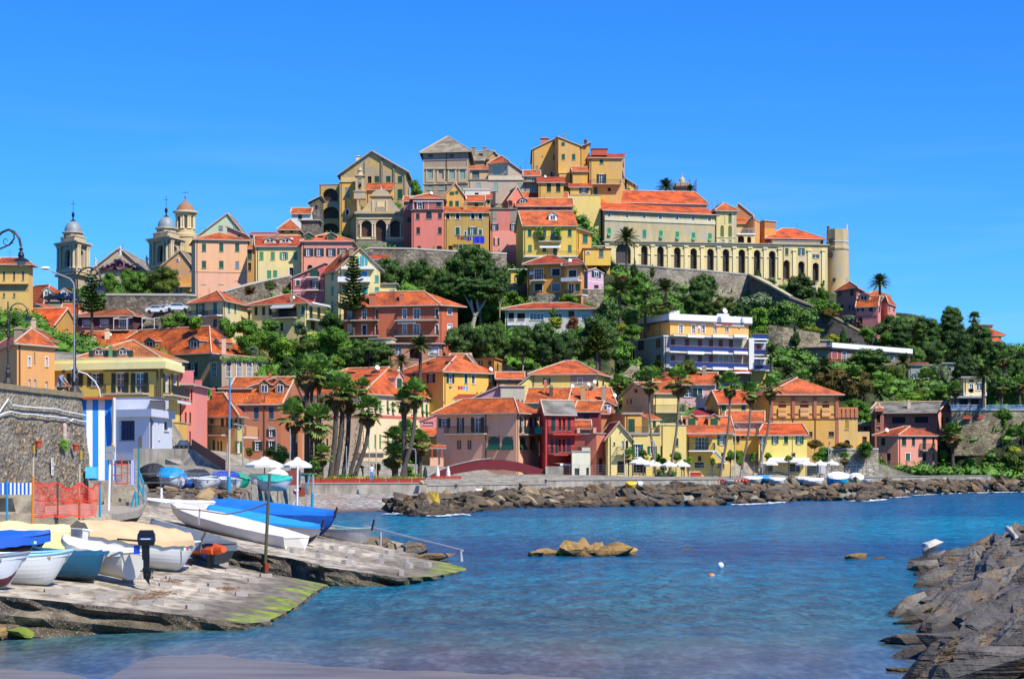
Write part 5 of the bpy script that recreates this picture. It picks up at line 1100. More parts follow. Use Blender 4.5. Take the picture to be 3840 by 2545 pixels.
for y0,y1 in((735,745),(674,681),(548,556),(440,462)):stp(b,1,975,1842,y0,y1,'#b5643c',.14)
for x in(1265,1548):stp(b,1,x-4,x+4,745,1120,'#8a4a30',.15,'drain_pipe')
q=MB()
for xc in(1127,1407,1680):
 for k in rg(9):
  u,z0=pix_on(b.p[1],b.p[2],gx('T',xc-48+12*k),gy('T',720));d_=(b.p[2]-b.p[1]).normalized();n_=Vc((d_.y,-d_.x));o=b.p[1]+d_*u+n_*.2
  q.lt((o.x,o.y,z0),[(.09,0),(.13,.3),(.06,.7),(.12,1.1),(.1,1.5)],6,su('#d8a060'))
q.bd('balusters',b.root)
b2=blk(b.root,'T',[(1842,306.5),(2082,306.5)],735,1150,su('#d2a448',.5),('fl',None,.2,bk),[(0,'c',[1945],[820],46,112,'#b58a1c'),(0,'kA',[1948],[1060],74,100,'#4a2a18')],dp_=9,ovh=.12)
b3=blk(b.root,'T',[(2082,307),(2234,307)],918,1150,su('#d2a448',.5),('fl',),[(0,'k',[2170],[1010],56,84,'#4a2a20')],dp_=6,ovh=0)
q=MB();A,B_=b2 .p[0],b2 .p[1]
for k in rg(22):
 p=A.lerp(B_,(k+.5)/22);q.lt((p.x,p.y,b2 .ze+.2),[(.12,0),(.17,.35),(.07,.9),(.14,1.3)],6,su('#b5683c'))if k%5 else q.box((p.x,p.y,b2 .ze+.8),(.5,.5,1.4),su('#b5683c'))
q.tb([V3(A,b2 .ze+1.55),V3(B_,b2 .ze+1.55)],.18,6,su('#b5683c'));q.bd('balustrade',b2 .roofobj)
pk='#c4685c'
b=zH('pink_villa','long raspberry pink villa with grey slab roof and wide dark windows on the point','U',[(430,358),(1262,353),(1452,362)],302,1090,pk,('gs',198),[(0,'k',[777],[422],166,82,'#141a22'),(0,'k',[1067],[418],170,80,'#141a22'),(1,'o',[1357],[425],44,86,'#1f5a50'),(1,'k',[1322],[680],24,120,'#2a2230'),(1,'c',[1400],[700],20,80,'#3a6a58'),(1,'k',[1425],[905],14,70),(1,'k',[1358],[1000],40,120,'#3a2030')],rf='g',ovh=.9)
stp(b,1,1262,1452,310,1090,'#e09a90',.02)  # paler pink over the whole right face, sunlight put into the colour
tp=su('#a8604c',.3)
b2=blk(b.root,'U',[(476,356.5),(592,356)],288,700,tp,('fl',),[(0,'kA',[520],[400],46,112),(0,'k',[520],[530],50,50,'#8a7060')],dp_=2.5,ovh=0)
q=MB()
for x,y in((492,268),(512,262),(548,262),(572,270),(528,250),(528,225)):q.lt(P(gx('U',x),gy('U',y),356),[(0,-.3),(.2,-.24),(.28,0),(.2,.2),(0,.3)],8,su('#d8a078'))
q.box(P(gx('U',530),gy('U',292),356),(1.7,.7,.6),tp);q.bd('crest',b.root)
chm(b,905,268,.6,1.2,'#b9b09a')
b3=blk(b.root,'U',[(300,362),(430,362)],480,1050,'#9c4a50',('sh',440),[(0,'k',[358],[540],34,60)],rf='g',dp_=5,sink=3)
b=zH('pink_front_house','pink three storey house with red hipped roof standing on the sea wall','U',[(498,341.5),(768,339),(1268,342)],612,1090,'#d68274',('hip',503,.38),[(0,'c',[580],[695],50,96,'#16262c'),(0,'c',[650],[888],50,98,'#16262c'),(0,'kA',[657],[1045],88,66,'#4a2c24'),(1,'c',[845],[693],56,102,'#1a3434'),(1,'c',[965],[693],40,102,'#1a3434'),(1,'c',[1102],[715],46,146,'#1a3a3a'),(1,'c',[1218],[693],26,102,'#1a3434'),(1,'cW',[893],[887],56,94,'#2f5a4c'),(1,'c',[1102],[885],50,98,'#141c28'),(1,'c',[1218],[888],26,98,'#3a6a58'),(1,'kW',[892],[1028],46,38,'#7a4a34'),(1,'k',[1168],[1042],44,66,'#2c1a14')],rf='r',ovh=.5)
bal(b,1,1045,1205,798,.9,'iron',1.1,SO);dish(b,625,580,.4)
b=zH('pink_garden_rooms','low pink garden rooms with white terrace block at the end of the sea wall','U',[(1268,350),(1480,349),(1610,352)],745,1085,'#cc7468',('fl',None,.12),[(1,'k',[1512],[968],34,40),(1,'k',[1530],[760],50,24,'#3a2a28')],ovh=.1)
b2=blk(b.root,'U',[(1606,351),(1728,351)],752,1085,'#e0aa9c',('fl',None,.1),[],dp_=6,ovh=.05)
b3=blk(b.root,'U',[(1606,347),(1788,346.5),(1878,349)],862,1085,'#cc7468',('fl',None,.15),[(0,'kL',[1690],[985],50,140,'#4a1c14'),(0,'wA',[1655],[985],16,130),(1,'kA',[1802],[960],22,118)],ovh=.1)
b=zH('mauve_house','mauve pink tower house with hipped orange roof below the round tower','L',[(798,429),(1052,421),(1165,433)],435,860,'#b8707c',('hip',370),[(0,'c',[847,997],[497],44,84,'#22203a'),(0,'c',[873],[688],36,76,'#22203a'),(0,'o',[990],[690],30,76,'#2a2a44'),(1,'k',[1066,1108,1140],[495],9,60)],rf='p',ovh=.8)
chm(b,845,400,.5,1.4,'#b56a4c');chm(b,1080,405,.7,1.4,'#b56a4c')
b=zH('pink_roof_house','pink house with low orange roof and roof window beside the mauve tower house','L',[(1052,417),(1318,414),(1362,420)],655,940,'#cc7c7c',('gs',552),[(0,'o',[1105],[702],44,64,'#22203a'),(0,'c',[1235],[700],50,70,'#22203a'),(0,'kA',[1100],[850],60,96,'#4a1c20'),(1,'c',[1340],[705],14,70,'#22203a')],rf='o',ovh=.4,bd_=[(0,1052,1318,793,799,'#a85560',.06)])
dor(b,1150,600,2.6,1.2,None,'#c98a60','p','k')
b2=blk(b.root,'L',[(1355,422),(1450,419),(1552,427)],632,830,'#d07a6c',('hip',548),[(1,'c',[1468,1525],[690],14,80,'#22203a')],rf='o',ovh=.4)
b=zH('hidden_hip_house','small house with orange hip roof behind the lone palm','L',[(1170,450),(1470,450)],545,640,'#d6c8a8',('hip',478),[(0,'c',[1420],[580],30,40,'#22203a')],rf='o',dp_=10)
b=zH('villa_roofs','cream villa with orange roof peeping over the wooded ridge at the right','M',[(1915,442),(2075,442)],362,480,'#cdae80',('pyr',282),[],rf='b',ovh=1.0)
blk(b.root,'M',[(1780,446),(1968,446)],232,480,'#c0a480',('fl',None,.2),[],dp_=6)
blk(b.root,'M',[(1925,437),(2068,437)],428,500,'#cdae80',('sh',392),[],rf='b',dp_=4)
b=zH('grey_flat_house','long low grey house with black roof edge and white eaves strip on the hillside','L',[(85,383),(715,378),(1735,400)],1215,1440,'#85756c',('fl',None,.5,pn('black_bitumen','#1c1a20',.8)),[(0,'bW',[215],[1305],60,76),(0,'bW',[372],[1300],60,76),(1,'wW',[775],[1290],70,76),(1,'wW',[895],[1310],50,116),(1,'kW',[1500],[1330],60,60,'#3a4048')],ovh=.5,ei=1,bd_=[(1,715,858,1215,1440,'#8d3a34',.03),(1,715,1735,1192,1212,WT,.6)])
bal(b,1,760,930,1400,1.2,'iron',1.0)
b2=blk(b.root,'L',[(500,385),(740,385)],1105,1190,'#9a8a7c',('fl',None,.2),[],dp_=5,ovh=.3,sink=0)
b=zH('grey_terrace_house','grey house with flower boxes half hidden behind the grey green tree','M',[(905,398),(1245,400)],745,960,'#7d8490',('fl',None,.3,su('#8d8a84')),[(0,'w',[970],[880],60,60),(0,'k',[1190],[800],50,40)],dp_=8,ovh=.4)
stp(b,0,905,1150,700,745,'#8d3a30',.4)
b=zH('grey_tower_house','stone topped grey house between the ridge pines','M',[(1330,405),(1480,405)],720,900,'#8a8684',('fl',None,.2),[(0,'k',[1410],[790],60,40,'#2c3a4c')],dp_=7)
b=zH('cream_garden_house','cream house with bougainvillea behind the promenade palms at far right','M',[(1600,352),(1885,350)],900,1240,'#d3bc84',('fl',None,.25),[(0,'wW',[1700],[1020],46,90),(0,'wW',[1800],[1010],80,90),(0,'k',[1700],[940],60,30)],dp_=8,ovh=.5)
bal(b,0,1600,1880,1120,2.0,'white',.5)
b=zH('garage_row','dark low garages with white slab roof behind the blue railing','M',[(1470,345),(1850,343)],1155,1260,'#6a6870',('fl',None,.35,pn('slab_white','#a8a49c')),[(0,'kL',[1600,1740],[1205],110,70,'#16161c')],dp_=6,ovh=.5)
ag=pn('apartment_grey','#948f8c',.8)
b=zH('apartment_block','five storey grey and white apartment block with blue glass balconies and orange awnings','K',[(262,360),(640,345),(1722,354)],545,1130,ag,('fl',None,.2,WT),[(1,'c',[(755,640),(935,642),(1098,646),(1238,648),(1362,650),(1492,652)],None,56,132,BRN),(1,'c',[(755,845),(935,845),(1098,846),(1238,846)],None,56,132,'#5a4048'),(1,'wW',[(1362,846),(1492,846)],None,46,110),(0,'c',[570],[632],62,116,BRN),(0,'c',[570],[835],62,112,'#4a3438'),(1,'c',[(1670,655)],None,42,80,'#b5782c'),(1,'k',[(1670,848)],None,40,80,'#4a3830'),(0,'k',[352],[650],74,160,'#0e1c4a'),(1,'kL',[1500],[1010],300,100,'#3a1410')],cat='apartment block',ovh=.15)
stp(b,1,1640,1722,560,965,'#b5a890',.02);stp(b,1,640,1722,965,1130,'#8a6a48',.03)  # first strip paints the sunlit right end of the facade lighter
for y in(738,938):bal(b,1,650,1640,y,1.7,'blue',1.1)
bal(b,1,700,1640,530,1.7,'blue',.15)
q=MB()
for y in(530,740,940):
 for x0,x1 in((865,1075),(1182,1378),(1452,1625)):
  A,B_=b.p[1],b.p[2];d_=(B_-A).normalized();n_=Vc((d_.y,-d_.x));u,z=pix_on(A,B_,gx('K',x0),gy('K',y-20));u2,_=pix_on(A,B_,gx('K',x1),gy('K',y));o=A+d_*u+n_*1.6
  q.fb((o.x,o.y,z-.75),V3(d_*(u2-u),0),V3(n_*.4,0),(0,0,.5),WT)
q.bd('planter_box',b.root)
for x0,x1 in((1362,1515),(1512,1668)):awn(b,1,x0,x1,955,1018,2.2,pn('orange_canvas','#e0520c',.8))
ph=blk(b.root,'K',[(335,364),(722,352),(1715,361)],345,545,'#cf9440',('fl',None,.1,WT),[(1,'wW',[857,1017,1138],[448],48,104),(0,'c',[447],[440],44,76,'#a86a24'),(1,'w',[1290],[450],40,90),(1,'w',[1440],[455],40,70)],ovh=.5,sink=0)
q=MB();u0=(ph.p[1]-ph.p[0]).normalized();u1=(ph.p[2]-ph.p[1]).normalized();ov=.55;zt=P(0,gy('K',258),352).z
e=[ph.p[0]-u0*ov-u1*ov,ph.p[1]+u0*ov-u1*ov,ph.p[2]+u0*ov+u1*ov,ph.p[3]-u0*ov+u1*ov]
q.pr([V3(p,zt)for p in e],(0,0,ph.ze+.1-zt),pn('white_parapet','#c9c9cc',.7));q.pr([V3(p,ph.ze+.12)for p in e],(0,0,-.35),pn('slate_band','#4a4a52'));q.bd('parapet',b.root)
for x,y,w_,h_ in((770,228,1.9,.5),(1385,268,2.2,.5),(1470,292,.4,.4),(1540,296,.4,.4),(1640,308,.4,.4)):
 q=MB();q.box(P(gx('K',x),gy('K',y),360)-Vc((0,0,.4)),(w_,2,h_+.5),pn('white_parapet','#c9c9cc',.7));q.bd('roof_cabin',b.root)
dish(b,1410,225,.9,on=356)
q=MB();A,B_=ph.p[1],ph.p[2]
for k in rg(7):
 p0=P(gx('K',1270+60*k),gy('K',372+8*k),352-.2);q.tb([p0,p0+Vc((.6,-1.8,-.5))],.04,5,WT)
q.tb([P(gx('K',1300),gy('K',400),350.5),P(gx('K',1660),gy('K',410),352)],.06,5,WT);q.bd('awning_frame',b.root)
q=MB();q.pr([P(gx('K',1280),gy('K',362),352),P(gx('K',1540),gy('K',378),353),P(gx('K',1500),gy('K',392),350.5),P(gx('K',1380),gy('K',385),350.5)],(0,0,-.05),pn('rust_red','#7d2a1e'));q.bd('awning',b.root)
b2=blk(b.root,'K',[(1735,354.5),(1932,358)],590,1180,pn('wing_lilac','#a5a0ae',.8),('fl',None,.25,WT),[(0,'c',[1842],[680],54,80,'#8a4a2c'),(0,'wW',[1842],[865],52,80)],dp_=9,ovh=.2)
stp(b2,0,1735,1932,975,1180,'#cfa23c',.03)
for y in(780,972):bal(b2,0,1738,1940,y,1.7,'blue',1.0)
bal(b2,0,1720,1930,585,1.8,'blue',1.0)
for y in(590,790):awn(b2,0,1738,1925,y+8,y+38,1.5,pn('pink_canvas','#c0424c',.8))
q=MB();q.fb(P(gx('K',1722),gy('K',965),352.2),(.9,0,0),(0,1.4,0),(0,0,400*ZS*352/F),WT);q.bd('wing_wall',b.root)
STONE=ms('m_ramp',['#6f675a','#8a8170','#978d7a','#5f584e','#7f7666'],1.5)
STONE2=ms('m_warm',['#8d8068','#a89a7e','#75694f','#b5a88c','#7f745c'],1.3)
GREYW=ms('m_dark',['#5b5854','#68645e','#4f4c4a','#726d66'],2.4,.6)
def wrn(name,label,pts,H,t,m,cap=None,cat='wall',capm=None,grd=1,batter=0):
 p=[P(gx(a[0],a[1]),gy(a[0],a[2]),a[3])for a in pts]
 Hs=H if isin(H,(list,tl))else[H]*len(p)
 T=tg(name,label,cat,V3(p[0].xy,p[0].z-Hs[0]))
 q=MB();c=MB()
 for i in rg(len(p)-1):
  a,b=p[i],p[i+1];d=(b-a).xy.normalized();n=Vc((-d.y,d.x,0))*t
  bt=Vc((d.y,-d.x,0))*batter
  A0,B0=a-Vc((0,0,Hs[i]))+bt,b-Vc((0,0,Hs[i+1]))+bt
  q.po([A0,B0,b,a],m);q.po([b+n,a+n,a,b][::-1],m);q.po([B0+n,A0+n,a+n,b+n],m)
  q.po([A0,a,a+n,A0+n],m);q.po([B0,B0+n,b+n,b],m)
  if cap:
   up=Vc((0,0,cap));o=-n.normalized()*.12
   c.po([a+o+up,b+o+up,b+n-o+up,a+n-o+up],capm or SO);c.po([a+o,b+o,b+o+up,a+o+up],capm or SO)
  if grd:
   for k in(0,.5,1):
    g=a.lerp(b,k)+n*2/max(t,.1);GROUND.append((g.x,g.y,g.z-1.0))
    g=a.lerp(b,k)-n*3/max(t,.1);GROUND.append((g.x,g.y,A0 .lerp(B0,k).z+1.5))
 q.bd('wall',T)
 if c.v:c.bd('coping',T)
 return T
wrn('retaining_wall','high grey stone wall under the church terrace trees at left',[('G',1330,196,348),('G',2366,200,346),('H',470,378,346)],6,1.0,STONE,.4)
wrn('retaining_wall','sloping stone ramp wall climbing from the peach block to the cream house',[('B',820,1165,350),('B',1100,1085,353),('B',1400,1015,357),('B',1660,965,360)],7,1.0,STONE,.3)
wrn('retaining_wall','stone terrace wall below the loggia church and the pink houses',[('I',565,130,378),('I',640,108,378),('I',1190,118,378),('I',1600,145,380),('I',2366,180,386)],8,1.0,STONE,.3)
wrn('retaining_wall','pale stone bastion under the great arcade',[('J',1480,470,436),('F',-240,1180,434),('F',0,1205,433),('F',500,1240,434),('F',1030,1290,436)],[14,14,16,14,10],2.0,ms('m_bastion',['#9a9080','#aaa08e','#8c8272','#b3a994'],2.0),.3)
wrn('ramp_wall','dark sloping rampart descending from the arcade through the gardens',[('F',1030,1290,436),('F',1290,1425,424),('L',200,560,419),('L',560,700,416),('L',870,870,414),('L',1140,1015,413),('L',1500,1190,412)],[12,11,12,11,10,8,6],1.2,GREYW,.45,capm=su('#a89a80',.4))
wrn('garden_wall','rubble garden terrace wall with a cypress in front',[('L',-60,900,384),('L',120,930,383),('L',590,1010,384)],6,.8,STONE2,None)
wrn('garden_wall','broad rubble terrace wall left of the small cypress garden',[('K',60,545,372),('K',260,575,371)],3,.8,STONE2,None)
wrn('garden_wall','ruined rubble wall above the roofs right of the pointed hip house',[('S',640,190,330),('S',860,160,331),('S',950,70,333),('S',1010,75,334)],3,.8,STONE2,None)
wrn('retaining_wall','rubble retaining wall under the arched villa garden',[('T',1640,1140,291),('T',2345,1135,293)],9.5,1.2,ms('m_villa',['#98907e','#b0a894','#857c6a','#a79f8c'],1.3),.25)
wrn('arched_wall','long stone promenade wall with brick filled arches below the blue railing',[('U',1450,300,340),('U',2600,300,337)],8,1.2,STONE2,.3,grd=0)
q=MB();T=[o for o in bpy.data.objects if o.get('label','').startswith('long stone promenade')][0]
for x in(1640,1810,1985,2280,2440):
 c0=P(gx('U',x),gy('U',408),339.2);r_=60*ZS*339/F;N=10
 pts=[c0+Vc((r_*cos(pi*k/N),-.25,r_*.75*sin(pi*k/N)))for k in rg(N+1)]
 q.pr(pts,(0,.3,0),pn('brick_infill','#a04a34',.9))
q.bd('brick_arch',T)
wrn('garden_wall','small stone wall and lane behind the lilac house',[('J',1110,800,372),('J',1400,800,373)],5,.6,STONE,.2)
wrn('garden_wall','garden wall beside the stone base of the orange house',[('J',150,720,378),('J',430,725,378)],4,.6,STONE,.2)
for r,x,y,Y in(('M',700,500,420),('M',1200,470,424),('M',1700,560,428),('M',2200,740,420),('M',2800,950,412),('M',300,950,400),('M',700,1150,392),('M',1200,1150,392),('M',1700,1200,362),('M',1900,1250,346),('M',2600,1250,342),('0',3230,1230,475),('0',3400,1330,475),('0',3700,1430,480),('0',3100,1150,500),('M',1100,900,385),('M',1700,900,385),('M',2400,1000,380),('L',300,1180,388),('K',1200,420,390),('K',1900,620,378),('K',2300,720,384),('J',1500,1290,365),('J',900,1330,358),('J',300,1330,356),('H',900,900,348),('H',1500,1150,336),('H',1900,1250,322),('I',1900,1100,360),('I',1200,700,375),('I',1900,700,376),('J',1700,900,388),('J',2100,900,392),('U',1900,700,350),('U',2300,900,330),('U',2100,1080,305),('U',2500,1090,303),('U',1000,1087,325),('U',600,1085,330),('U',1300,1085,335),('U',1700,1085,335),('U',400,1085,350),('T',1700,1440,280),('T',1000,1440,280),('S',1500,1490,275),('S',900,1500,272),('S',300,1500,268),('Q',1200,1640,270),('Q',500,1640,262),('P',1800,1500,260),('P',1000,1520,240),('O',900,1440,235),('O',600,1440,228)):
 g=P(gx(r,x),gy(r,y),Y);GROUND.append(tl(g))
for px,Y,z in((-300,84,7.9),(0,95,7.9),(150,110,7.9),(290,125,7.9),(0,180,8.2),(300,180,7.5),(430,170,3.6),(430,195,4.2),(520,150,3.1),(600,160,3.2),(700,170,3.4),(800,180,3.4),(560,176,3.5),(640,188,4.0),(740,190,4.2),(560,190,4.4),(660,195,4.6),(700,215,4.8),(520,112,2.9),(700,112,2.75),(880,116,2.6),(640,140,3.1),(870,145,3.05),(960,165,2.9),(1050,185,2.6),(1150,212,2.3),(1350,214,2.3),(1560,216,2.3),(1900,225,2.2),(2300,232,2.2),(2700,240,2.3),(3100,255,2.4),(3500,288,2.6),(3900,305,2.6),(4400,310,2.6),(3000,262,2.4),(3300,290,2.6),(3400,310,2.7),(3600,320,2.8),(3250,320,2.8),(0,520,30),(900,520,32),(1700,560,40),(2400,560,40),(3000,560,28),(3800,520,22),(-900,520,24),(5000,480,10),(900,640,5),(2000,640,5),(3400,640,4),(5200,350,6),(-900,300,14),(-900,200,9),(-900,400,26),(4600,420,22)):
 GROUND.append(((px-CX)/F*Y,Y,z))
GP=np.array(GROUND)
def terr(X,Y):
 X=np.asarray(X,fl_);Y=np.asarray(Y,fl_)
 d2=(X[...,None]-GP[:,0])**2+(Y[...,None]-GP[:,1])**2
 wt=1/(d2+4.0)**2
 z=(wt*GP[:,2]).sum(-1)/wt.sum(-1)-.7-1.6*np.clip((Y-296)/12,0,1)
 px=X/Y*F+CX
 m=np.clip((px-422)/6,0,1)*np.clip((1050-px)/120,0,1)*np.clip((200-Y)/4,0,1)
 return z*(1-m)+m*np.interp(Y,[100,125,150,175,188,200],[2.7,3.0,3.15,3.5,4.2,4.6])
def tz(x,y):return fl_(terr(np.array([x]),np.array([y]))[0])
def yfront(px):
 return fl_(np.interp(px,[-400,300,330,430,505,520,900,985,1000,1150,1160,1600,1900,2300,2700,3100,3500,3900,5000],[84,103,103,103.5,104,106,112,140,160,178,207,211,222,229,237,252,284,303,312]))
pxs=np.arange(-1300,5300,22.0)
ys=np.concatenate([np.linspace(80,200,45),200*(680/200)**np.linspace(.006,1,170)])
PX,YY=np.meshgrid(pxs,ys);XX=(PX-CX)/F*YY
ZZ=np.zeros_like(XX)
for i in rg(len(ys)):ZZ[i]=terr(XX[i],YY[i])
fr=np.array([yfront(p)for p in pxs])
for i in rg(len(ys)):
 for j in rg(len(pxs)):
  if YY[i,j]<fr[j]:ZZ[i,j]=-2.5
  else:ZZ[i,j]+=.5*(noise.noise(Vc((XX[i,j]*.15,YY[i,j]*.15,0))))if YY[i,j]>290 else.12*noise.noise(Vc((XX[i,j]*.5,YY[i,j]*.5,3)))
nr,ncl=XX.shape
vs=np.stack([XX.ravel(),YY.ravel(),ZZ.ravel()],1)
fs=[(i*ncl+j,i*ncl+j+1,(i+1)*ncl+j+1,(i+1)*ncl+j)for i in rg(nr-1)for j in rg(ncl-1)]
me=bpy.data.meshes.new('hillside');me.from_pydata(vs.tolist(),[],fs)
q=NM('hillside_earth');q.rough(.95)
sx=q.n('SeparateXYZ');q.l(q.P(),sx.inputs[0])
grass=q.ramp(q.noise(.35,6),[(.35,lin('#1a240e')),(.52,lin('#2c3a18')),(.64,lin('#464628')),(.78,lin('#6a5f44'))])
quay=q.ramp(q.noise(.9,7),[(.3,lin('#6b6559')),(.55,lin('#8d8676')),(.75,lin('#a39a88'))])
mr=q.n('MapRange');mr.inputs['From Min'].default_value=291;mr.inputs['From Max'].default_value=298;q.l(sx.outputs[1],mr.inputs[0])
bank=q.ramp(q.noise(1.6,8),[(.35,lin('#3d3730')),(.5,lin('#645c50')),(.7,lin('#8d8272'))])
mb_=q.n('MapRange');mb_.inputs['From Min'].default_value=124;mb_.inputs['From Max'].default_value=130;q.l(sx.outputs[1],mb_.inputs[0])
q.col(q.mix(mr.outputs[0],q.mix(mb_.outputs[0],bank,quay),grass));q.bump(q.noise(2.5,6),.4,1)
me.materials.append(q.m)
me.polygons.foreach_set('use_smooth',[True]*len(me.polygons))
o=bpy.data.objects.new('hillside',me);COL.objects.link(o);tag(o,kind='structure')
q=NM('sea_water');q.rough(.22)
sx=q.n('SeparateXYZ');q.l(q.P(),sx.inputs[0])
big=q.noise(.035,3,(.45,1.3,1));mid=q.noise(.11,4,(.6,.9,1))
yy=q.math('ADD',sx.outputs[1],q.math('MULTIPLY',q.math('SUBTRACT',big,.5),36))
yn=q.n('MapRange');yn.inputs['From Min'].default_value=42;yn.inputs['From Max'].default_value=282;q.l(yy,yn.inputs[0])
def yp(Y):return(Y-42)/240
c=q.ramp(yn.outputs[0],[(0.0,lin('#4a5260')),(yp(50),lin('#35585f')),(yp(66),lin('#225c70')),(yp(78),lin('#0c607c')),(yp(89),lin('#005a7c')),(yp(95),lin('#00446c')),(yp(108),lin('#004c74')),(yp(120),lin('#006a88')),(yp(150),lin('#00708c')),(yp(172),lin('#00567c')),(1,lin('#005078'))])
patch=q.ramp(mid,[(.40,(.86,.86,.9)),(.62,(1.1,1.13,1.08))])
ripple_shade=q.ramp(q.mix(.5,q.noise(1.0,6,(1.0,.42,1)),q.noise(4.5,5,(1,.35,1))),[(.38,(.50,.55,.62)),(.50,(.95,.95,.95)),(.62,(1.7,1.6,1.5))])  # light and dark of the ripples painted into the water colour
q.col(q.mix(1.0,q.mix(1.0,c,patch,'MULTIPLY'),ripple_shade,'MULTIPLY'))
h1=q.noise(.6,3,(1,.6,1));h2=q.noise(2.2,4,(1,.6,1));h3=q.noise(7,2,(.7,1.1,1))
hh=q.math('ADD',q.math('MULTIPLY',h1,1.0),q.math('ADD',q.math('MULTIPLY',h2,.45),q.math('MULTIPLY',h3,.10)))
calm=q.n('MapRange');calm.inputs['From Min'].default_value=50.5;calm.inputs['From Max'].default_value=60;calm.inputs['To Min'].default_value=.035;q.l(sx.outputs[1],calm.inputs[0])
b_=q.n('Bump');b_.inputs['Distance'].default_value=1.0;q.l(hh,b_.inputs['Height']);q.l(calm.outputs[0],b_.inputs['Strength']);q.l(b_.outputs[0],q.b.inputs['Normal'])
q.b.inputs['IOR'].default_value=1.33;q.b.inputs['Specular IOR Level'].default_value=.2
WATER=q.m
me=bpy.data.meshes.new('sea');S_=4500
me.from_pydata([(-S_,-400,0),(S_,-400,0),(S_,2*S_,0),(-S_,2*S_,0)],[],[(0,1,2,3)]);me.materials.append(WATER)
o=bpy.data.objects.new('sea',me);COL.objects.link(o);tag(o,kind='structure')
q=NM('wet_sand');q.rough(.38)
sx=q.n('SeparateXYZ');q.l(q.P(),sx.inputs[0])
q.col(q.ramp(q.noise(.9,7,(.4,1.4,1)),[(.3,lin('#5e564c')),(.7,lin('#7d7464'))]));q.bump(q.noise(14,4),.004,.5)
SAND=q.m
def grid_sheet(name,fn,u0,u1,nu,v0,v1,nv,m,kind='structure'):
 V=[];Fc=[]
 for i in rg(nv+1):
  for j in rg(nu+1):V.append(fn(u0+(u1-u0)*j/nu,v0+(v1-v0)*i/nv))
 for i in rg(nv):
  for j in rg(nu):a=i*(nu+1)+j;Fc.append((a,a+1,a+nu+2,a+nu+1))
 me=bpy.data.meshes.new(name);me.from_pydata([tl(v)for v in V],[],Fc);me.materials.append(m)
 me.polygons.foreach_set('use_smooth',[True]*len(me.polygons))
 o=bpy.data.objects.new(name,me);COL.objects.link(o);return tag(o,kind=kind)
def sand(px,Y):
 X=(px-CX)/F*Y
 yb=np.interp(px,[-900,250,380,470,560,800,1000,1400,1800,2150,2500,4000],[2455,2520,2560,2505,2462,2450,2476,2508,2524,2536,2600,2700])
 Yb=CH*F/(yb-HY)
 z=(Yb-Y)*.012+.006*noise.noise(Vc((X*.8,Y*.5,0)))+.003*noise.noise(Vc((X*3,Y*2,5)))
 return(X,Y,max(min(z,.25 if Y>20 else.6),-.4))
grid_sheet('beach_sand',sand,-1500,4200,200,8,62,120,SAND)
q=NM('slipway_concrete');q.rough(.85)
a=q.ramp(q.noise(.45,8,(.8,.7,1)),[(.34,lin('#7a705f')),(.5,lin('#a09683')),(.64,lin('#b8ad98'))])
b_=q.ramp(q.noise(2.6,10,(1,.5,1)),[(.40,(.55,.52,.48)),(.52,(1,1,1)),(.68,(1.2,1.18,1.15))])
a=q.mix(1.0,a,b_,'MULTIPLY')
sx=q.n('SeparateXYZ');q.l(q.P(),sx.inputs[0])
zz_=q.math('ADD',sx.outputs[2],q.math('MULTIPLY',q.math('SUBTRACT',q.noise(.7,5),.5),.55))
wet=q.n('MapRange');wet.inputs['From Min'].default_value=.62;wet.inputs['From Max'].default_value=.30;q.l(zz_,wet.inputs[0])
a=q.mix(q.math('MULTIPLY',wet.outputs[0],.7),a,lin('#4a4134'))
alg=q.n('MapRange');alg.inputs['From Min'].default_value=.27;alg.inputs['From Max'].default_value=.12;q.l(zz_,alg.inputs[0])
al=q.math('MULTIPLY',alg.outputs[0],q.ramp(q.noise(.8,5),[(.40,(0,0,0)),(.56,(1,1,1))]))
a=q.mix(al,a,q.ramp(q.noise(3,5),[(.35,lin('#4d5f10')),(.65,lin('#93a51c'))]))
q.col(a);q.bump(q.noise(7,8),.05,.9)
SLIP=q.m
q=NM('barnacled_rock');q.rough(.9)
a=q.ramp(q.noise(1.5,10,(.6,.6,1.6)),[(.34,lin('#1d1a16')),(.47,lin('#4b4236')),(.58,lin('#6f6350')),(.72,lin('#978a72'))])
sx=q.n('SeparateXYZ');q.l(q.P(),sx.inputs[0])
mr=q.n('MapRange');mr.inputs['From Min'].default_value=.55;mr.inputs['From Max'].default_value=.2;q.l(sx.outputs[2],mr.inputs[0])
a=q.mix(q.math('MULTIPLY',mr.outputs[0],.75),a,lin('#463c26'))
sp=q.ramp(q.noise(22,3),[(.58,(0,0,0)),(.66,(1,1,1))])
a=q.mix(q.math('MULTIPLY',sp,.5),a,lin('#a79f92'))
q.col(a);q.bump(q.noise(3.5,10),.22,1)
BARN=q.m
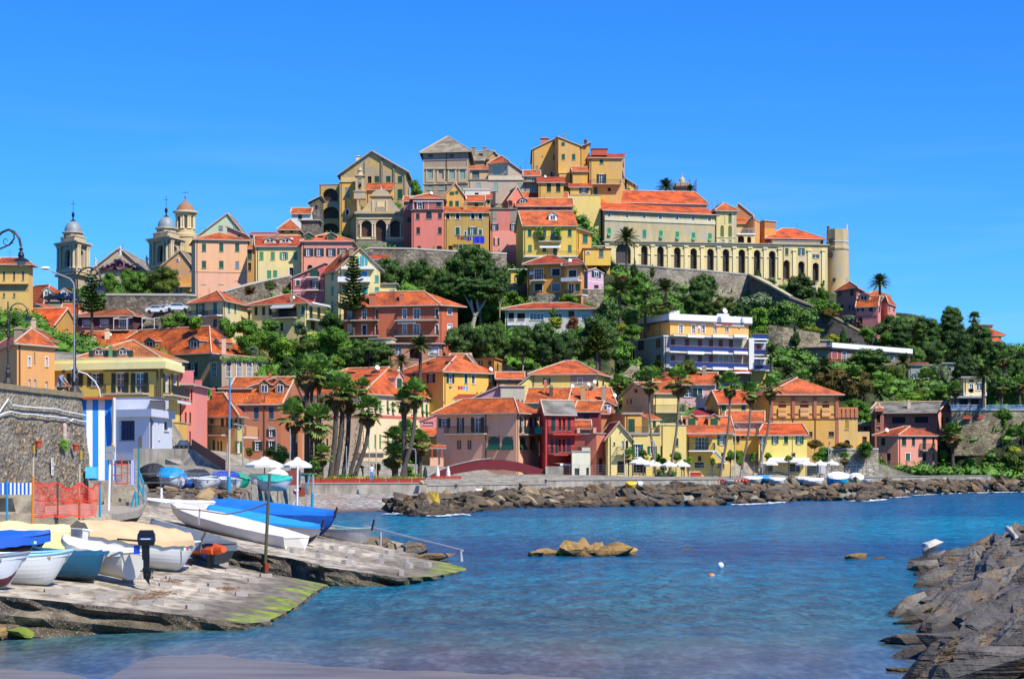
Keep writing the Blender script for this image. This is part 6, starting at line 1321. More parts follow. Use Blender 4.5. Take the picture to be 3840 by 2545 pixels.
def slip(label,pts,pl,side_from,side_to,seed):
 p=[PP(x,y,*pl)for x,y in pts]
 ol=[]
 for i in rg(len(p)):
  a_,b_=p[i],p[(i+1)%len(p)];n=max(1,int((b_-a_).length/.35))
  for k in rg(n):
   c=a_.lerp(b_,k/n);j=.10*noise.noise(c*1.4+Vc((seed,0,0)))+.05*noise.noise(c*5)
   ol.append(c+Vc((j,j*.8,0)))
 q=MB();cen=sum(ol,Vc())/len(ol)
 rows=[ol]
 for k,(dz,out)in en(((.12,.02),(.3,-.12),(.5,.12),(.75,.0),(1.0,.22),(1.35,.3),(2.4,.5))):
  r_=[]
  for c in ol:
   d=(c-cen);d.z=0;d.normalize();nn=noise.noise(Vc((c.x*1.1,c.y*1.1,k*1.7+seed)))*.38+.12*noise.noise(Vc((c.x*4,c.y*4,k*3)))
   r_.append(Vc((c.x,c.y,c.z-dz))+d*(out+nn))
  rows.append(r_)
 N=len(ol)
 for a_,b_ in zip(rows,rows[1:]):
  for i in rg(N):q.po([a_[i],b_[i],b_[(i+1)%N],a_[(i+1)%N]],BARN)
 side=q
 q2=MB();q2 .po(ol,SLIP)
 T=tg('slipway',label,'slipway',V3(cen.xy,0));q2 .bd('ramp',T);side.bd('rock_face',T,sm_=False)
 return T
R1,R2=(-1.04,-.16),(-.29,-.145)
slip('near concrete slipway with rough barnacled edge, loaded with covered boats',[(-500,2170),(0,2232),(450,2278),(750,2312),(909,2337),(1000,2330),(1060,2300),(1112,2272),(1170,2225),(1228,2191),(1136,2172),(1006,2150),(850,2115),(700,2060),(560,2010),(420,1980),(0,1975),(-600,1975)],R1,0,1,3)
slip('far concrete slipway ending in a mossy tip with handrail',[(640,2000),(811,2045),(960,2072),(1104,2094),(1225,2125),(1400,2150),(1500,2165),(1620,2160),(1700,2146),(1764,2134),(1640,2095),(1500,2060),(1440,2030),(1340,2012),(1100,1955),(960,1905),(900,1880),(780,1862),(540,1862),(500,1890),(430,1985)],R2,0,1,9)
def zr(X,pl):return pl[0]+pl[1]*X
yard=MB();ym=pn('yard_concrete','#948b7b',.9,var=.2)
def flat(pts,z,m,name,th=.0):
 q=MB()
 v=[Vc(((px-CX)/F*Y,Y,z))for px,Y in pts];q.pr(v,(0,0,-max(th,.3)),m)
 return tag(q.bd(name),kind='structure')
flat([(-900,75),(425,77.5),(520,84),(560,106),(520,125),(-900,125)],2.62,ym,'yard')
cw_=NM('old_concrete');cw_.rough(.9)
cw_.col(cw_.ramp(cw_.noise(1.3,8),[(.3,lin('#6a6355')),(.5,lin('#948b78')),(.7,lin('#b0a792'))]));cw_.bump(cw_.noise(8,6),.04,.8);OLDC=cw_.m
q=MB();a_=Vc(((-900-CX)/F*74,74,1.9));b_=Vc(((418-CX)/F*76.8,76.8,1.5));q.pr([a_+Vc((0,0,.78)),b_+Vc((0,0,1.18)),b_+Vc((0,.5,1.18)),a_+Vc((0,.5,.78))],(0,0,-1.6),OLDC)
tag(q.bd('low_wall',org=b_),'low concrete wall behind the boats carrying the orange net fence','wall')
q=MB();a_=Vc(((-900-CX)/F*80,80,3.37));b_=Vc(((118-CX)/F*81.5,81.5,3.37));q.pr([a_,b_,b_+Vc((0,.8,0)),a_+Vc((0,.8,0))],(0,0,-1.2),OLDC)
tag(q.bd('ledge',org=b_),'concrete ledge under the striped windbreak at the far left','ledge')
q=MB();sb=pn('awning_blue','#0c7fd8',.6,var=.05);sb2=pn('stripe_blue','#1457b8',.6,var=.05)
for k in rg(26):
 x=118-k*7.4;Y=81.0-(118-x)*.0015;a_=Vc(((x-7.4-CX)/F*Y,Y,3.37));wd=7.4/F*Y
 q.fb(a_,(wd,0,0),(0,.06,0),(0,0,.5),sb2 if k%2 else WT)
tag(q.bd('striped_windbreak',org=(P(60,1840,81))),'low blue and white striped windbreak on the ledge at far left','windbreak')
q=MB();a_=Vc(((62-CX)/F*77,77,2.62));q.pr([a_,Vc(((120-CX)/F*77.4,77.4,2.62)),Vc(((120-CX)/F*77.4,77.4,3.35)),Vc(((45-CX)/F*77.2,77.2,3.35))][::1],(0,2.2,0),OLDC);tag(q.bd('buttress',org=a_),'sloping concrete buttress below the striped windbreak','buttress')
BW=NM('big_wall_stone');BW.rough(.92)
v=BW.n('TexVoronoi');v.inputs['Scale'].default_value=3.6;m_=BW.n('Mapping');m_.inputs['Scale'].default_value=(1,1,1.5);BW.l(BW.P(),m_.inputs[0]);wz=BW.n('TexNoise');wz.inputs['Scale'].default_value=2.2;BW.l(m_.outputs[0],wz.inputs[0]);ad=BW.mix(.35,m_.outputs[0],wz.outputs[1],'ADD');BW.l(ad,v.inputs['Vector'])
h=BW.n('SeparateColor');BW.l(v.outputs['Color'],h.inputs[0])
st=BW.ramp(h.outputs[0],[(0,lin('#564c3e')),(.3,lin('#6d6352')),(.55,lin('#7f735e')),(.75,lin('#8f734c')),(1,lin('#a89d86'))])
mo=BW.ramp(BW.noise(.8,8),[(.3,lin('#696154')),(.7,lin('#8b8272'))])
fm=BW.ramp(BW.noise(.55,7),[(.42,(0,0,0)),(.56,(1,1,1))])
sx=BW.n('SeparateXYZ');BW.l(BW.P(),sx.inputs[0])
top=BW.n('MapRange');top.inputs['From Min'].default_value=6.55;top.inputs['From Max'].default_value=6.8;BW.l(sx.outputs[2],top.inputs[0])
cc_=BW.mix(BW.math('MULTIPLY',fm,.75),st,mo);cc_=BW.mix(top.outputs[0],cc_,BW.ramp(BW.noise(1.1,7,(1,1,.5)),[(.3,lin('#6f6655')),(.7,lin('#968b75'))]))
ed=BW.n('TexVoronoi',feature='DISTANCE_TO_EDGE');ed.inputs['Scale'].default_value=3.6;BW.l(ad,ed.inputs['Vector'])
jn=BW.ramp(ed.outputs[0],[(0,(.35,.33,.3)),(.08,(1,1,1))]);jn=BW.mix(BW.math('MAXIMUM',top.outputs[0],BW.math('MULTIPLY',fm,.7)),jn,(1,1,1,1))
BW.col(BW.mix(1.0,cc_,jn,'MULTIPLY'));BW.bump(BW.math('ADD',v.outputs[0],BW.noise(6,6)),.12,.9)
pl0,pl1=P(-700,1320,72),P(-200,1409,77.5);pl2=P(305,1490,100)
T=tg('sea_wall','tall rough stone quay wall with coping at the left edge','wall',V3(pl2 .xy,2.62))
q=MB();c=MB();ztop=8.1
A=Vc((-23.9,78.5,0));B=Vc((pl2 .x,100,0));A=B+(A-B)*1.6
d=(B-A).normalized();n=Vc((d.y,-d.x,0));NS=60;NZ=24
def wp(u,v):
 p_=A.lerp(B,u);z=2.3+(ztop-2.3)*v;k=noise.noise(Vc((u*60,v*7,1)))*.10+noise.noise(Vc((u*150,v*20,4)))*.05
 return Vc((p_.x,p_.y,z))+n*((1-v)*.75+(k if v<.78 else 0))
for i in rg(NS):
 for j in rg(NZ):q.po([wp(i/NS,j/NZ),wp((i+1)/NS,j/NZ),wp((i+1)/NS,(j+1)/NZ),wp(i/NS,(j+1)/NZ)],BW.m)
q.pr([V3(A.xy,ztop),V3(B.xy,ztop),V3((B-n*.9).xy,ztop),V3((A-n*.9).xy,ztop)],(0,0,-.3),BW.m)
e_=V3(B.xy,0);q.po([wp(1,0),wp(1,0)-n*1.6,V3((B-n*.9).xy,ztop),wp(1,1)],BW.m)
q.bd('wall',T)
q=MB()
for k in rg(46):
 a0,a1=A.lerp(B,k/46+.001),A.lerp(B,(k+1)/46-.001);hh_=ztop+.24+.03*noise.noise(Vc((k*3.1,0,0)))
 q.pr([V3((a0+n*.12).xy,hh_),V3((a1+n*.12).xy,hh_),V3((a1-n*.9).xy,hh_),V3((a0-n*.9).xy,hh_)],(0,0,-.26),pn('coping_stone','#86775a',.9,var=.35))
q.bd('coping',T)
WALLN,WALLA,WALLB=n,A,B
def onwall(px,py,out=.1):
 dx=(px-CX)/F;t=(dx*A.y-A.x)/((B.x-A.x)-dx*(B.y-A.y));p_=A.lerp(B,t);z=CH-(py-HY)/F*p_.y
 return Vc((p_.x,p_.y,z))+n*((1-(z-2.3)/5.8)*.75+out)
for nm,lab,pts in(('cable','upper white cable strung along the top of the stone quay wall',[(-40,1560),(0,1512),(12,1496),(26,1518),(70,1524),(140,1529),(190,1532),(240,1545),(300,1556)]),('cable','lower white cable sagging along the stone quay wall',[(-40,1560),(0,1546),(20,1542),(60,1552),(100,1553),(150,1560),(185,1562),(205,1566),(228,1566),(240,1579),(252,1570),(280,1577),(302,1580)])):
 q=MB();q.tb([onwall(x,y,.16)for x,y in pts],.035,6,WT);tag(q.bd(nm,org=onwall(*pts[1])),lab,'cable')
for x,y,lab in((98,1668,'terracotta pot fixed high on the quay wall, left one'),(239,1680,'terracotta pot under the green tuft on the quay wall')):
 p_=onwall(x,y+11,.25);q=MB();q.lt(p_,[(0,0),(.11,.02),(.15,.28),(.19,.30),(.19,.36),(.13,.36),(.12,.3)],14,pn('terracotta','#b0482a',.7));tag(q.bd('flower_pot',org=p_),lab,'flower pot','pots on the quay wall')
q=MB()
for k in rg(160):
 c0=onwall(204+random.gauss(0,5),1668+random.gauss(0,8),.2);a_=Vc((random.gauss(0,1),random.gauss(0,1),random.gauss(0,1))).normalized()*.1;q.po([c0-a_,c0+a_.orthogonal(),c0+a_],fol('vine','',''))
tag(q.bd('wall_plant',org=onwall(204,1668)),'green tuft growing from the stone quay wall','plant')
p_=onwall(216,1625,.1);q=MB();q.lt(p_-Vc((0,0,.5)),[(0,0),(.1,.1),(.13,.4),(.11,.5),(.12,.85),(.09,1.0),(0,1.03)],12,pn('pale_mask','#b59a90',.7));tag(q.bd('wall_sculpture',org=p_),'small pale figure sculpture mounted on the quay wall','sculpture')
p_=onwall(151,1749,.12);q=MB();u_=d
q.fb(p_-u_*.12-Vc((0,0,.42)),u_*.27,n*.03,Vc((.0,0,.85)),WT)
for k in rg(9):
 if k!=5:
  wd=.18-.04*(k%3);q.fb(p_-u_*(wd/2)+n*.035+Vc((0,0,.33-k*.085)),u_*wd,n*.004,(0,0,.035),IRON)
tag(q.bd('notice_board',org=p_),'narrow white notice with lines of black lettering on the quay wall','sign')
T=tg('striped_wall','tall wall painted with blue and white vertical stripes at the end of the quay wall','wall',P(365,1850,100))
q=MB();Yw=100.3;cols=[sb,WT,sb,WT,sb]
xt=[305,324,347,369,393,425];xb=[360,372,372+1,385,393,413];xb=xt
for k in rg(5):
 a0,a1=P(xt[k],1496,Yw),P(xt[k+1],1496,Yw);b0,b1=P(xb[k],1858,Yw-.5),P(xb[k+1],1858,Yw-.5)
 q.pr([b0,b1,a1,a0],(0,.3,0),cols[k])
q.bd('painted_face',T)
q=MB();q.fb(P(303,1497,99.9),(124/F*100,0,0),(0,.6,0),(0,0,.13),pn('rust_cap','#a3431f',.7));q.bd('cap',T)
q=MB();q.fb(P(424,1858,99.6),(.1,0,0),(0,.25,0),(0,0,5.1),WT);q.bd('edge_post',T)
q=MB();p_=P(345,1772,98.6);q.box(p_,(.6,.5,.62),pn('cabinet_blue','#3aa8d8',.5),.15);q.box(p_+Vc((0,-.27,0)),(.54,.03,.56),pn('cabinet_blue_light','#52b5de',.5),.15);q.box(p_-Vc((-.08,0,.7)),(.4,.4,.85),pn('cabinet_stand','#0c64b0',.5));tag(q.bd('blue_cabinet',org=p_),'small sky blue cabinet in front of the striped wall','cabinet')
q=MB();q.box(P(386,1870,98)+Vc((0,0,.2)),(1.3,.8,1.5),OLDC);tag(q.bd('concrete_block',org=P(386,1870,98)),'concrete block at the foot of the striped wall','block')
T=tg('stone_steps','five concrete steps beside the striped wall','steps',P(465,1885,92))
q=MB()
for k in rg(5):c0=P(465,1885,92.5);q.box((c0 .x+.1*k*.3,93+k*.5,2.62+.09+k*.17),(1.08,.52,.19),OLDC)
q.bd('steps',T)
q=MB();q.box((P(465,1800,97).x,97.5,3.1),(1.4,4,.95),OLDC);q.bd('landing',T)
q=NM('pebbles');q.rough(.85)
v=q.n('TexVoronoi');v.inputs['Scale'].default_value=2.6;q.l(q.P(),v.inputs['Vector']);h=q.n('SeparateColor');q.l(v.outputs['Color'],h.inputs[0])
a=q.ramp(h.outputs[0],[(0,lin('#5f5a55')),(.5,lin('#8a847c')),(1,lin('#b5afa6'))]);a=q.mix(q.ramp(q.noise(.25,5),[(.5,(0,0,0)),(.7,(1,1,1))]),a,lin('#8d7460'))
sx=q.n('SeparateXYZ');q.l(q.P(),sx.inputs[0]);mr=q.n('MapRange');mr.inputs['From Min'].default_value=.35;mr.inputs['From Max'].default_value=.05;q.l(sx.outputs[2],mr.inputs[0])
q.col(q.mix(mr.outputs[0],a,lin('#5a463a')));q.bump(v.outputs[0],.2,1)
def beach(px,v):
 ye=np.interp(px,[880,1150,1300,1460,1560,1700,1900,2200],[150,176,178,183,185,190,197,205]);yb=yfront(px)+1
 Y=ye-2+(yb-ye+2)*v;z=-.2+1.5*v**.8+.06*noise.noise(Vc((px*.05,Y*.5,0)))
 return((px-CX)/F*Y,Y,z)
grid_sheet('pebble_beach',beach,900,2250,90,0,1,20,q.m)
for r_ in(0,):
 q=MB();m_=pn('ramp_concrete','#a79c88',.9,var=.15);st_=pn('pale_stripe','#c9c2b4',.8)
 a0,a1,b1,b0=PZ(1010,1915,.15),PZ(1150,1915,.15),P(1100,1832,176),P(975,1832,172)
 q.pr([a0,a1,b1,b0],(0,0,-1.5),m_)
 for k in rg(14):
  t=.03+k*.065;l_,r2=a0 .lerp(b0,t),a1 .lerp(b1,t);l2=a0 .lerp(b0,t+.02);r3=a1 .lerp(b1,t+.02)
  c0,c1,c2,c3=l_.lerp(r2,.35),l_.lerp(r2,.85),l2 .lerp(r3,.85),l2 .lerp(r3,.35);up=Vc((0,0,.05));q.pr([c0+up,c1+up,c2+up,c3+up],(0,0,-.08),st_)
 tag(q.bd('boat_ramp',org=a0),'concrete boat ramp with pale cross ribs beside the pebble beach','ramp')
q=MB();SW=NM('sea_wall_concrete');SW.rough(.9);SW.col(SW.mix(1.0,SW.ramp(SW.noise(.7,7),[(.3,lin('#7d786c')),(.7,lin('#a8a294'))]),SW.ramp(SW.noise(.9,3,(3,1,.1)),[(.4,(.75,.72,.68)),(.6,(1,1,1))]),'MULTIPLY'))
def swl(label,pts,z0,z1,t,cap=.12,m=None):
 v=[Vc(((px-CX)/F*Y,Y,0))for px,Y in pts];T=tg('promenade_wall',label,'wall',v[0]);q=MB();c=MB()
 for a_,b_ in zip(v,v[1:]):
  d_=(b_-a_).normalized();n_=Vc((-d_.y,d_.x,0))*t;Z=Vc((0,0,1))
  q.pr([a_+Z*z1,b_+Z*z1,b_+n_+Z*z1,a_+n_+Z*z1],(0,0,z0-z1),m or SW.m)
  if cap:o_=-n_.normalized()*.08;c.pr([a_+o_+Z*(z1+cap),b_+o_+Z*(z1+cap),b_+n_-o_+Z*(z1+cap),a_+n_-o_+Z*(z1+cap)],(0,0,-cap+.003),pn('wall_cap','#8d8880',.8))
 q.bd('wall',T)
 if c.v:c.bd('coping',T)
swl('concrete promenade wall under the red flower planters',[(1140,206),(1600,210)],-1,2.3,.5)
swl('low plaza wall in front of the footbridge',[(1600,211),(1900,221),(2050,223.6)],0,2.05,.5)
swl('long low promenade wall from the footbridge along the rock breakwater',[(2050,223.7),(2300,228),(2700,236),(3100,250.5),(3500,283),(3715,291)],0,2.5,.5)
rp=pn('planter_red','#a83420',.7)
for k in rg(9):
 px0=1155+k*49;Y=207.2+k*.45;c0=Vc(((px0+22-CX)/F*Y,Y,2.6));q=MB();q.box(c0,(1.32,.55,.5),rp);q.box(c0+Vc((0,0,.2)),(1.36,.6,.08),rp)
 o=tag(q.bd('planter',org=c0),('first','second','third','fourth','middle','sixth','seventh','last but one','rightmost')[k]+' long red flower planter from the brick steps on the promenade wall','planter','red planters on the promenade wall')
 q=MB();fm_=pn('yellow_flowers','#c99a10',.8);gm_=fol('bedding','#39561c','#6f8a2c')
 for j in rg(90):
  p_=c0+Vc((random.uniform(-.65,.65),random.uniform(-.25,.25),.25+random.random()*.22));a_=Vc((random.gauss(0,1),random.gauss(0,1),random.gauss(0,1))).normalized()*.09;q.po([p_-a_,p_+a_.orthogonal(),p_+a_],fm_ if(j%3==0 and k in(2,3,4,5,8))else gm_)
 q.bd('flowers',o)
for k in rg(8):
 px0=1622+k*14.5;c0=Vc(((px0-CX)/F*214,214,2.9));q=MB();q.box(c0,(.38,.35,.3),pn('box_red','#b0422c',.7));q.box(c0+Vc((0,0,.17)),(.42,.39,.05),rp);tag(q.bd('flower_box',org=c0),'small square red box in the row left of the footbridge','flower box','small red boxes left of the footbridge')
T=tg('footbridge','dark red arched footbridge with solid parapet in front of the pink house','bridge',P(1850,1800,262));br=pn('bridge_red','#6a1c20',.55,var=.15)
top=[(1606,1786),(1654,1762),(1707,1745),(1784,1727),(1840,1722),(1885,1723),(1944,1732),(2003,1748),(2044,1761),(2084,1775)]
bot=[(1606,1806),(1654,1789),(1707,1774),(1784,1761),(1840,1757),(1885,1758),(1944,1766),(2003,1781),(2044,1793),(2084,1803)]
for dy in(0,3.2):
 q=MB()
 for k in rg(len(top)-1):q.pr([P(*bot[k],255),P(*bot[k+1],255),P(*top[k+1],255),P(*top[k],255)],(0,.25,0),br)
 for v in rg(len(q.v)):q.v[v]=(q.v[v][0],q.v[v][1]+dy,q.v[v][2])
 q.bd('parapet',T)
q=MB()
for k in rg(len(top)-1):a_,b_=P(*bot[k],255.1),P(*bot[k+1],255.1);q.pr([a_+Vc((0,0,.25)),b_+Vc((0,0,.25)),b_+Vc((0,3.2,.25)),a_+Vc((0,3.2,.25))],(0,0,-.3),br)
q.bd('deck',T)
q=MB()
for t_,u_ in zip(top[:5],top[1:5]):q.tb([P(t_[0],t_[1]-4,254.9),P(u_[0],u_[1]-4,254.9)],.05,5,pn('rail_grey','#b0a8a4',.4))
q.bd('handrail',T)
q=MB();q.box(P(2084,1790,256)-Vc((.2,-1,.5)),(2.4,5,4),SW.m);q.box(P(1606,1800,256)-Vc((.6,-1,1)),(2.4,5,3),SW.m);q.bd('abutment',T)
T=tg('railing','sky blue metal railing on top of the arched stone wall at far right','railing',P(3600,1538,339));q=MB();m_=pn('sky_blue_paint','#4a90c8',.5)
for k in rg(45):
 x=3566+k*14;q.tb([P(x,1537,338.8),P(x,1519,338.8)],.05,5,m_)
for y in(1519,1525,1531,1536):q.tb([P(3566,y,338.8),P(4190,y,337.8)],.045,5,m_)
q.bd('bars',T)
def fence(label,x0,x1,Y0,Y1,z,h,step,nr=3):
 T=tg('fence',label,'fence',Vc(((x0-CX)/F*Y0,Y0,z)));q=MB();m_=pn('galvanised','#7d8084',.4,.5);a_,b_=Vc(((x0-CX)/F*Y0,Y0,z)),Vc(((x1-CX)/F*Y1,Y1,z));n_=max(1,int((b_-a_).length/step))
 for k in rg(n_+1):p_=a_.lerp(b_,k/n_);q.tb([p_,p_+Vc((0,0,h))],.03,4,m_)
 for k in rg(nr):zz_=Vc((0,0,h*(k+1)/nr));q.tb([a_+zz_,b_+zz_],.022,4,m_)
 q.bd('posts_and_rails',T)
fence('grey wire fence on the promenade in front of the yellow houses',2100,2700,262,268,2.5,1.7,1.3,5)
fence('grey wire fence on the promenade in front of the beach bar',2705,3140,262,268,2.5,1.5,1.5,5)
fence('thin railing in front of the rubble wall beside the pink villa',3145,3300,285,290,2.6,1.6,1.2,3)
fence('rusty rail along the quay edge in front of the stored boats',530,885,118,122,2.9,1.1,1.2,2)
fence('dark balustrade on the upper street behind the parked black car',655,722,196,198,5.3,1.1,.5,2)
rng=random.Random(7)
def rv(g=rng):
 while 1:
  v=Vc((g.uniform(-1,1),g.uniform(-1,1),g.uniform(-1,1)))
  if.05<v.length<1:return v.normalized()
def ico_core(V,Fc,c,r,sz=1.0):
 b=len(V);t=(1+5**.5)/2
 vs_=[(-1,t,0),(1,t,0),(-1,-t,0),(1,-t,0),(0,-1,t),(0,1,t),(0,-1,-t),(0,1,-t),(t,0,-1),(t,0,1),(-t,0,-1),(-t,0,1)]
 for v in vs_:v=Vc(v).normalized()*r;V.append((c.x+v.x,c.y+v.y,c.z+v.z*sz))
 for f in((0,11,5),(0,5,1),(0,1,7),(0,7,10),(0,10,11),(1,5,9),(5,11,4),(11,10,2),(10,7,6),(7,1,8),(3,9,4),(3,4,2),(3,2,6),(3,6,8),(3,8,9),(4,9,5),(2,4,11),(6,2,10),(8,6,7),(9,8,1)):Fc.append(tl(b+i for i in f))
def leaf(V,Fc,p,nrm,s,g,asp=.6):
 u=nrm.orthogonal().normalized();a=g.uniform(0,6.28);v=nrm.cross(u);u,v=u*cos(a)+v*sin(a),v*cos(a)-u*sin(a)
 b=len(V);V.extend([tl(p-u*s),tl(p+v*s*asp),tl(p+u*s),tl(p-v*s*asp)]);Fc.append((b,b+1,b+2,b+3))
def crown_mesh(seed,nclump,nleaf,ls,cr=(.22,.38),shape='round'):
 g=random.Random(seed);V=[];Fc=[]
 for k in rg(nclump):
  while 1:
   p=Vc((g.uniform(-1,1),g.uniform(-1,1),g.uniform(-1,1)))
   if p.length>1:continue
   if p.length<.45 and g.random()<.8:continue
   if shape=='cone':
    h=(p.z+1)/2;
    if hypot(p.x,p.y)>(1-h)*.95+.08:continue
   if shape=='flat' and p.z<-.75:continue
   break
  r=g.uniform(*cr)
  if shape=='cone':r*=.35+.75*(1-(p.z+1)/2)
  c=p*(1-r*.55)
  fl=.75 if shape=='flat' else.85
  ico_core(V,Fc,c,r*.74,fl)
  for j in rg(nleaf):
   n=rv(g);n=(n+Vc((0,0,.25))).normalized();rr=r*g.uniform(.72,1.08)
   leaf(V,Fc,c+Vc((n.x*rr,n.y*rr,n.z*rr*fl)),(n+rv(g)*.75).normalized(),ls*g.uniform(.6,1.3),g)
 me=bpy.data.meshes.new('crown');me.from_pydata(V,[],Fc);me.materials.append(fol('f_mid','#24400f','#5f8a26'));return me
CR={}
for s_ in rg(4):
 CR['big',s_]=crown_mesh(10+s_,46,190,.040)
 CR['pine',s_]=crown_mesh(30+s_,85,120,.036,(.17,.32),'flat')
 CR['bush',s_]=crown_mesh(50+s_,14,150,.085,(.34,.52))
for s_ in rg(2):CR['cone',s_]=crown_mesh(70+s_,46,120,.05,(.25,.42),'cone')
FOL=dict(mid=fol('f_mid','',''),dark=fol('f_dark','#16280e','#3c5a1e'),pine=fol('f_pine','#1a2e10','#50702a'),bright=fol('f_bright','#33540f','#7aa02a'),grey=fol('f_grey','#3a4f33','#7f9468'),brown=fol('f_brown','#33300f','#6d5f24'),red=fol('f_red','#3f2414','#7a4426'),lime=fol('f_lime','#566b10','#a5a828'),cane=fol('f_cane','#35521c','#6f9040'),olive=fol('f_olive','#2b3a10','#586a20'))
BARK=pn('pine_bark','#5a4a3c',.9,var=.3);PALEBARK=pn('pale_bark','#8d7f70',.9,var=.25)
TREES=[]
cnt=[0]
def tree(label,r,x0,x1,y0,y1,Y,col='mid',kind='big',name='tree',cat='tree',trunk=True,group=None,bark=None,dp_=1.0):
 if kind=='pine':y1+=.28*(y1-y0)
 cnt[0]+=1;k=cnt[0];s=Y/F;cx_,cy_=gx(r,(x0+x1)/2),gy(r,(y0+y1)/2)
 c=P(cx_,cy_,Y);k_=1 if r=='0' else ZS;rx=(x1-x0)/2*k_*s;rz=(y1-y0)/2*k_*s
 g=tz(c.x,c.y);base=Vc((c.x,c.y,min(g,c.z-rz*.8)))
 T=tg(name,label,cat,base,group)
 nv=2 if kind=='cone' else 4
 o=bpy.data.objects.new('crown',CR[kind,k%nv]);COL.objects.link(o);o.parent=T;o.location=c-base
 o.scale=(rx*1.06,rx*dp_*1.0,rz*1.06);o.rotation_euler=(0,0,(k*1.9)%6.28 if kind!='x' else 0)
 if abs(dp_-1)>.01:o.rotation_euler=(0,0,0)
 o.material_slots[0].link='OBJECT';o.material_slots[0].material=FOL[col]
 q=MB();rnd=random.Random(k);h=c.z-base.z;rt=max(.08,min(.4,rx*.07));bk=bark or BARK
 if trunk:
  m1=base+Vc((rnd.uniform(-.3,.3),0,h*.5));q.tb([base-Vc((0,0,.6)),m1,c+Vc((0,0,rz*.2))],[rt,rt*.8,rt*.35],8,bk)
  for j in rg(5):
   a=j*1.3+k;st=m1 .lerp(c,rnd.uniform(0,.5));e=c+Vc((cos(a)*rx*.6,sin(a)*rx*.6,rz*rnd.uniform(-.2,.4)));q.tb([st,st.lerp(e,.5)+Vc((0,0,-.1*rz)),e],[rt*.5,rt*.35,rt*.15],6,bk)
 else:q.tb([base-Vc((0,0,.3)),c],[rt*.6,rt*.3],6,bk)
 q.bd('trunk',T);TREES.append((c.x,c.y,rx));return T
def U(label,*a,col='mid',kind='bush',**k):return tree(label,*a,col=col,kind=kind,name='shrub',cat='shrub',trunk=False,**k)
tree('left round clipped tree on the church terrace','A',1240,1500,1085,1375,350,'mid');tree('middle round clipped tree on the church terrace','A',1475,1870,1048,1378,351,'mid');tree('right olive green clipped tree on the church terrace','A',1830,2290,1000,1378,350,'olive')
def arauc(label,r,xc,y0,y1,w,Y,col='pine'):
 k_=ZS;s=Y/F;top=P(gx(r,xc),gy(r,y0),Y);bot=P(gx(r,xc),gy(r,y1),Y);H=top.z-bot.z;W_=w*k_*s/2;g=tz(top.x,top.y);base=Vc((top.x,top.y,min(g,bot.z)))
 T=tg('norfolk_pine',label,'tree',base);V=[];Fc=[];gr=random.Random(int(xc));q=MB();q.tb([base,bot,top],[.3,.26,.04],7,BARK)
 nt_=max(10,int(H/.55))
 for i in rg(nt_):
  t=i/nt_;z=bot.z+H*(t**.95);L_=W_*(1-t)**.75+.25
  if i%5==3:L_*=.8
  nb=9
  for b in rg(nb):
   a=b*tau/nb+i*.5+gr.uniform(-.15,.15);dr=Vc((cos(a),sin(a),0));L2=L_*gr.uniform(.6,1.12);n_=max(4,int(L2/.16))
   q.tb([Vc((top.x,top.y,z)),Vc((top.x,top.y,z+.05*L2))+dr*L2],.03,4,BARK,False)
   for j in rg(n_):
    u=(j+1)/n_;c=Vc((top.x,top.y,z))+dr*(L2*u)+Vc((0,0,.22*L2*u*u-.05))
    for e in rg(5):leaf(V,Fc,c+Vc((gr.gauss(0,.1+.12*(1-u)),gr.gauss(0,.1+.12*(1-u)),gr.gauss(0,.06)))-Vc(base)*0,(Vc((0,0,1))+rv(gr)*.6).normalized(),gr.uniform(.18,.32),gr,.5)
 q.bd('trunk',T)
 me=bpy.data.meshes.new('crown');me.from_pydata([(v[0]-base.x,v[1]-base.y,v[2]-base.z)for v in V],[],Fc);me.materials.append(FOL[col]);o=bpy.data.objects.new('crown',me);COL.objects.link(o);o.parent=T
arauc('tiered norfolk pine in front of the cream house with turquoise shutters','I',425,180,880,400,344)
arauc('sparse norfolk pine left of the church terrace wall behind the lamp post','A',1165,1085,1570,400,338)
arauc('norfolk pine top rising out of the dark pine mass below the white villa','J',1315,1225,1555,330,328,'olive')
PB=dict(bark=PALEBARK)
for lab,a in(('umbrella pine crown at the left edge of the pine grove below the pink houses',('I',630,1130,225,620,364,'pine')),('middle dark pine of the grove between the umbrella pine and the tallest pine',('I',1040,1520,215,660,367,'pine')),('low pine branch mass under the terrace wall',('I',1380,1760,350,720,362,'pine')),('tallest pine of the grove with its top below the blue laundry',('I',1580,2240,55,520,364,'pine')),('right crown of the big pine above the pale forked trunk',('I',1720,2366,250,690,361,'pine')),('lower right crown of the big pine beside the small yellow house',('J',-60,225,480,800,359,'pine')),('rounded pine right of the terracotta block',('I',1560,2080,1060,1470,338,'pine')),('dark pine left of the white villa garden',('I',1960,2400,1030,1500,336,'pine')),('pine below the white villa balcony',('J',190,560,1245,1600,333,'pine')),('broad pine in front of the white villa',('J',440,830,1170,1600,334,'pine')),('dark pine between the white villa and the norfolk pine',('J',760,1130,1290,1640,330,'pine')),('large pine left of the apartment block',('J',1060,1600,1105,1620,334,'pine')),('low dark pine beneath the white villa pines',('J',560,1000,1400,1720,326,'dark')),('pine at the foot of the terracotta block',('I',240,960,1240,1600,330,'pine')),('pine under the bastion wall left of the rampart',('F',280,640,1255,1580,424,'pine')),('pine above the apartment block roof, left',('K',850,1260,-40,250,398,'pine')),('pine above the apartment block roof, right',('K',1220,1620,30,330,396,'olive')),('dark pine behind the apartment block satellite dish',('K',1480,1800,100,420,388,'dark'))):
 tree(lab,*a,kind='pine',**PB)
q=MB();c0=P(gx('I',1945),gy('I',1085),355)
g0=Vc((c0 .x,c0 .y,tz(c0 .x,c0 .y)));pbk=pn('pale_pine_bark','#a09486',.8)
T=tg('forked_pine','pale forked trunk of the big pine standing over the dark ivy bank','tree',g0)
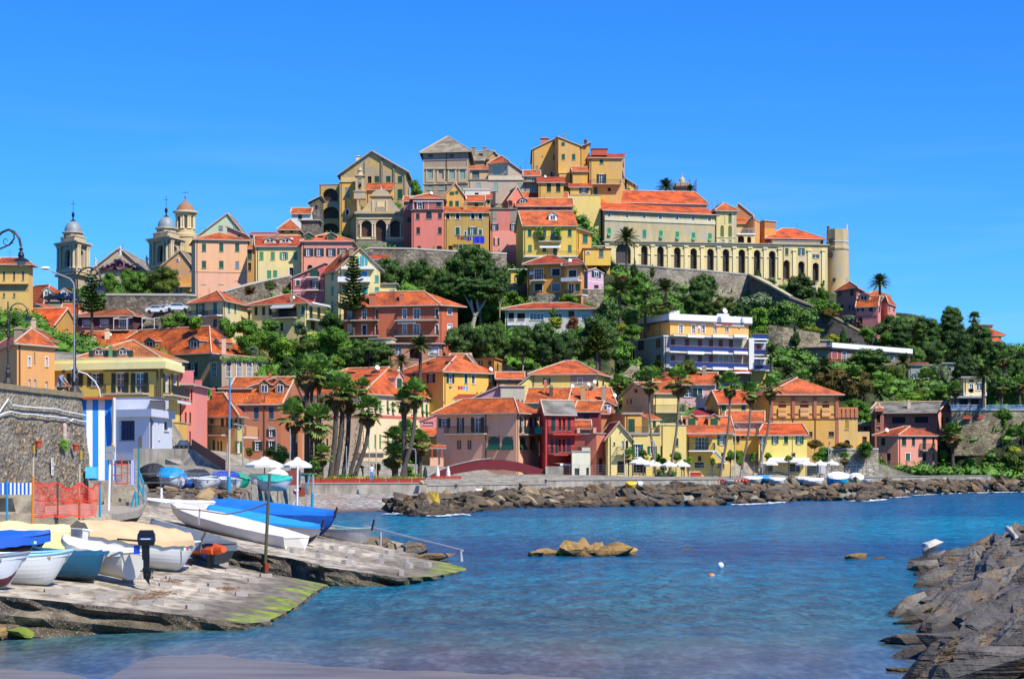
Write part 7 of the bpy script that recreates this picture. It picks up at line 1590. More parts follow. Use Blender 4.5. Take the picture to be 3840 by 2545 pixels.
q.tb([g0,P(gx('I',1935),gy('I',1080),355),P(gx('I',1962),gy('I',975),355)],[.5,.42,.36],8,pbk)
for pts in([(1962,975),(1930,880),(1860,740),(1790,640)],[(1962,975),(2010,900),(2080,800),(2120,700)],[(2010,890),(1990,800),(1980,680)],[(1925,870),(1915,760),(1940,680)]):q.tb([P(gx('I',x),gy('I',y),355)for x,y in pts],[.3,.24,.18,.1][:len(pts)],7,pbk)
q.bd('trunk',T)
o=bpy.data.objects.new('crown',CR['pine',1]);COL.objects.link(o);o.parent=T;cc_=P(gx('I',1990),gy('I',640),356);o.location=cc_-g0;o.scale=(5.2,4,2.6);o.material_slots[0].link='OBJECT';o.material_slots[0].material=FOL['pine']
q=MB();q.tb([Vc(P(gx('I',985),gy('I',760),358)),P(gx('I',950),gy('I',640),358),P(gx('I',900),gy('I',575),358),P(gx('I',800),gy('I',530),359)],[.35,.28,.2,.1],7,BARK)
q.tb([P(gx('I',945),gy('I',630),358),P(gx('I',960),gy('I',520),360)],[.25,.12],7,BARK);q.bd('limb',T)
bl=0
for lab,a,c in(('ivy covered bank under the pale forked trunk, left part',('I',1730,2060,620,1080,363),'dark'),('ivy covered bank under the pale forked trunk, right part',('I',1980,2260,690,1090,362),'mid'),('bushes above the path right of the forked trunk',('I',2180,2366,660,900,366),'mid'),('shrubs under the small yellow house',('J',0,240,900,1150,362),'mid'),('dark shrubs beside the terracotta block',('I',0,310,910,1280,350),'dark'),('green thicket left below the terracotta block',('I',-20,300,1100,1460,340),'mid'),('shrub hiding the small yellow house',('J',270,425,530,725,376),'mid'),('garden shrubs below the rubble wall left of the orange house',('J',150,440,800,1010,368),'mid'),('bright round tree in front of the stone base of the orange house',('J',835,1080,845,1010,362),'bright'),('yellow green hedge right of the bright round tree',('J',1080,1310,955,1060,360),'bright'),('tall dark green trees right of the white villa roof',('J',1240,1660,925,1300,350),'pine'),('feathery green bush beside the apartment parapet',('J',1640,1880,1020,1260,362),'cane'),('yellow green bush left of the apartment block',('J',1550,1680,1220,1340,356),'lime'),('dark green bush under the yellow green bush',('J',1640,1880,1230,1400,354),'mid'),('bright variegated bush in front of the white villa',('J',690,895,1145,1290,343),'lime'),('reddish brown bush in front of the white villa',('J',895,1085,1130,1310,343),'red'),('climbing plant on the white villa wall itself',('J',710,800,1020,1180,349),'mid'),('shrubs beside the white villa chimney',('J',0,150,1180,1400,345),'mid'),('green hedge between the tall palm and the cypress',('J',1700,1960,640,860,385),'mid'),('flowering shrub under the bastion wall',('J',1500,1720,610,720,386),'red'),('shrub beside the small cypress',('J',1790,1980,560,740,390),'mid'),('dark shrubs below the two great palms',('J',1860,2366,950,1150,356),'olive'),('clipped bright conical shrub beside the cream villa',('H',325,565,630,800,330),'bright'),('olive bush below the parked white cars',('G',2020,2300,450,640,338),'mid'),('round bush in front of the cream villa, left',('H',735,1000,635,930,333),'mid'),('broad leafy bush between the two villas',('H',960,1300,655,900,334),'mid'),('dark bush under the veranda of the yellow villa',('H',1270,1520,670,870,333),'mid'),('silvery olive tree in front of the yellow villa',('H',1670,1930,680,870,331),'grey'),('dark bush right of the yellow villa',('H',2030,2310,575,830,336),'dark'),('light green shrubs on the slope under the villas',('H',1080,1440,790,1100,331),'bright'),('green thicket in the middle of the slope',('H',1240,1700,830,1180,329),'mid'),('bright green thicket right of the middle of the slope',('H',1400,1760,880,1190,327),'bright'),('dark rounded bush above the fan palms',('H',1690,2010,900,1120,326),'olive'),('large green bush below the dark bush',('H',1960,2366,745,1050,330),'mid'),('shrubs behind the orange hip roof',('H',940,1260,870,1100,328),'mid'),('dark green round bush above the orange dormer roofs',('H',1440,1740,1120,1390,316),'dark'),('light green bush beside the arched mansion',('H',1340,1480,1250,1420,318),'bright'),('shrubs behind the tall fan palms',('H',2060,2340,1110,1310,316),'bright'),('white flowering bush on the roof edge slope',('H',1110,1270,1000,1110,325),'grey'),('greenery at the left end of the slope',('H',620,900,810,960,338),'mid'),('tuft of green on the ramp wall',('B',1550,1660,1100,1220,346),'bright'),('dry scrub on the stone ramp wall',('B',1330,1480,1010,1170,350),'olive'),('brush on the ramp wall left part',('B',1050,1230,1090,1200,347),'brown'),('tree between gable house and palace',('D',120,300,640,880,450),'mid'),('plants on the roof terrace of the summit porch',('E',700,800,780,850,441),'mid'),('apartment garden tree with round bright crown',('K',825,1110,825,1060,331),'olive'),('bushes left of the apartment block',('K',60,270,600,820,350),'mid'),('dark thicket below the rubble wall left of the apartments',('K',0,280,820,1050,342),'dark'),('undergrowth beneath the apartment block',('K',260,620,900,1150,330),'mid'),('dark garden below the apartment block left',('K',-40,260,1040,1260,325),'mid'),('light leafy trees right of the apartment roof',('K',1700,2010,180,530,384),'bright'),('grey green cane thicket above the rubble terraces',('K',1900,2366,90,420,392),'cane'),('olive tree thicket below the round tower',('K',1560,2020,-20,230,402),'grey'),('cane thicket at the left of the dark rampart',('L',-60,320,590,940,394),'cane'),('cane thicket against the dark rampart',('L',200,600,690,960,396),'cane'),('green shrub under the dark rampart',('K',1690,1960,400,560,376),'bright'),('grassy shrubs on the rubble terrace',('L',340,620,920,1020,388),'lime'),('grassy shrubs by the second cypress',('L',640,850,1020,1160,386),'lime'),('shrubs on top of the arcade bastion',('F',1205,1425,1325,1470,432),'grey'),('bush above the rampart wall',('F',1330,1560,1400,1560,426),'cane'),('low shrubs beside the mauve house',('L',430,860,560,830,418),'mid'),('brown green bush at the mauve house corner',('L',600,840,690,830,414),'brown'),('small trees in front of the mauve house',('L',860,1040,780,900,410),'grey'),('green hedge at the pink roof house',('L',1050,1150,850,950,411),'brown')):
 U(lab,*a,col=c)
tree('dark cedar with layered branches below the arcade','F',1500,1890,1265,1580,427,'dark','pine');tree('pointed bright conifer beside the round tower','F',1875,2090,1335,1620,428,'mid','cone')
for lab,a in(('dark cypress against the arcade piers',('F',1092,1218,1125,1385,434)),('cypress in the middle of the rubble terraces',('L',205,360,880,1180,383)),('slim cypress in front of the dark rampart',('L',825,935,850,1160,391)),('left pointed cypress under the arcade beside the tall palm',('J',1722,1838,375,645,392)),('right slim cypress under the arcade',('J',1975,2052,435,650,402)),('low cypress clump between the ridge houses',('M',1235,1330,600,730,375))):tree(lab,*a,'dark','cone',name='cypress')
for lab,a,c,kd in(('dark pine right of the pink roof house',('L',1290,1760,785,1180,409),'pine','big'),('light green bush under the dark ridge pine',('L',1300,1540,980,1180,403),'mid','bush'),('bushes at the end of the dark rampart',('L',1090,1330,930,1130,400),'mid','bush'),('pine on the ridge left of the highest ridge pine',('M',890,1320,100,440,420),'pine','pine'),('highest pine on the ridge silhouette',('M',1300,1600,-15,190,426),'pine','pine'),('ridge pine below the highest pine',('M',1250,1640,90,420,422),'dark','pine'),('dark pine in the middle of the wooded ridge',('M',960,1390,370,700,408),'pine','pine'),('pine right of the ridge middle',('M',1340,1720,260,640,412),'dark','pine'),('ridge pine left of the villa with orange roof',('M',1600,1960,190,560,414),'pine','pine'),('pine below the villa with orange roof',('M',1830,2260,430,730,410),'pine','pine'),('last dark pine of the ridge at the picture edge',('M',2210,2430,560,760,404),'dark','pine'),('pines at the far right below the ridge',('M',2130,2430,640,960,396),'pine','pine'),('dark thicket under the ridge pines, left',('M',560,980,330,560,404),'dark','big'),('dark pine above the fan palms at right',('M',1420,1850,600,960,380),'dark','pine'),('pine among the far right palms',('M',1890,2240,760,1080,372),'pine','pine'),('dark umbrella pine in front of the grey flat house',('M',105,660,505,790,376),'pine','pine'),('olive green tree below the umbrella pine',('M',240,640,650,930,378),'olive','big'),('second olive green tree right of the first',('M',560,910,720,1080,380),'olive','big'),('green tree under the two olive green trees',('M',330,720,830,1130,376),'mid','big'),('huge brown green tree behind the arched villa',('M',-60,470,770,1250,340),'brown','big'),('second brown green crown behind the arched villa',('T',1500,1980,85,400,345),'brown','big'),('green trees between arched villa and pink villa',('M',20,420,1160,1500,338),'mid','big'),('bright green dome shaped pine behind the pink villa',('M',680,1110,1055,1300,374),'bright','big'),('dark green tree right of the dome shaped pine',('M',870,1210,955,1240,377),'olive','big'),('grey green tree with pale leaves beside the grey house',('M',1150,1440,705,1060,388),'grey','big'),('fresh green tree on the promenade terrace',('M',1150,1460,970,1220,368),'mid','big'),('light feathery tree above the grey terrace house',('M',860,1120,480,720,402),'cane','big'),('green tree among promenade palms, far right',('M',2090,2330,1010,1240,344),'mid','big'),('tall tree at the right picture edge',('M',2280,2460,850,1240,346),'mid','big'),('tree left of the cream garden house',('M',1400,1640,900,1220,362),'mid','big')):
 tree(lab,*a,c,kd)
for lab,a,c in(('dense light green canes on the bank right of the pink villa',('U',1540,1960,375,800,362),'cane'),('canes sloping down to the right of the pink villa',('U',1780,2130,430,800,345),'cane'),('green bank behind the garden rooms',('U',1600,1970,620,1080,362),'mid'),('large clipped ball shrub in front of the arched wall',('U',1975,2215,262,460,333),'mid'),('smaller ball shrub below the large one',('U',2045,2170,410,520,332),'mid'),('round shrub on the stepped path',('U',2120,2285,495,630,331),'mid'),('bush at the end of the arched wall',('U',2270,2420,420,660,333),'mid'),('yellow flowering broom by the path',('U',2150,2320,750,880,322),'lime'),('shrubs below the path rail',('U',2060,2420,830,1090,312),'olive'),('hanging bush on the rubble wall under the villa',('T',1450,1750,1090,1290,290.5),'mid'),('brown bush above the rubble wall, left',('T',1440,1640,1000,1130,292),'brown'),('brown bush above the rubble wall, middle',('T',1750,2020,1040,1140,292),'brown'),('ivy hanging over the right end of the rubble wall',('T',2060,2320,1030,1240,291),'mid'),('purple bougainvillea beside the cream garden house',('M',1655,1730,1030,1090,340),'red'),('shrub at the foot of the tall palms behind the planters, left',('P',770,880,1440,1520,216),'lime'),('bright rounded hedge behind the planters',('P',925,1120,1430,1530,217),'bright'),('low hedge in the middle behind the planters',('P',1235,1430,1460,1520,217),'mid'),('low dark hedge right behind the planters',('P',1660,1800,1460,1530,218),'mid'),('leafy plant behind the right planters',('P',1790,1960,1420,1500,219),'bright'),('dark green fig behind the white umbrellas',('P',-20,340,1060,1280,232),'dark'),('broad leafy bush under the palms by the steps',('P',30,300,1150,1330,228),'mid'),('yellowish bush left of the white umbrellas',('O',1080,1200,1100,1220,236),'olive')):
 U(lab,*a,col=c)
for i,(r,x0,x1,y0,y1,yb,Y)in en((('S',1150,1290,1180,1310,1500,271),('S',1390,1540,1150,1290,1500,271),('S',1240,1380,1240,1400,1500,270),('S',1600,1680,1210,1320,1490,271),('S',1500,1620,1250,1400,1490,270),('T',405,520,1130,1310,1440,270),('T',515,650,1140,1330,1440,271),('T',695,795,1150,1310,1440,271),('T',900,990,1165,1260,1420,270),('T',1150,1265,1200,1290,1420,271),('T',200,290,1235,1330,1430,271),('P',1360,1450,1300,1400,1500,218),('P',1180,1240,1330,1380,1500,218),('P',1480,1720,1220,1400,1520,219),('P',1750,1870,1340,1450,1510,219),('S',1180,1420,1370,1500,1500,270),('S',1350,1480,1380,1500,1500,270))):
 lab=['young tree with light crown beside the cafe umbrellas','young tree in front of the yellow cube house','small leafy tree between cafe umbrellas','tiny round tree left of the white outdoor stairs','dark leafy young tree right of the umbrellas','young tree beside the tall palm left of the beach bar','tall young tree in front of the recessed yellow house','slim young tree left of the beach bar flag','small tree before the white awning, left','small tree before the white awning, right','little tree under the glazed balcony','potted sapling behind the planters, second','potted sapling behind the planters, first','low banana like tree behind the planters','sapling next to the large fan palm clump','bed of leafy plants under the cafe umbrellas','second bed of leafy plants by the fence'][i]
 tree(lab,r,x0,x1,y0,y1,Y,'mid' if i%3 else 'bright','bush',name='young_tree')
DP1=fol('palm_date','#23331a','#5f7035');FP1=fol('palm_fan','#2a4c18','#86a848');DRY=fol('palm_dry','#5a4424','#8a6c3c');SHAG=pn('palm_trunk','#4f4840',.95,var=.35);SMTR=pn('palm_smooth_trunk','#6d6152',.9,var=.25)
def frond_date(V,Fc,a,el,L_,g,droop):
 d=Vc((cos(a),sin(a),0));n=9;pts=[]
 for i in rg(n+1):
  t=i/n;pts.append(d*(L_*t*cos(el)*(1-.12*t*droop))+Vc((0,0,L_*(sin(el)*t-droop*.55*t*t))))
 side=Vc((-d.y,d.x,0))
 for i in rg(n):
  p,q_=pts[i],pts[i+1];w_=L_*.15*sin(pi*min(1,(i+1.2)/(n+.8))**.7)+.05
  b=len(V);V.extend([tl(p-side*.03),tl(p+side*.03),tl(q_+side*.03),tl(q_-side*.03)]);Fc.append((b,b+1,b+2,b+3))
  for s_ in(-1,1):
   for k in rg(3):
    c=p.lerp(q_,k/3);e=c+side*s_*w_+(q_-p).normalized()*w_*.7-Vc((0,0,w_*g.uniform(.0,.45)));m_=(q_-p).normalized()*.055*L_/3
    b=len(V);V.extend([tl(c-m_),tl(c+m_),tl(e)]);Fc.append((b,b+1,b+2))
def date_crown(seed,n=52):
 g=random.Random(seed);V=[];Fc=[]
 for i in rg(n):
  t=i/n;el=radians(78-105*t+g.uniform(-8,8));frond_date(V,Fc,i*2.399+g.uniform(-.15,.15),el,g.uniform(.88,1.05),g,.35+.35*(1-t))
 me=bpy.data.meshes.new('crown');me.from_pydata(V,[],Fc);me.materials.append(DP1);return me
def fan_crown(seed,n=34,skirt=14):
 g=random.Random(seed);V=[];Fc=[];mi=[]
 for i in rg(n+skirt):
  dead=i>=n;t=i/n;el=radians(86-125*t**1.1+g.uniform(-14,14))if not dead else radians(g.uniform(-82,-55));a=i*2.399+g.uniform(-.2,.2)
  d=Vc((cos(a)*cos(el),sin(a)*cos(el),sin(el)));pl=.6*g.uniform(.7,1.1)if not dead else.35;c=d*pl-Vc((0,0,.08*(1+t)if not dead else.25))
  side=d.cross(Vc((0,0,1)));side=side.normalized()if side.length>.1 else Vc((1,0,0));up=side.cross(d)
  b=len(V);V.extend([tl(side*.015),tl(-side*.015),tl(c-side*.012),tl(c+side*.012)]);Fc.append((b,b+1,b+2,b+3));mi.append(1)
  N=13;R_=g.uniform(.36,.5)*(1 if not dead else.9)
  for k in rg(N):
   an=radians(-105+210*k/(N-1));bd=d*cos(an)+side*sin(an);bd=(bd+up*.12*abs(sin(an))).normalized();wv=bd.cross(up).normalized()*.052
   m_=c+bd*R_*.62;tip=c+bd*R_-Vc((0,0,R_*g.uniform(.05,.3)))
   b=len(V);V.extend([tl(c),tl(m_+wv),tl(tip),tl(m_-wv)]);Fc.append((b,b+1,b+2,b+3));mi.append(1 if dead or(t>.8 and g.random()<.6)else 0)
 me=bpy.data.meshes.new('crown');me.from_pydata(V,[],Fc);me.materials.append(FP1);me.materials.append(DRY);me.polygons.foreach_set('material_index',mi);return me
DC=[date_crown(i)for i in(1,2,3)];FCm=[fan_crown(i)for i in(4,5,6)]
def palm(label,kind,r,x,y,R_,Y,yb=None,tr=.25,shag=True,lean=0,cat='palm tree',sz=1.0,group=None,name=None):
 cnt[0]+=1;k_=ZS;c=P(gx(r,x),gy(r,y),Y);R3=R_*k_*Y/F*(1.3 if kind=='f' else 1.12);tr*=.6
 gz=tz(c.x,c.y);zb=P(0,gy(r,yb),Y).z if yb is not None else gz
 if yb is None:zb=min(gz,c.z-.6)
 base=Vc((c.x+lean,c.y,zb));T=tg(name or('date_palm' if kind=='d' else 'fan_palm'),label,cat,base,group)
 o=bpy.data.objects.new('crown',(DC if kind=='d' else FCm)[cnt[0]%3]);COL.objects.link(o);o.parent=T;o.location=c-base;o.scale=(R3,R3,R3*sz);o.rotation_euler=(0,0,cnt[0]*1.3)
 h=c.z-base.z;n=10;pts=[base-Vc((0,0,.5))]+[base.lerp(c,i/n)+Vc((lean*-.35*sin(pi*i/n),0,0))for i in rg(1,n+1)]
 q=MB();q.tb(pts,[tr*1.25]+[tr*(1.1-.25*i/n)for i in rg(1,n+1)],9,SHAG if shag else SMTR)
 if shag:
  rr=random.Random(cnt[0])
  for j in rg(int(h*12)):
   t=rr.random();p_=base.lerp(c,t);a=rr.uniform(0,6.28);u_=Vc((cos(a),sin(a),0));s2=Vc((-u_.y,u_.x,0))*.07;q.po([p_+u_*tr*.85-s2,p_+u_*tr*.85+s2,p_+u_*(tr+.14)+Vc((0,0,.16))],SHAG if rr.random()<.7 else DRY)
 if kind=='f':
  rr=random.Random(cnt[0]);hs=min(h*.4,R3*.9)
  for j in rg(130):
   t=rr.random();a=rr.uniform(0,6.28);u_=Vc((cos(a),sin(a),0));rad=tr+R3*.13*(1-t)**.5;p_=c+u_*rad-Vc((0,0,hs*t+.1));s2=Vc((-u_.y,u_.x,0))*.09;q.po([p_-s2,p_+s2,p_-Vc((0,0,.75))-u_*.12],DRY if rr.random()<.55 else SHAG)
 q.bd('trunk',T);return T
for lab,a,k in(('tallest fan palm of the left group, left crown',('P',510,130,205,217),dict(yb=1400,tr=.5)),('tall fan palm just right of the tallest one in the left group',('P',665,110,195,221),dict(yb=1400,tr=.45)),('slim third trunk of the left palm group',('P',570,170,150,219),dict(yb=1400,tr=.35)),('low fan palm at the left of the left group',('P',340,680,190,214),dict(yb=1480,tr=.45)),('low fan palm leaning right in the left group',('P',640,760,215,213),dict(yb=1500,tr=.55)),('dark fan palm tucked behind the left group',('P',370,580,120,222),dict(yb=1400,tr=.35)),('fan palm with fruit stalks, left of the second group',('P',880,370,215,215),dict(yb=1520,tr=.5,lean=-.7)),('fan palm with thick trunk in the second group',('P',960,340,190,217),dict(yb=1530,tr=.5,lean=-.9)),('third fan palm of the second group with brown skirt',('P',1040,480,165,218),dict(yb=1480,tr=.45,lean=-.6)),('fan palm behind the second group showing only its fresh top',('P',1215,330,110,224),dict(yb=1480,tr=.38,lean=-1.6)),('bending fan palm with drooping crown in the middle',('P',1290,620,180,216),dict(yb=1450,tr=.4,lean=-1.6)),('tall fan palm of the right group, left trunk',('P',1740,500,150,214),dict(yb=1450,tr=.45,lean=.1)),('tall fan palm of the right group, right trunk',('P',1880,400,170,213),dict(yb=1460,tr=.4,lean=-1.5)),('bushy low fan palm under the right group, left',('P',1640,1000,170,219),dict(yb=1480,tr=.4)),('bushy low fan palm under the right group, right',('P',1940,1030,150,220),dict(yb=1480,tr=.4)),('broad dark fan palm in the middle of the right group',('P',1760,900,150,222),dict(yb=1480,tr=.4)),('low fan palm at the foot of the right group',('P',1620,1200,150,217),dict(yb=1480,tr=.35)),('small fan palm beside the steps right of the umbrellas',('P',700,1180,130,212),dict(yb=1500,tr=.3)),('low fan palm at the foot of the left group',('P',600,1390,110,210),dict(yb=1520,tr=.3)),('slender tall fan palm in front of the peach house',('S',1132,245,150,268),dict(yb=1400,tr=.28,lean=.9,shag=False)),('slender tall fan palm in front of the yellow cube house',('S',1500,235,175,268),dict(yb=1400,tr=.3,lean=-1.2,shag=False)),('slender tall fan palm right of the pale pink house',('T',462,290,145,268),dict(yb=1440,tr=.28,lean=-1.4,shag=False)),('slender fan palm left of the arched villa',('T',722,400,125,268),dict(yb=1340,tr=.26,lean=-1.2,shag=False)),('slender tall fan palm before the arched villa corner',('T',975,330,140,268),dict(yb=1330,tr=.28,lean=-1.6,shag=False)),('fan palm beside the low wing of the pink villa',('U',1462,590,140,338),dict(yb=1070,tr=.5)),('little fan palm in front of the rubble wall',('T',1918,1235,75,284),dict(yb=1420,tr=.2)),('small fan palm beside the cafe umbrellas left',('S',870,1200,85,269),dict(yb=1470,tr=.15)),('small fan palm over the cafe umbrellas',('S',1055,1210,70,269),dict(yb=1470,tr=.13)),('single fan palm standing on the wooded ridge',('M',1735,140,80,424),dict(tr=.4)),('fan palm left of the far right palms',('M',2110,650,110,352),dict(yb=900,tr=.4)),('fan palm on the promenade terrace, first',('M',1495,1040,85,342),dict(yb=1240,tr=.35)),('fan palm on the promenade terrace, second',('M',2085,990,100,342),dict(yb=1240,tr=.35)),('fan palm on the promenade terrace, last at the picture edge',('M',2310,960,100,342),dict(yb=1240,tr=.35)),('fan palm beside the grey green tree',('M',1120,900,130,382),dict(tr=.35)),('young fan palm behind the cafe roofs',('S',735,270,100,322),dict(tr=.2)),('yellowish fan palm behind the arched villa',('T',1415,230,110,330),dict(tr=.4)),('palm above the arched villa roof at right',('T',2050,180,110,338),dict(tr=.35))):
 palm(lab,'f',*a,**k)
for lab,a,k in(('tall date palm in front of the great arcade',('J',1690,130,185,396),dict(yb=640,tr=.45)),('huge low date palm below the lilac house',('J',1600,810,225,360),dict(tr=.6)),('huge dark date palm under the bastion wall',('J',2175,780,205,366),dict(tr=.6)),('low date palm between the two great ones',('J',1925,890,135,358),dict(tr=.5)),('single date palm against the sky beside the pink roof house',('L',1350,360,160,436),dict(yb=580,tr=.5)),('date palm below the terracotta block',('I',1270,1330,200,316),dict(tr=.5)),('low date palm left of the date palm below the terracotta block',('I',1030,1530,130,310),dict(tr=.4)),('date palm at the foot of the apartment block',('K',570,930,140,330),dict(tr=.4)),('drooping date palm right of the apartment block',('K',2000,740,140,350),dict(tr=.5)),('date palm in front of the grey flat house',('L',640,1400,145,366),dict(tr=.45)),('date palm left of the grey flat house',('L',190,1500,150,345),dict(tr=.45)),('date palm right of the umbrella pine',('M',835,690,170,386),dict(tr=.5)),('large date palm on the promenade at far right',('M',1850,850,185,338),dict(yb=1240,tr=.5)),('date palm behind the pink villa',('M',540,1060,150,372),dict(tr=.5)),('date palm behind the orange arched villa roof',('T',1200,160,150,335),dict(tr=.5)),('date palm right above the arched villa',('T',1660,60,150,345),dict(tr=.5)),('pair of dense palms beside the distant bell tower',('E',2020,740,150,480),dict(yb=860,tr=.5)),('palm half hidden right of the distant bell tower',('E',2330,770,80,485),dict(yb=860,tr=.4)),('young date palm left of the tall palms before the dormer house',('T',300,250,100,322),dict(tr=.3)),('palm beside the olive bush at the plum house',('G',2250,520,70,336),dict(tr=.25)),('date palm in the yellow villa garden hedge',('J',2210,1000,90,355),dict(tr=.3))):
 palm(lab,'d',*a,**k)
g=random.Random(99);V=[];Fc=[];N=0
foot=[[(p.x,p.y)for p in f]for f in FOOT]
fb=[(min(p[0]for p in f)-1,max(p[0]for p in f)+1,min(p[1]for p in f)-1.5,max(p[1]for p in f)+1)for f in foot]
pts=[]
while len(pts)<8000:
 Y=g.uniform(300,440);px=g.uniform(-100,3950);X=(px-CX)/F*Y
 if any(a<X<b and c<Y<d and all((f[(i+1)%4].x-f[i].x)*(Y-f[i].y)-(f[(i+1)%4].y-f[i].y)*(X-f[i].x)>-1.2*(f[(i+1)%4]-f[i]).length for i in rg(4))for(a,b,c,d),f in zip(fb,FOOT)):continue
 pts.append((X,Y))
zs=terr(np.array([p[0]for p in pts]),np.array([p[1]for p in pts]))
for(X,Y),z in zip(pts,zs):
 r_=g.uniform(.8,2.1);c=Vc((X,Y,z+r_*.45));ico_core(V,Fc,c,r_*.75,.8)
 for j in rg(22):
  n=rv(g);n.z=abs(n.z);leaf(V,Fc,c+n*r_*g.uniform(.75,1.05),(n+rv(g)*.6).normalized(),g.uniform(.18,.38),g)
me=bpy.data.meshes.new('undergrowth');me.from_pydata(V,[],Fc);me.materials.append(FOL['mid']);me.materials.append(FOL['olive']);me.materials.append(FOL['cane'])
o=bpy.data.objects.new('undergrowth',me);COL.objects.link(o);tag(o,kind='stuff')
o['label']='tangled low green scrub covering the hillside between the houses';o['category']='undergrowth'
def rock_mesh(seed,a=1.0,b=.6,c=.3,n=13,sub=True):
 import bmesh
 g=random.Random(seed);bm=bmesh.new()
 for i in rg(n):
  v=rv(g);m=max(abs(v.x),abs(v.y),abs(v.z));v=v/(m**.75);bm.verts.new((v.x*a*g.uniform(.75,1),v.y*b*g.uniform(.75,1),v.z*c*g.uniform(.75,1)))
 bmesh.ops.convex_hull(bm,input=bm.verts[:])
 bmesh.ops.delete(bm,geom=[v for v in bm.verts if not v.link_faces],context='VERTS')
 bmesh.ops.subdivide_edges(bm,edges=bm.edges[:],cuts=2,use_grid_fill=True)
 for v in bm.verts:v.co+=v.normal*(.05*noise.noise(v.co*3+Vc((seed,0,0)))+.03*noise.noise(v.co*9))
 me=bpy.data.meshes.new('boulder');bm.to_mesh(me);bm.free();return me
def rockmat(key,cs,wetz=.5,wc='#2b2218'):
 q=NM(key);q.rough(.85)
 oi=q.n('ObjectInfo');n=q.noise(1.4,8)
 base=q.ramp(oi.outputs['Random'],[(i/(len(cs)-1),lin(x))for i,x in en(cs)])
 a=q.mix(1.0,base,q.ramp(n,[(.3,(.55,.53,.5)),(.55,(1,1,1)),(.72,(1.35,1.3,1.2))]),'MULTIPLY')
 st_=q.ramp(q.noise(.8,6),[(.52,(0,0,0)),(.64,(1,1,1))]);a=q.mix(q.math('MULTIPLY',st_,.45),a,lin('#7a5f34'))
 sx=q.n('SeparateXYZ');q.l(q.P(),sx.inputs[0]);mr=q.n('MapRange');mr.inputs['From Min'].default_value=wetz;mr.inputs['From Max'].default_value=wetz*.3;q.l(q.math('ADD',sx.outputs[2],q.math('MULTIPLY',q.math('SUBTRACT',n,.5),wetz)),mr.inputs[0])
 q.col(q.mix(q.math('MULTIPLY',mr.outputs[0],.8),a,lin(wc)));q.bump(q.math('ADD',q.noise(5,9),q.noise(4,5,(.3,.3,3))),.14,1);return q.m
RK=rockmat('breakwater_rock',['#3c3a38','#5a5752','#46433f','#66605a','#504d4a','#7a746a'],.5)
RK2=rockmat('far_rock',['#3f3830','#6a5c48','#4b433a','#80694a','#544c44','#9a8a6c','#5a4a34','#8a6a40'],.6)
RM=[rock_mesh(200+i,1.0,.62,.26+.1*(i%3),15)for i in rg(12)]
for m in RM:m.materials.append(RK)
BM=[rock_mesh(300+i,1.0,.75,.6,14)for i in rg(8)]
for m in BM:m.materials.append(RK2)
g=random.Random(5)
def wl(Y):return fl_(np.interp(Y,[38,42,47.6,53,60,72,84,91.5,96],[7.6,8.6,9.9,11.2,12.2,15.6,18.0,19.6,21.0]))
first=None;n_=0
spots=[]
for k in rg(2500):
 if len(spots)>=290:break
 Y=g.uniform(38,93);off=g.uniform(-.2,7.5);spots.append((Y,off))if all(abs(Y-a)>.8 or abs(off-b)>.5 for a,b in spots)else None
def mound_z(X,Y):
 e=min(1,max(0,(95.5-Y)/7));return min(2.1,max(-.6,(X-wl(Y))*.34))*e**.6
for Y,off in spots:
 X=wl(Y)+off;z=mound_z(X,Y);s=g.uniform(.38,.95)
 o=bpy.data.objects.new('breakwater_boulder',RM[n_%12]);COL.objects.link(o);n_+=1
 o.location=(X+.25,Y,z+g.uniform(-.15,.12));o.scale=(s*1.6,s*.9,s*g.uniform(.7,1.3));o.rotation_euler=(g.gauss(.15,.25),g.gauss(-.38,.22),g.gauss(.5,.5))
 tag(o,'dark grey slab boulder piled in the near breakwater on the right','boulder','boulders of the near breakwater')
q=MB()
for i in rg(40):
 for j in rg(14):
  def mp_(a,b):Y=37+a*1.48;X=wl(Y)+.1+b*1.5;return Vc((X,Y,mound_z(X,Y)-.6+.2*noise.noise(Vc((X,Y,0)))))
  q.po([mp_(i,j),mp_(i,j+1),mp_(i+1,j+1),mp_(i+1,j)][::1],RK)
tag(q.bd('breakwater_rubble'),'dark rubble filling the gaps of the near breakwater','rubble',kind='stuff')
for lab,px,py,Y,s,rot in(('big square weathered block near the water at lower right',3600,2445,46.0,(1.25,.9,.62),(.05,.06,.25)),('white washed block at the far tip of the near breakwater',3505,2058,90,(.75,.6,.6),(.1,.3,.5)),('pointed brown slab leaning into the water',3465,2315,57,(.95,.55,.75),(.2,-.5,.3)),('flat sandy coloured slab on top of the near breakwater',3800,2175,62,(1.7,1.1,.5),(.02,-.12,.4)),('long leaning slab in the bottom right corner',3760,2480,43.5,(2.6,.8,.35),(.3,-.62,.5))):
 o=bpy.data.objects.new('breakwater_boulder',rock_mesh(int(px),1,.8,.9,12));o.data.materials.append(RK if 'white' not in lab else pn('whitened_rock','#a8a59c',.8,var=.4));COL.objects.link(o);c=P(px,py,Y);o.location=c;o.scale=s;o.rotation_euler=rot;tag(o,lab,'boulder')
q=MB();a_=P(3778,1980,84);b_=P(3822,2060,80);q.tb([a_,a_.lerp(b_,.5)+Vc((.1,0,.1)),b_],[.12,.1,.14],7,pn('driftwood','#a89c8c',.9,var=.3));q.tb([P(3790,1976,84),P(3800,2000,83.5)],.05,6,pn('driftwood','#a89c8c'));tag(q.bd('driftwood',org=b_),'bleached driftwood log lying on the near breakwater','driftwood')
wlp=[(1455,181),(1560,165),(1640,164),(1785,181),(1900,192),(2191,197),(2597,202),(2759,206),(2856,212),(3002,229),(3246,226),(3330,240),(3408,262),(3600,280),(3840,292),(4100,300)]
fx=[p[0]for p in wlp];fy=[p[1]for p in wlp]
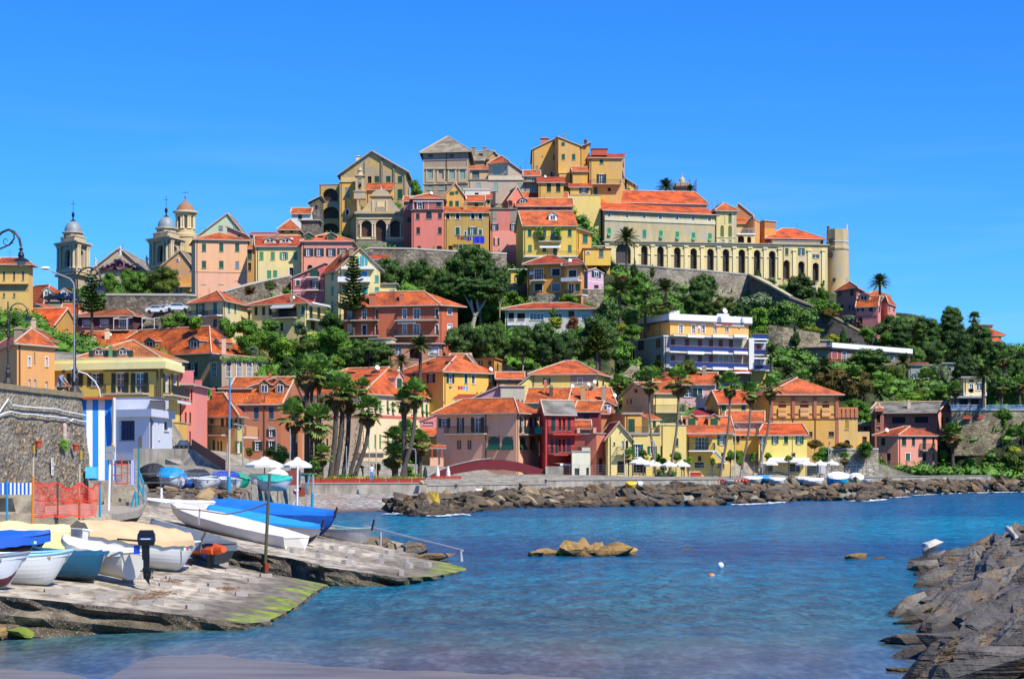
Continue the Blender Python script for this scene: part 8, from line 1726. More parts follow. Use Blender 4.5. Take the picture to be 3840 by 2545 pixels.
n_=0;g=random.Random(11);rest=MB()
for k in rg(820):
 px=g.uniform(1465,4000)if k<700 else g.uniform(1465,2700);Yw=fl_(np.interp(px,fx,fy));yt=yfront(px)-1.0 if px>1900 else np.interp(px,[1455,1600,1750,1900,2050],[185,178,190,204,214]);sp=max(3.5,min(yt-Yw,26));t=g.random()**.85
 Y=Yw+t*sp*(1 if px>1650 else.7);X=(px-CX)/F*Y;hgt=1.35 if px<2300 else 1.65;z=-.1+hgt*min(1,t*1.8)*(1 if px>1560 else.75)
 s=g.uniform(.55,1.3)
 if n_<300:
  o=bpy.data.objects.new('shore_boulder',BM[n_%8]);COL.objects.link(o);o.location=(X,Y,z+g.uniform(-.2,.15));o.scale=(s*1.35,s*1.1,s*.85);o.rotation_euler=(g.gauss(0,.35),g.gauss(.25,.3),g.uniform(-1.2,.6));n_+=1
  tag(o,'brown grey boulder in the long rock barrier below the promenade','boulder','boulders of the far breakwater')
 else:
  me_=BM[k%8];M_=Matrix.Translation((X,Y,z))@Matrix.Rotation(g.uniform(0,6),4,'Z')@Matrix.Rotation(g.gauss(0,.3),4,'X')@Matrix.Diagonal((s*1.1,s,s*.8,1))
  b0=len(rest.v);rest.v+=[tl(M_@v.co)for v in me_.vertices];mi_=rest.mi(RK2)
  for p_ in me_.polygons:rest.f.append(tl(b0+i for i in p_.vertices));rest.m.append(mi_);rest.uv.append([(0,0)]*len(p_.vertices))
tag(rest.bd('shore_rubble'),'smaller rocks filling the long rock barrier','rubble',kind='stuff')
foam=NM('sea_foam');foam.rough(.8);foam.col(foam.ramp(foam.noise(2.5,5),[(.4,(.45,.52,.58)),(.6,(.85,.88,.9))]));q=MB()
for k in rg(46):
 px=g.choice([g.uniform(1460,1530),g.uniform(1640,1700),g.uniform(2700,3000),g.uniform(3240,3330),g.uniform(3340,3600),g.uniform(3600,3840)]);Y=fl_(np.interp(px,fx,fy))-g.uniform(.4,1.6);c=Vc(((px-CX)/F*Y,Y,.03));L_=g.uniform(.6,2.2);N=12
 q.po([c+Vc((cos(6.283*i/N)*L_*g.uniform(.7,1.1),sin(6.283*i/N)*g.uniform(.3,.8),.10*abs(sin(i))))for i in rg(N)],foam.m)
tag(q.bd('foam'),'white foam where the swell meets the rock barrier','foam',kind='stuff')
OC=rockmat('islet_rock',['#8d6d3c','#a0824c','#7a6440'],.25,'#3a3018')
T=tg('rock_islet','low ochre rock islet with green weed in the middle of the bay','rock',P(2180,2080,97))
for k,(px,py,sx_,sz_)in en(((2010,2072,.5,.25),(2050,2066,.85,.4),(2110,2064,.9,.4),(2150,2050,.8,.6),(2190,2044,.9,.85),(2225,2052,.9,.65),(2285,2058,1.3,.6),(2345,2060,.75,.5),(2260,2072,1.0,.4),(2170,2072,1.0,.4))):
 me=rock_mesh(400+k,1,.7,.8,13);me.materials.append(OC if k not in(2,)else pn('weed_green','#6f8a1c',.8,var=.4));o=bpy.data.objects.new('rock',me);COL.objects.link(o);o.parent=T;c=P(px,py,96.5+(k%3)*.5);o.location=c-ORG[T.name]-Vc((0,0,sz_*.25));o.scale=(sx_,.8,sz_);o.rotation_euler=(0,.2*(k%3-1),k)
for lab,px,py,sc_ in(('small yellowish rock standing in the sea near the right breakwater',3210,2088,(.65,.5,.35)),('tiny brown rock awash right of the small yellowish rock',3296,2086,(.35,.3,.1)),('reddish rock just breaking the surface right of the islet',2580,2053,(.4,.4,.08)),('flat rock awash by the lower right boulders',3380,2510,(.4,.3,.1))):
 c=PZ(px,py+6,0);me=rock_mesh(int(px),1,.8,1,12);me.materials.append(OC);o=bpy.data.objects.new('sea_rock',me);COL.objects.link(o);o.location=c;o.scale=sc_;tag(o,lab,'rock')
for lab,px,py,Y,sc_,m_ in(('yellow painted rock on the near end of the rock barrier',1622,1871,170,(.95,.7,.95),pn('yellow_rock','#c9a53c',.85,var=.25)),('rounded pale boulder on the wall of the footbridge',1580,1808,209,(.5,.4,.35),pn('pale_rock','#a09074',.9)),('white painted stone on the pebbles at right',1795,1836,196,(.5,.4,.2),WT),('mossy boulder at the foot of the near slipway, left',25,2352,52.4,(.35,.35,.3),OC),('green mossy boulder at the foot of the near slipway, right',88,2378,51.6,(.6,.4,.24),pn('moss_rock','#6d7a24',.9,var=.4)),('tan boulder cut by the left picture edge',-4,2375,51,(.25,.3,.3),OC),('tilted tan slab at the head of the far slipway',760,1858,104,(.9,.5,.5),pn('tan_slab','#927c58',.9,var=.3)),('mossy brown boulder behind the tilted tan slab',790,1850,108,(.6,.5,.5),OC),('dark rocks behind the white boat at the slipway tip',1475,2075,93,(1.6,.8,.75),RK2),('grey boulder right of the dark rocks at the slipway',1530,2060,92,(1.1,.7,.6),RK),('brown boulder under the handrail',1410,2050,94,(1.1,.7,.7),RK2),('low brown rock near the slipway tip',1620,2092,88,(1.3,.6,.3),RK2)):
 me=rock_mesh(int(px+900),1,.8,.9,13);me.materials.append(m_);o=bpy.data.objects.new('boulder',me);COL.objects.link(o);o.location=P(px,py,Y);o.scale=sc_;o.rotation_euler=(0,0,px%3);tag(o,lab,'boulder')
g=random.Random(3)
for k in rg(46):
 px=g.uniform(515,900);Y=g.uniform(105,124);c=Vc(((px-CX)/F*Y,Y,0));c.z=tz(c.x,c.y)+.05;s=g.uniform(.12,.38);o=bpy.data.objects.new('bank_rock',BM[k%8]);COL.objects.link(o);o.location=c;o.scale=(s*1.3,s,s*.8);o.rotation_euler=(0,0,k);tag(o,'small dark rock on the bank under the stored boats','rock','rocks on the bank under the stored boats')
def gel(c,r=.35,v=.06):return pn('gelcoat_'+c,c,r,var=v)
def boat(label,bow,stern,h,beam,hull='#c9c9c4',rim=None,low=None,cover=None,cbump=.25,stem=None,wl_=.22,name='boat',transom=False,cover_full=False,rake=.35,group=None,inside='#8fb7c4',clen=(0.0,1.0),cdrop=.04,cwr=.05):
 Bp,Sp=P(*bow),P(*stern);ax=Bp-Sp;L_=ax.length;X_=ax.normalized();Y_=Vc((0,0,1)).cross(X_).normalized();Z_=X_.cross(Y_)
 org=Sp-Z_*h;T=tg(name,label,'boat',org,group)
 def W(x,y,z):return Sp+X_*x+Y_*y+Z_*z
 NS,NC=22,9
 def hb(t):return beam/2*(max(.0,1-max(0,(t-.45)/.55)**2.3))*(.80+.20*min(1,t/.3)if transom else min(1,.12+(t/.28)**.7)if t<.28 else 1)
 def sh(t):return h*.16*(2*t-1)**2-h*.16
 def kz(t):return-h+(h*.55*max(0,(t-.80)/.20)**2.2)+(0 if transom else h*.25*max(0,(.12-t)/.12)**2)
 q=MB();hm=gel(hull);lm=gel(low,.6,.2)if low else None
 def sec(t):
  b,s,k=hb(t),sh(t),kz(t);out=[]
  for j in rg(NC+1):
   u=j/NC;y=b*sin(u*pi/2)**.62;z=k+(s-k)*(1-cos(u*pi/2))**.85
   rk=rake*h*(u**1.2)*max(0,(t-.75)/.25)**1.5
   out.append((t*L_*(1-.0)-(rake*h)*max(0,(t-.75)/.25)**1.5+rk,y,z))
  return out
 S=[sec(i/NS)for i in rg(NS+1)]
 for i in rg(NS):
  for j in rg(NC):
   m_=lm if(lm and j<4)else hm
   for sd in(1,-1):
    a,b,c,d=S[i][j],S[i+1][j],S[i+1][j+1],S[i][j+1];f=[W(v[0],v[1]*sd,v[2])for v in(a,b,c,d)];q.po(f if sd>0 else f[::-1],m_)
 ring=[W(v[0],v[1],v[2])for v in S[0]]+[W(v[0],-v[1],v[2])for v in S[0][::-1]]
 q.po(ring,hm);q.bd('hull',T,sm_=False)
 ho=T.children[-1]
 for p_ in ho.data.polygons:p_.use_smooth=True
 q=MB();rm_=gel(rim or '#d2d2cc')
 for sd in(1,-1):q.tb([W(s[-1][0],s[-1][1]*sd,s[-1][2]+.01)for s in S],.035,6,rm_)
 q.tb([W(S[0][-1][0],S[0][-1][1],S[0][-1][2]),W(S[0][-1][0],-S[0][-1][1],S[0][-1][2])],.035,6,rm_);q.bd('gunwale',T)
 if not cover:
  q=MB();im=gel(inside)
  for i in rg(NS):
   q.po([W(S[i][-1][0],S[i][-1][1],S[i][-1][2]-.12),W(S[i+1][-1][0],S[i+1][-1][1],S[i+1][-1][2]-.12),W(S[i+1][-1][0],-S[i+1][-1][1],S[i+1][-1][2]-.12),W(S[i][-1][0],-S[i][-1][1],S[i][-1][2]-.12)],im)
  for t in(.3,.55,.78):i=int(t*NS);s=S[i][-1];q.fb(W(s[0]-.12,-s[1],s[2]-.1),X_*.24,Y_*s[1]*2,Z_*.05,pn('thwart','#a58a60',.7))
  q.bd('deck',T)
 else:
  q=MB();cm=pn('tarp_'+cover,cover,.65,var=.06);NW=16;rows=[]
  i0,i1=int(clen[0]*NS),int(clen[1]*NS)
  sd_=hash(label)%97
  for i in rg(i0,i1+1):
   s=S[i][-1];t=i/NS;row=[]
   for j in rg(NW+1):
    v=j/NW*2-1;y=v*(s[1]+.05)
    z=s[2]+.05+cbump*h*(1-abs(v)**1.6)*(.45+.55*sin(pi*min(1,max(0,(t-clen[0])/(clen[1]-clen[0]+1e-6)))**.9))+cwr*noise.noise(Vc((t*9,v*2.2,sd_)))
    row.append((s[0]+.03*v,y,z))
   dr=h*(cdrop if not cover_full else.72)+.06*noise.noise(Vc((t*14,5,sd_)));
   if cover_full:
    kk=S[i];n4=NC-5;edge=[(kk[j2][0]+.0,kk[j2][1]+.035+.02*noise.noise(Vc((t*20,j2,1))),kk[j2][2])for j2 in rg(3,NC)]
    row=[(e[0],-e[1],e[2])for e in edge]+row+[(e[0],e[1],e[2])for e in edge[::-1]]
   else:row=[(row[0][0],row[0][1]-.03,row[0][2]-dr-.05)]+row+[(row[-1][0],row[-1][1]+.03,row[-1][2]-dr-.05)]
   rows.append(row)
  for a,b in zip(rows,rows[1:]):
   for j in rg(len(a)-1):q.po([W(*a[j]),W(*b[j]),W(*b[j+1]),W(*a[j+1])][::-1],cm)
  q.po([W(*v)for v in rows[0]],cm);q.po([W(*v)for v in rows[-1]][::-1],cm)
  c_=q.bd('cover',T)
  for p_ in c_.data.polygons:p_.use_smooth=True
 if stem:
  q=MB();e=S[-1][-1];q.tb([W(e[0]-.04,0,e[2]-.1),W(e[0]+.16,0,e[2]+stem)],[.055,.05],4,pn('stem_post','#3a2c26',.7));q.bd('stem_post',T)
 q=MB();q.tb([W(S[i][0][0],0,S[i][0][2])for i in rg(1,NS+1)]+[W(S[-1][j][0],0,S[-1][j][2])for j in rg(1,NC+1)],.03,5,hm);q.bd('keel',T)
 return T,W,L_
boat('white dinghy with peeling maroon bottom cut by the left picture edge',(112,2070,53.2),(-430,2062,52.2),.98,1.7,'#c5cad0','#7d8890','#5a2430',inside='#9fb5c0')
boat('white dinghy with pale blue gunwale second from the left',(272,2062,56.4),(-290,2052,54.0),1.05,1.9,'#c9ccca','#8fc7dc',inside='#8fc7dc')
b_,W_,L_=boat('dark hulled boat under a bright blue tarpaulin at far left',(187,2002,60.6),(-360,2000,59.5),1.1,1.9,'#241a24','#241a24',cover='#0a52b0',cbump=.22,cdrop=.22)
boat('boat wrapped in a cream yellow tarpaulin behind the blue covered boat',(262,1995,64.2),(-300,1972,63.5),1.0,1.9,'#c2bda8','#d6cc90',cover='#d6cb8c',cbump=.40,cdrop=.55,cwr=.09)
boat('boat wrapped completely in a teal green tarpaulin',(408,2068,59.3),(120,2058,58.2),.92,1.6,'#b5b8b8','#0f5a78','#23252e',cover='#0b4a63',cbump=.12,cover_full=True,clen=(0,.92),cwr=.05)
bT,bW,bL=boat('white motor boat with white tarpaulin and outboard at its stern',(238,2012,61.2),(505,2068,60.0),.9,1.6,'#c6c4ba','#d0cec4',cover='#d2cdbc',cbump=.12,cdrop=.12,transom=True,cwr=.04)
boat('large white boat under a tan tarpaulin with tall pleated ridge',(752,2030,68.4),(268,1982,65.0),1.12,2.0,'#cbccc8','#d4d4d0',cover='#c2a57c',cbump=.52,stem=.35,cdrop=.12,transom=True,clen=(.06,.93),cwr=.12,rake=.45)
boat('long white boat shrouded in white sheeting on the far slipway',(642,1892,88),(1112,2014,80.5),.72,1.5,'#c4beb2','#d8d5cd',cover='#d6d3cc',cbump=.40,cover_full=True,transom=True,cwr=.05)
boat('white boat with sky blue gunwale and blue tarpaulin on the far slipway',(1206,1978,84.2),(790,1903,92),.95,1.8,'#c6c4c0','#2f9fd8','#23252e',cover='#2590e0',cbump=.26,stem=.4,cdrop=.04)
boat('boat under bright blue tarpaulin with raised prow behind the sky blue rimmed boat',(1256,1935,92),(800,1888,100),1.15,1.9,'#0e3c8c','#0e3c8c',cover='#1a70d2',cbump=.45,stem=.45,cover_full=True,cwr=.08)
boat('white open boat with dark stem post nearest the handrail',(1396,1979,92.5),(1130,1958,97.5),1.0,1.8,'#c9c8c2','#a8c8c0',stem=.42,inside='#7fa59a')
boat('white canvas covered hull lying at the head of the far slipway',(545,1872,102),(800,1884,99),.6,1.6,'#cfccc4','#d8d5cd',cover='#d4d2cc',cbump=.2,cdrop=.5)
g2,gW,gL=boat('grey covered inflatable with orange nose and two black outboards',(568,1960,77),(822,2040,72),.75,1.7,'#2c2e33','#2c2e33',cover='#5a646e',cbump=.34,transom=True,cdrop=.35,cwr=.10)
q=MB();q.tb([gW(0,.3,-.1),gW(-.5,.3,-.12),gW(-.9,.25,-.05)],[.16,.2,.13],10,pn('orange_tube','#c9501c',.5));q.tb([gW(.9,.75,-.3),gW(-.5,.45,-.15)],[.16,.16],8,pn('orange_tube','#c9501c',.5));q.bd('float_tube',g2)
def obd(T,c,s,W=None,yaw=0):
 q=MB();bk=pn('outboard_black','#0d0e12',.3);ux=Vc((cos(yaw),sin(yaw),0));uy=Vc((-sin(yaw),cos(yaw),0));Z=Vc((0,0,1))
 def bx(a,b,d,l,w_,h_,taper=1.0):
  c0=c+ux*a*s+uy*b*s+Z*d*s;L2,W2,H2=l*s/2,w_*s/2,h_*s/2;lo=[c0+ux*i*L2+uy*j*W2-Z*H2 for i,j in((-1,-1),(1,-1),(1,1),(-1,1))];hi=[c0+ux*i*L2*taper+uy*j*W2*taper+Z*H2 for i,j in((-1,-1),(1,-1),(1,1),(-1,1))]
  q.po(lo[::-1],bk);q.po(hi,bk)
  for i in rg(4):j=(i+1)%4;q.po([lo[i],lo[j],hi[j],hi[i]],bk)
 bx(0,0,.20,.52,.34,.22,.95);bx(0,0,.36,.48,.32,.12,.78);bx(.0,0,.03,.44,.28,.12,1.1);bx(-.02,0,-.2,.2,.14,.5,1.15);bx(0,0,-.55,.17,.1,.5,1.1);bx(.03,0,-.78,.42,.16,.03);bx(.02,0,-.9,.2,.08,.25,1.2)
 mo=q.bd('outboard_motor',T)
 q=MB();q.lt(c+Z*-.92*s,[(.05*s,-.06*s),(.07*s,0),(.05*s,.1*s)],8,bk)
 for k in rg(3):a=k*2.09;q.po([c+ux*.16*s+Z*-.92*s,c+ux*.2*s+Z*(-.92+.14*cos(a))*s+uy*.14*sin(a)*s,c+ux*.14*s+Z*(-.92+.12*cos(a+.7))*s+uy*.12*sin(a+.7)*s],bk)
 q.pr([c+Z*-1.0*s-ux*.06*s,c+Z*-1.0*s+ux*.08*s,c+Z*-1.22*s+ux*.1*s],uy*.02,bk);q.bd('propeller',mo)
 q=MB();q.fb(c-uy*.178*s-ux*.2*s+Z*.14*s,ux*.40*s,-uy*.004,Z*.06*s,pn('motor_stripe','#123a8c',.4));q.fb(c-uy*.184*s-ux*.15*s+Z*.155*s,ux*.28*s,-uy*.003,Z*.025*s,WT);q.bd('decal',mo)
 q=MB();q.tb([c-ux*.2*s+Z*.1*s,c-ux*.85*s+Z*.16*s],.03*s,6,bk);q.box(c-ux*.28*s-Z*.16*s,(.16*s,.12*s,.26*s),pn('clamp_blue','#1440b0',.4));q.bd('tiller',mo);return mo
obd(bT,P(549,2040,59.2),1.05,yaw=.1)
obd(g2,P(785,2068,71.6),.75,yaw=-.4);obd(g2,P(715,2100,71.5),.6,yaw=-.3)
q=MB();
for k,m_ in en((pn('flag_green','#2f8a58',.5),WT,pn('flag_red','#c4405a',.5))):
 c=P(684+k*9.5,2058-k*.5,67.0);q.box(c,(.075,.02,.10),m_)
tag(q.bd('hull_flag_mark',org=P(690,2058,67)),'small green white and red mark on the bow of the tan covered boat','mark')
q=MB()
for k,m_ in en((pn('flag_green','#2f8a58',.5),WT)):c=P(121+k*11,2033,59.6);q.box(c,(.08,.02,.08),m_)
tag(q.bd('hull_flag_mark',org=P(126,2033,59.6)),'small green and white mark on the dark hull at far left','mark')
SB=[('dark canvas hooped boat shelter on the quay, leftmost',(525,1775,124),(620,1778,124),.9,'#23242a','#1c1e26',.9),('small boat under a bright blue tarpaulin on the quay',(600,1772,121),(690,1788,120),.7,'#c2c6cc','#0f86c8',.8),('white and blue boat behind the quay rail',(745,1790,121),(665,1785,121),.75,'#1c58b0',None,0),('white boat with dark canvas on the quay',(690,1776,128),(770,1772,130),.7,'#bfc3c8','#26262c',.5),('white boat with black engine cover on the quay',(740,1795,120),(800,1785,122),.7,'#c8cacc',None,0),('boat piled with blue sacks on the quay',(800,1780,124),(880,1778,126),.7,'#bfc3c8','#14389c',.4),('white boat at the right end of the quay row',(885,1795,122),(835,1788,124),.8,'#c9cacc',None,0),('green upturned dinghy on the quay',(880,1785,128),(902,1790,129),.8,'#0f8a68','#0f8a68',.5)]
for lab,bw,stn,h_,hc,cv,cb in SB:boat(lab,bw,stn,h_,1.6,hc,cover=cv,cbump=cb or.2)
boat('grey white dinghy behind the blue rimmed dinghy beside the umbrellas',(934,1783,146),(1050,1788,148),.85,1.8,'#bfc0bc','#c8c8c4',cover='#3a5a50',cbump=.35)
boat('grey dinghy with blue rim and turquoise and green cover beside the umbrellas',(1096,1796,143),(965,1796,143),.85,1.9,'#a7abb4','#2a6fb0',cover='#1f9a8a',cbump=.5)
for lab,x0,x1,y,Y,hc,cv in(('long white boat with orange floats stored on the rocks',2700,2790,1797,231,'#bdb6a8',None),('old wooden white boat on the rocks',2785,2860,1792,233,'#b0a898','#c9c6bc'),('blue tarpaulin bundle boat in the stored row',2835,2890,1788,236,'#2f6f98','#2f86b8'),('white boat with reddish keel in the stored row',2885,2945,1796,235,'#c2bfb8','#cfccc4'),('turquoise striped boat in the stored row',2975,3035,1792,241,'#7fb8c0','#b5b0a4'),('white dinghy tilted in the stored row',3010,3090,1798,240,'#c9c9c6','#d0d0cc'),('big boat with white dome cover and turquoise hull',3100,3185,1790,246,'#1a8fb8','#d2d2cf'),('green and white dinghy right of the dome covered boat',3182,3240,1794,250,'#2a9a8a','#c6c8c4'),('small white dinghy at the right end of the stored row',3232,3266,1795,253,'#c9c9c6',None),('yellow boat cover on the rocks near the footbridge',2346,2388,1812,214,'#c9a010','#d8b010'),('white cover next to the yellow boat',2388,2412,1812,215,'#c9c9c6','#d0d0cc')):
 boat(lab,(x1,y,Y),(x0,y,Y),1.0 if 'dome' in lab else.75,2.2,hc,cover=cv,cbump=.9 if 'dome' in lab else.45)
for k,(px,m_)in en(((2698,0),(2710,0),(2762,0),(2774,0),(2785,1),(2797,1),(2803,0))):
 q=MB();c=P(px,1802,229.5);
 if m_==0:
  for j in rg(12):a,b=j*tau/12,(j+1)*tau/12;q.tb([c+Vc((.2*cos(a),0,.2*sin(a))),c+Vc((.2*cos(b),0,.2*sin(b)))],.07,6,pn('float_orange','#b8401c',.6))
 else:q.lt(c,[(0,-.22),(.18,-.14),(.22,0),(.18,.14),(0,.22)],10,pn('float_orange','#b8401c',.6))
 tag(q.bd('float',org=c),'orange float hanging on the side of the long white stored boat','float','orange floats of the long white boat')
g=random.Random(21);wood=pn('weathered_timber','#9a938a',.9,var=.35)
blocks=[(15,2192,1),(60,2188,1),(213,2223,2),(270,2216,1),(385,2248,1),(418,2241,1),(545,2265,1),(585,2263,1),(480,2179,1),(648,2172,1),(662,2175,1),(765,2217,1),(810,2160,1),(870,2144,1),(720,2282,1),(742,2280,1),(905,2233,1),(950,2182,1),(690,2137,1),(505,2166,1),(835,2120,1),(805,2198,1),(997,2162,1),(620,2198,1)]
b2_=[(1105,2073),(1200,2090),(1205,2067),(1253,2060),(1313,2090),(1342,2078),(1425,2110),(1437,2092),(1520,2107),(1535,2128),(1505,2155),(1605,2123),(1460,2078),(1300,2115),(1500,2070),(660,1935),(700,1945),(1090,2058),(560,1920),(580,1912)]
for i,(px,py,n3)in en(blocks):
 c=PP(px,py,*R1);q=MB();q.box(c+Vc((0,0,.05)),(.4*n3*g.uniform(.8,1.2),.18,.15),wood,g.uniform(.1,.6));tag(q.bd('timber_block',org=c),'grey timber chock lying on the near slipway','timber block','timber chocks on the near slipway')
for i,(px,py)in en(b2_):
 c=PP(px,py,*R2);q=MB();q.box(c+Vc((0,0,.08)),(.2,.5,.22),wood,g.uniform(-.5,.1));tag(q.bd('timber_block',org=c),'grey timber chock lying on the far slipway','timber block','timber chocks on the far slipway')
for lab,px,py in(('heap of brown dried seaweed on the near slipway, left',525,2246),('heap of brown dried seaweed on the near slipway, right',595,2229),('brown seaweed scraps near the slipway blocks',640,2183),('reddish seaweed spread on the dark part of the slipway',850,2210)):
 c=PP(px,py,*R1);q=MB();m_=pn('dry_seaweed','#6a4a32',.9,var=.4)
 for k in rg(120):p_=c+Vc((g.gauss(0,.28),g.gauss(0,.5),.02+abs(g.gauss(0,.03))));a_=Vc((g.gauss(0,1),g.gauss(0,1),g.gauss(0,.5))).normalized()*.09;q.po([p_-a_,p_+Vc((0,.02,.02)),p_+a_],m_)
 tag(q.bd('seaweed',org=c),lab,'seaweed')
def post(label,pts,r,m,name='post',extra=None,group=None):
 q=MB();q.tb(pts,r,8,m);o=q.bd(name,org=pts[0]);tag(o,label,'post',group)
 return o
cyan=pn('post_cyan','#1a86ac',.5);ora=pn('post_orange','#c9781c',.6);pale_=pn('post_pale','#b3a48c',.7);dgr=pn('post_dark_green','#2c4a3c',.6);yel=pn('post_yellow','#a8861c',.6)
def two(label,x0,yt,x1,yb,Y,ym,r,mt,mb__,name='post'):
 T=tg(name,label,'post',P(x1,yb,Y));t=(ym-yt)/(yb-yt);xm=x0+(x1-x0)*t
 q=MB();q.tb([P(x1,yb,Y),P(xm,ym,Y)],r,8,mb__);q.bd('lower_part',T);q=MB();q.tb([P(xm,ym,Y),P(x0,yt,Y)],r*.85,8,mt);q.bd('upper_part',T);return T
post('plain cyan post at far left of the net fence',[P(26,1980,73.6),P(26,1803,73.6)],.045,cyan)
T=two('orange post with pale top and yellow tip holding the net at left',125,1672,122,1985,73.8,1785,.05,pale_,ora);q=MB();q.tb([P(127,1700,73.7),P(127,1669,73.7)],.055,8,yel);q.bd('tip',T)
post('dark green post in the middle of the orange net',[P(216,1966,74.4),P(216,1789,74.4)],.04,dgr)
T=two('pale post with orange foot and yellow tip holding the net at right',299,1690,297,1950,75.0,1873,.045,pale_,ora);q=MB();q.tb([P(303,1723,74.9),P(303,1687,74.9)],.055,8,yel);q.bd('tip',T)
post('cyan post at the right end of the orange net',[P(375,1938,75.6),P(375,1802,75.6)],.045,cyan)
T=tg('safety_net','orange plastic safety net strung between the posts','net',P(250,1938,75));q=MB();nm=pn('net_orange','#d8341c',.5)
def npnt(u,v):
 x=130+(378-130)*u;top=1806+26*abs(sin(u*pi*2.9))*(.35+.65*(abs(u-.6)<.3));bt=1936-2*u+3*sin(u*20);xx=x-(12*(1-v)*max(0,u-.8)*5*.2 if u>.8 else 0)
 return P(xx-(18*max(0,(u-.85)/.15)*(1-v)if u>.85 else 0),bt+(top-bt)*v,73.9+1.5*u-.05+.06*sin(u*31+v*5))
for j in rg(17):q.tb([npnt(i/24,j/16)for i in rg(25)],.010 if j%8 else.03,3,nm,False)
for i in rg(58):q.tb([npnt(i/57,j/5)for j in rg(6)],.007,3,nm,False)
q.bd('mesh',T)
T=tg('signpost','white post with two stacked grey sign boxes and an orange ball','post',P(408,1930,84));q=MB();q.tb([P(407,1932,84),P(414,1672,84)],.055,8,WT);q.bd('pole',T)
q=MB();q.box(P(415,1684,83.9),(.38,.14,.26),pn('box_grey','#8d8f90',.5));q.box(P(413,1710,83.9),(.36,.14,.3),pn('box_grey','#8d8f90',.5));q.bd('sign_box',T);q=MB();q.lt(P(422,1667,84),[(0,-.07),(.06,-.04),(.07,0),(.05,.05),(0,.07)],10,pn('ball_orange','#d08a3c',.6));q.bd('ball',T)
post('slim grey pole leaning beside the striped wall',[P(418,1880,90),P(424,1500,92)],.04,pn('pole_grey','#6a625c',.6))
T=tg('frame_stair','cyan metal frame with tall panel post beside the steps','frame',P(520,1890,92));q=MB();q.tb([P(520,1890,92),P(520,1675,92)],.05,8,pn('teal_post','#1f7a84',.5));
for a_,b_ in(((520,1765),(538,1810)),((538,1810),(538,1890)),((520,1810),(538,1860)),((508,1840),(482,1935)),((508,1840),(512,1935)),((512,1890),(490,1935))):q.tb([P(a_[0],a_[1],90),P(b_[0],b_[1],90)],.045,7,cyan)
q.bd('frame',T);q=MB();q.box(P(526,1656,92),(.13,.05,.56),pn('panel_dark','#5a4a44',.6));q.box(P(526,1656,92.1),(.17,.04,.60),pn('pole_grey','#6a625c'));q.bd('panel',T)
T=tg('striped_gate','blue and white striped gate panel with orange frame and ropes above the steps','gate',P(498,1828,98));q=MB()
for k in rg(7):q.box(P(491.5+k*2.1,1777,98),(2.1/F*98,.05,1.42),WT if k%2 else pn('stripe_blue','#1457b8'))
q.bd('panel',T);q=MB()
for a_,b_ in(((456,1706),(456,1800)),((478,1738),(478,1828)),((425,1740),(478,1740)),((425,1812),(478,1812)),((456,1780),(425,1780))):q.tb([P(*a_,98),P(*b_,98)],.035,6,pn('gate_orange','#c94a24',.5))
q.tb([P(432,1725,98),P(432,1825,98)],.05,6,pn('stripe_blue','#1457b8'));q.bd('frame',T);q=MB();q.tb([P(480,1730,98),P(490,1748,98),P(505,1752,98),P(516,1740,98)],.018,5,pale_);q.tb([P(480,1785,98),P(490,1798,98),P(508,1802,98)],.018,5,pale_);q.bd('rope',T)
two('tall blue and pale pole rising beside the quay boats',862,1415,858,1878,116,1610,.07,cyan,pale_)
two('short thick blue pole on the grey rock wall',858,1785,858,1876,112,1786,.12,cyan,cyan)
T=two('rusty green mooring pole standing at the front of the far slipway',1011,1775,993,2152,75.2,1885,.065,pn('pole_dark_blue','#4a4e50',.6),pn('pole_rusty_green','#4a4c2c',.7));q=MB();q.tb([P(1000,2110,75),P(997,2145,75)],[.12,.09],7,pn('rust','#8a3c1c',.9));q.bd('rust_collar',T)
q=MB();q.tb([P(512,1845,84),P(560,1893,84),P(640,1905,84),P(750,1912,84),P(850,1928,82),P(940,1910,78),P(1008,1884,75.3)],.03,5,pn('rope','#7f7560',.9));tag(q.bd('rope',org=P(750,1912,84)),'long mooring rope sagging over the far slipway boats','rope')
two('white and orange stake beside the long white boat',749,1905,745,1966,84,1918,.04,ora,WT)
post('thin white pole rising from behind the blue covered boats',[P(1114,1930,118),P(1116,1745,118)],.06,WT)
two('grey topped blue mooring post at the edge of the beach',1174,1780,1169,1935,132,1848,.1,pn('post_grey','#8f9298'),cyan)
post('white stub pole at the head of the slipway',[P(605,1868,100),P(605,1829,100)],.06,WT)
T=tg('handrail','long pale metal handrail sloping down to the sea at the slipway tip','handrail',P(1428,2055,93));q=MB();rl=pn('rail_pale','#a9adaf',.4,.3);q.tb([P(1363,1970,96),P(1735,2063,86.5)],.05,8,rl);q.tb([P(1428,1993,93.5),P(1428,2056,93.5)],.05,8,rl);q.tb([P(1729,2063,86.5),P(1729,2075,86.5),P(1731,2104,86.5)],[.03,.05,.08],8,rl);q.bd('rail',T)
q=MB();c=P(2702,2120,85);q.lt(c,[(0,-.2),(.04,-.17),(.11,-.1),(.15,0),(.12,.1),(.05,.15),(0,.16)],16,pn('buoy_white','#d2d2d0',.4));tag(q.bd('buoy',org=c,sm_=True),'white spherical buoy floating in the bay','buoy')
q=MB();c=P(2668,2157,80);q.lt(c,[(.0,-.1),(.12,-.08),(.15,-.02),(.13,.05),(.07,.09),(0,.1)],16,pn('buoy_orange','#d87a10',.4));tag(q.bd('buoy',org=c,sm_=True),'small orange buoy floating in the bay','buoy')
lampm=pn('lamp_iron','#3a3430',.5,.4)
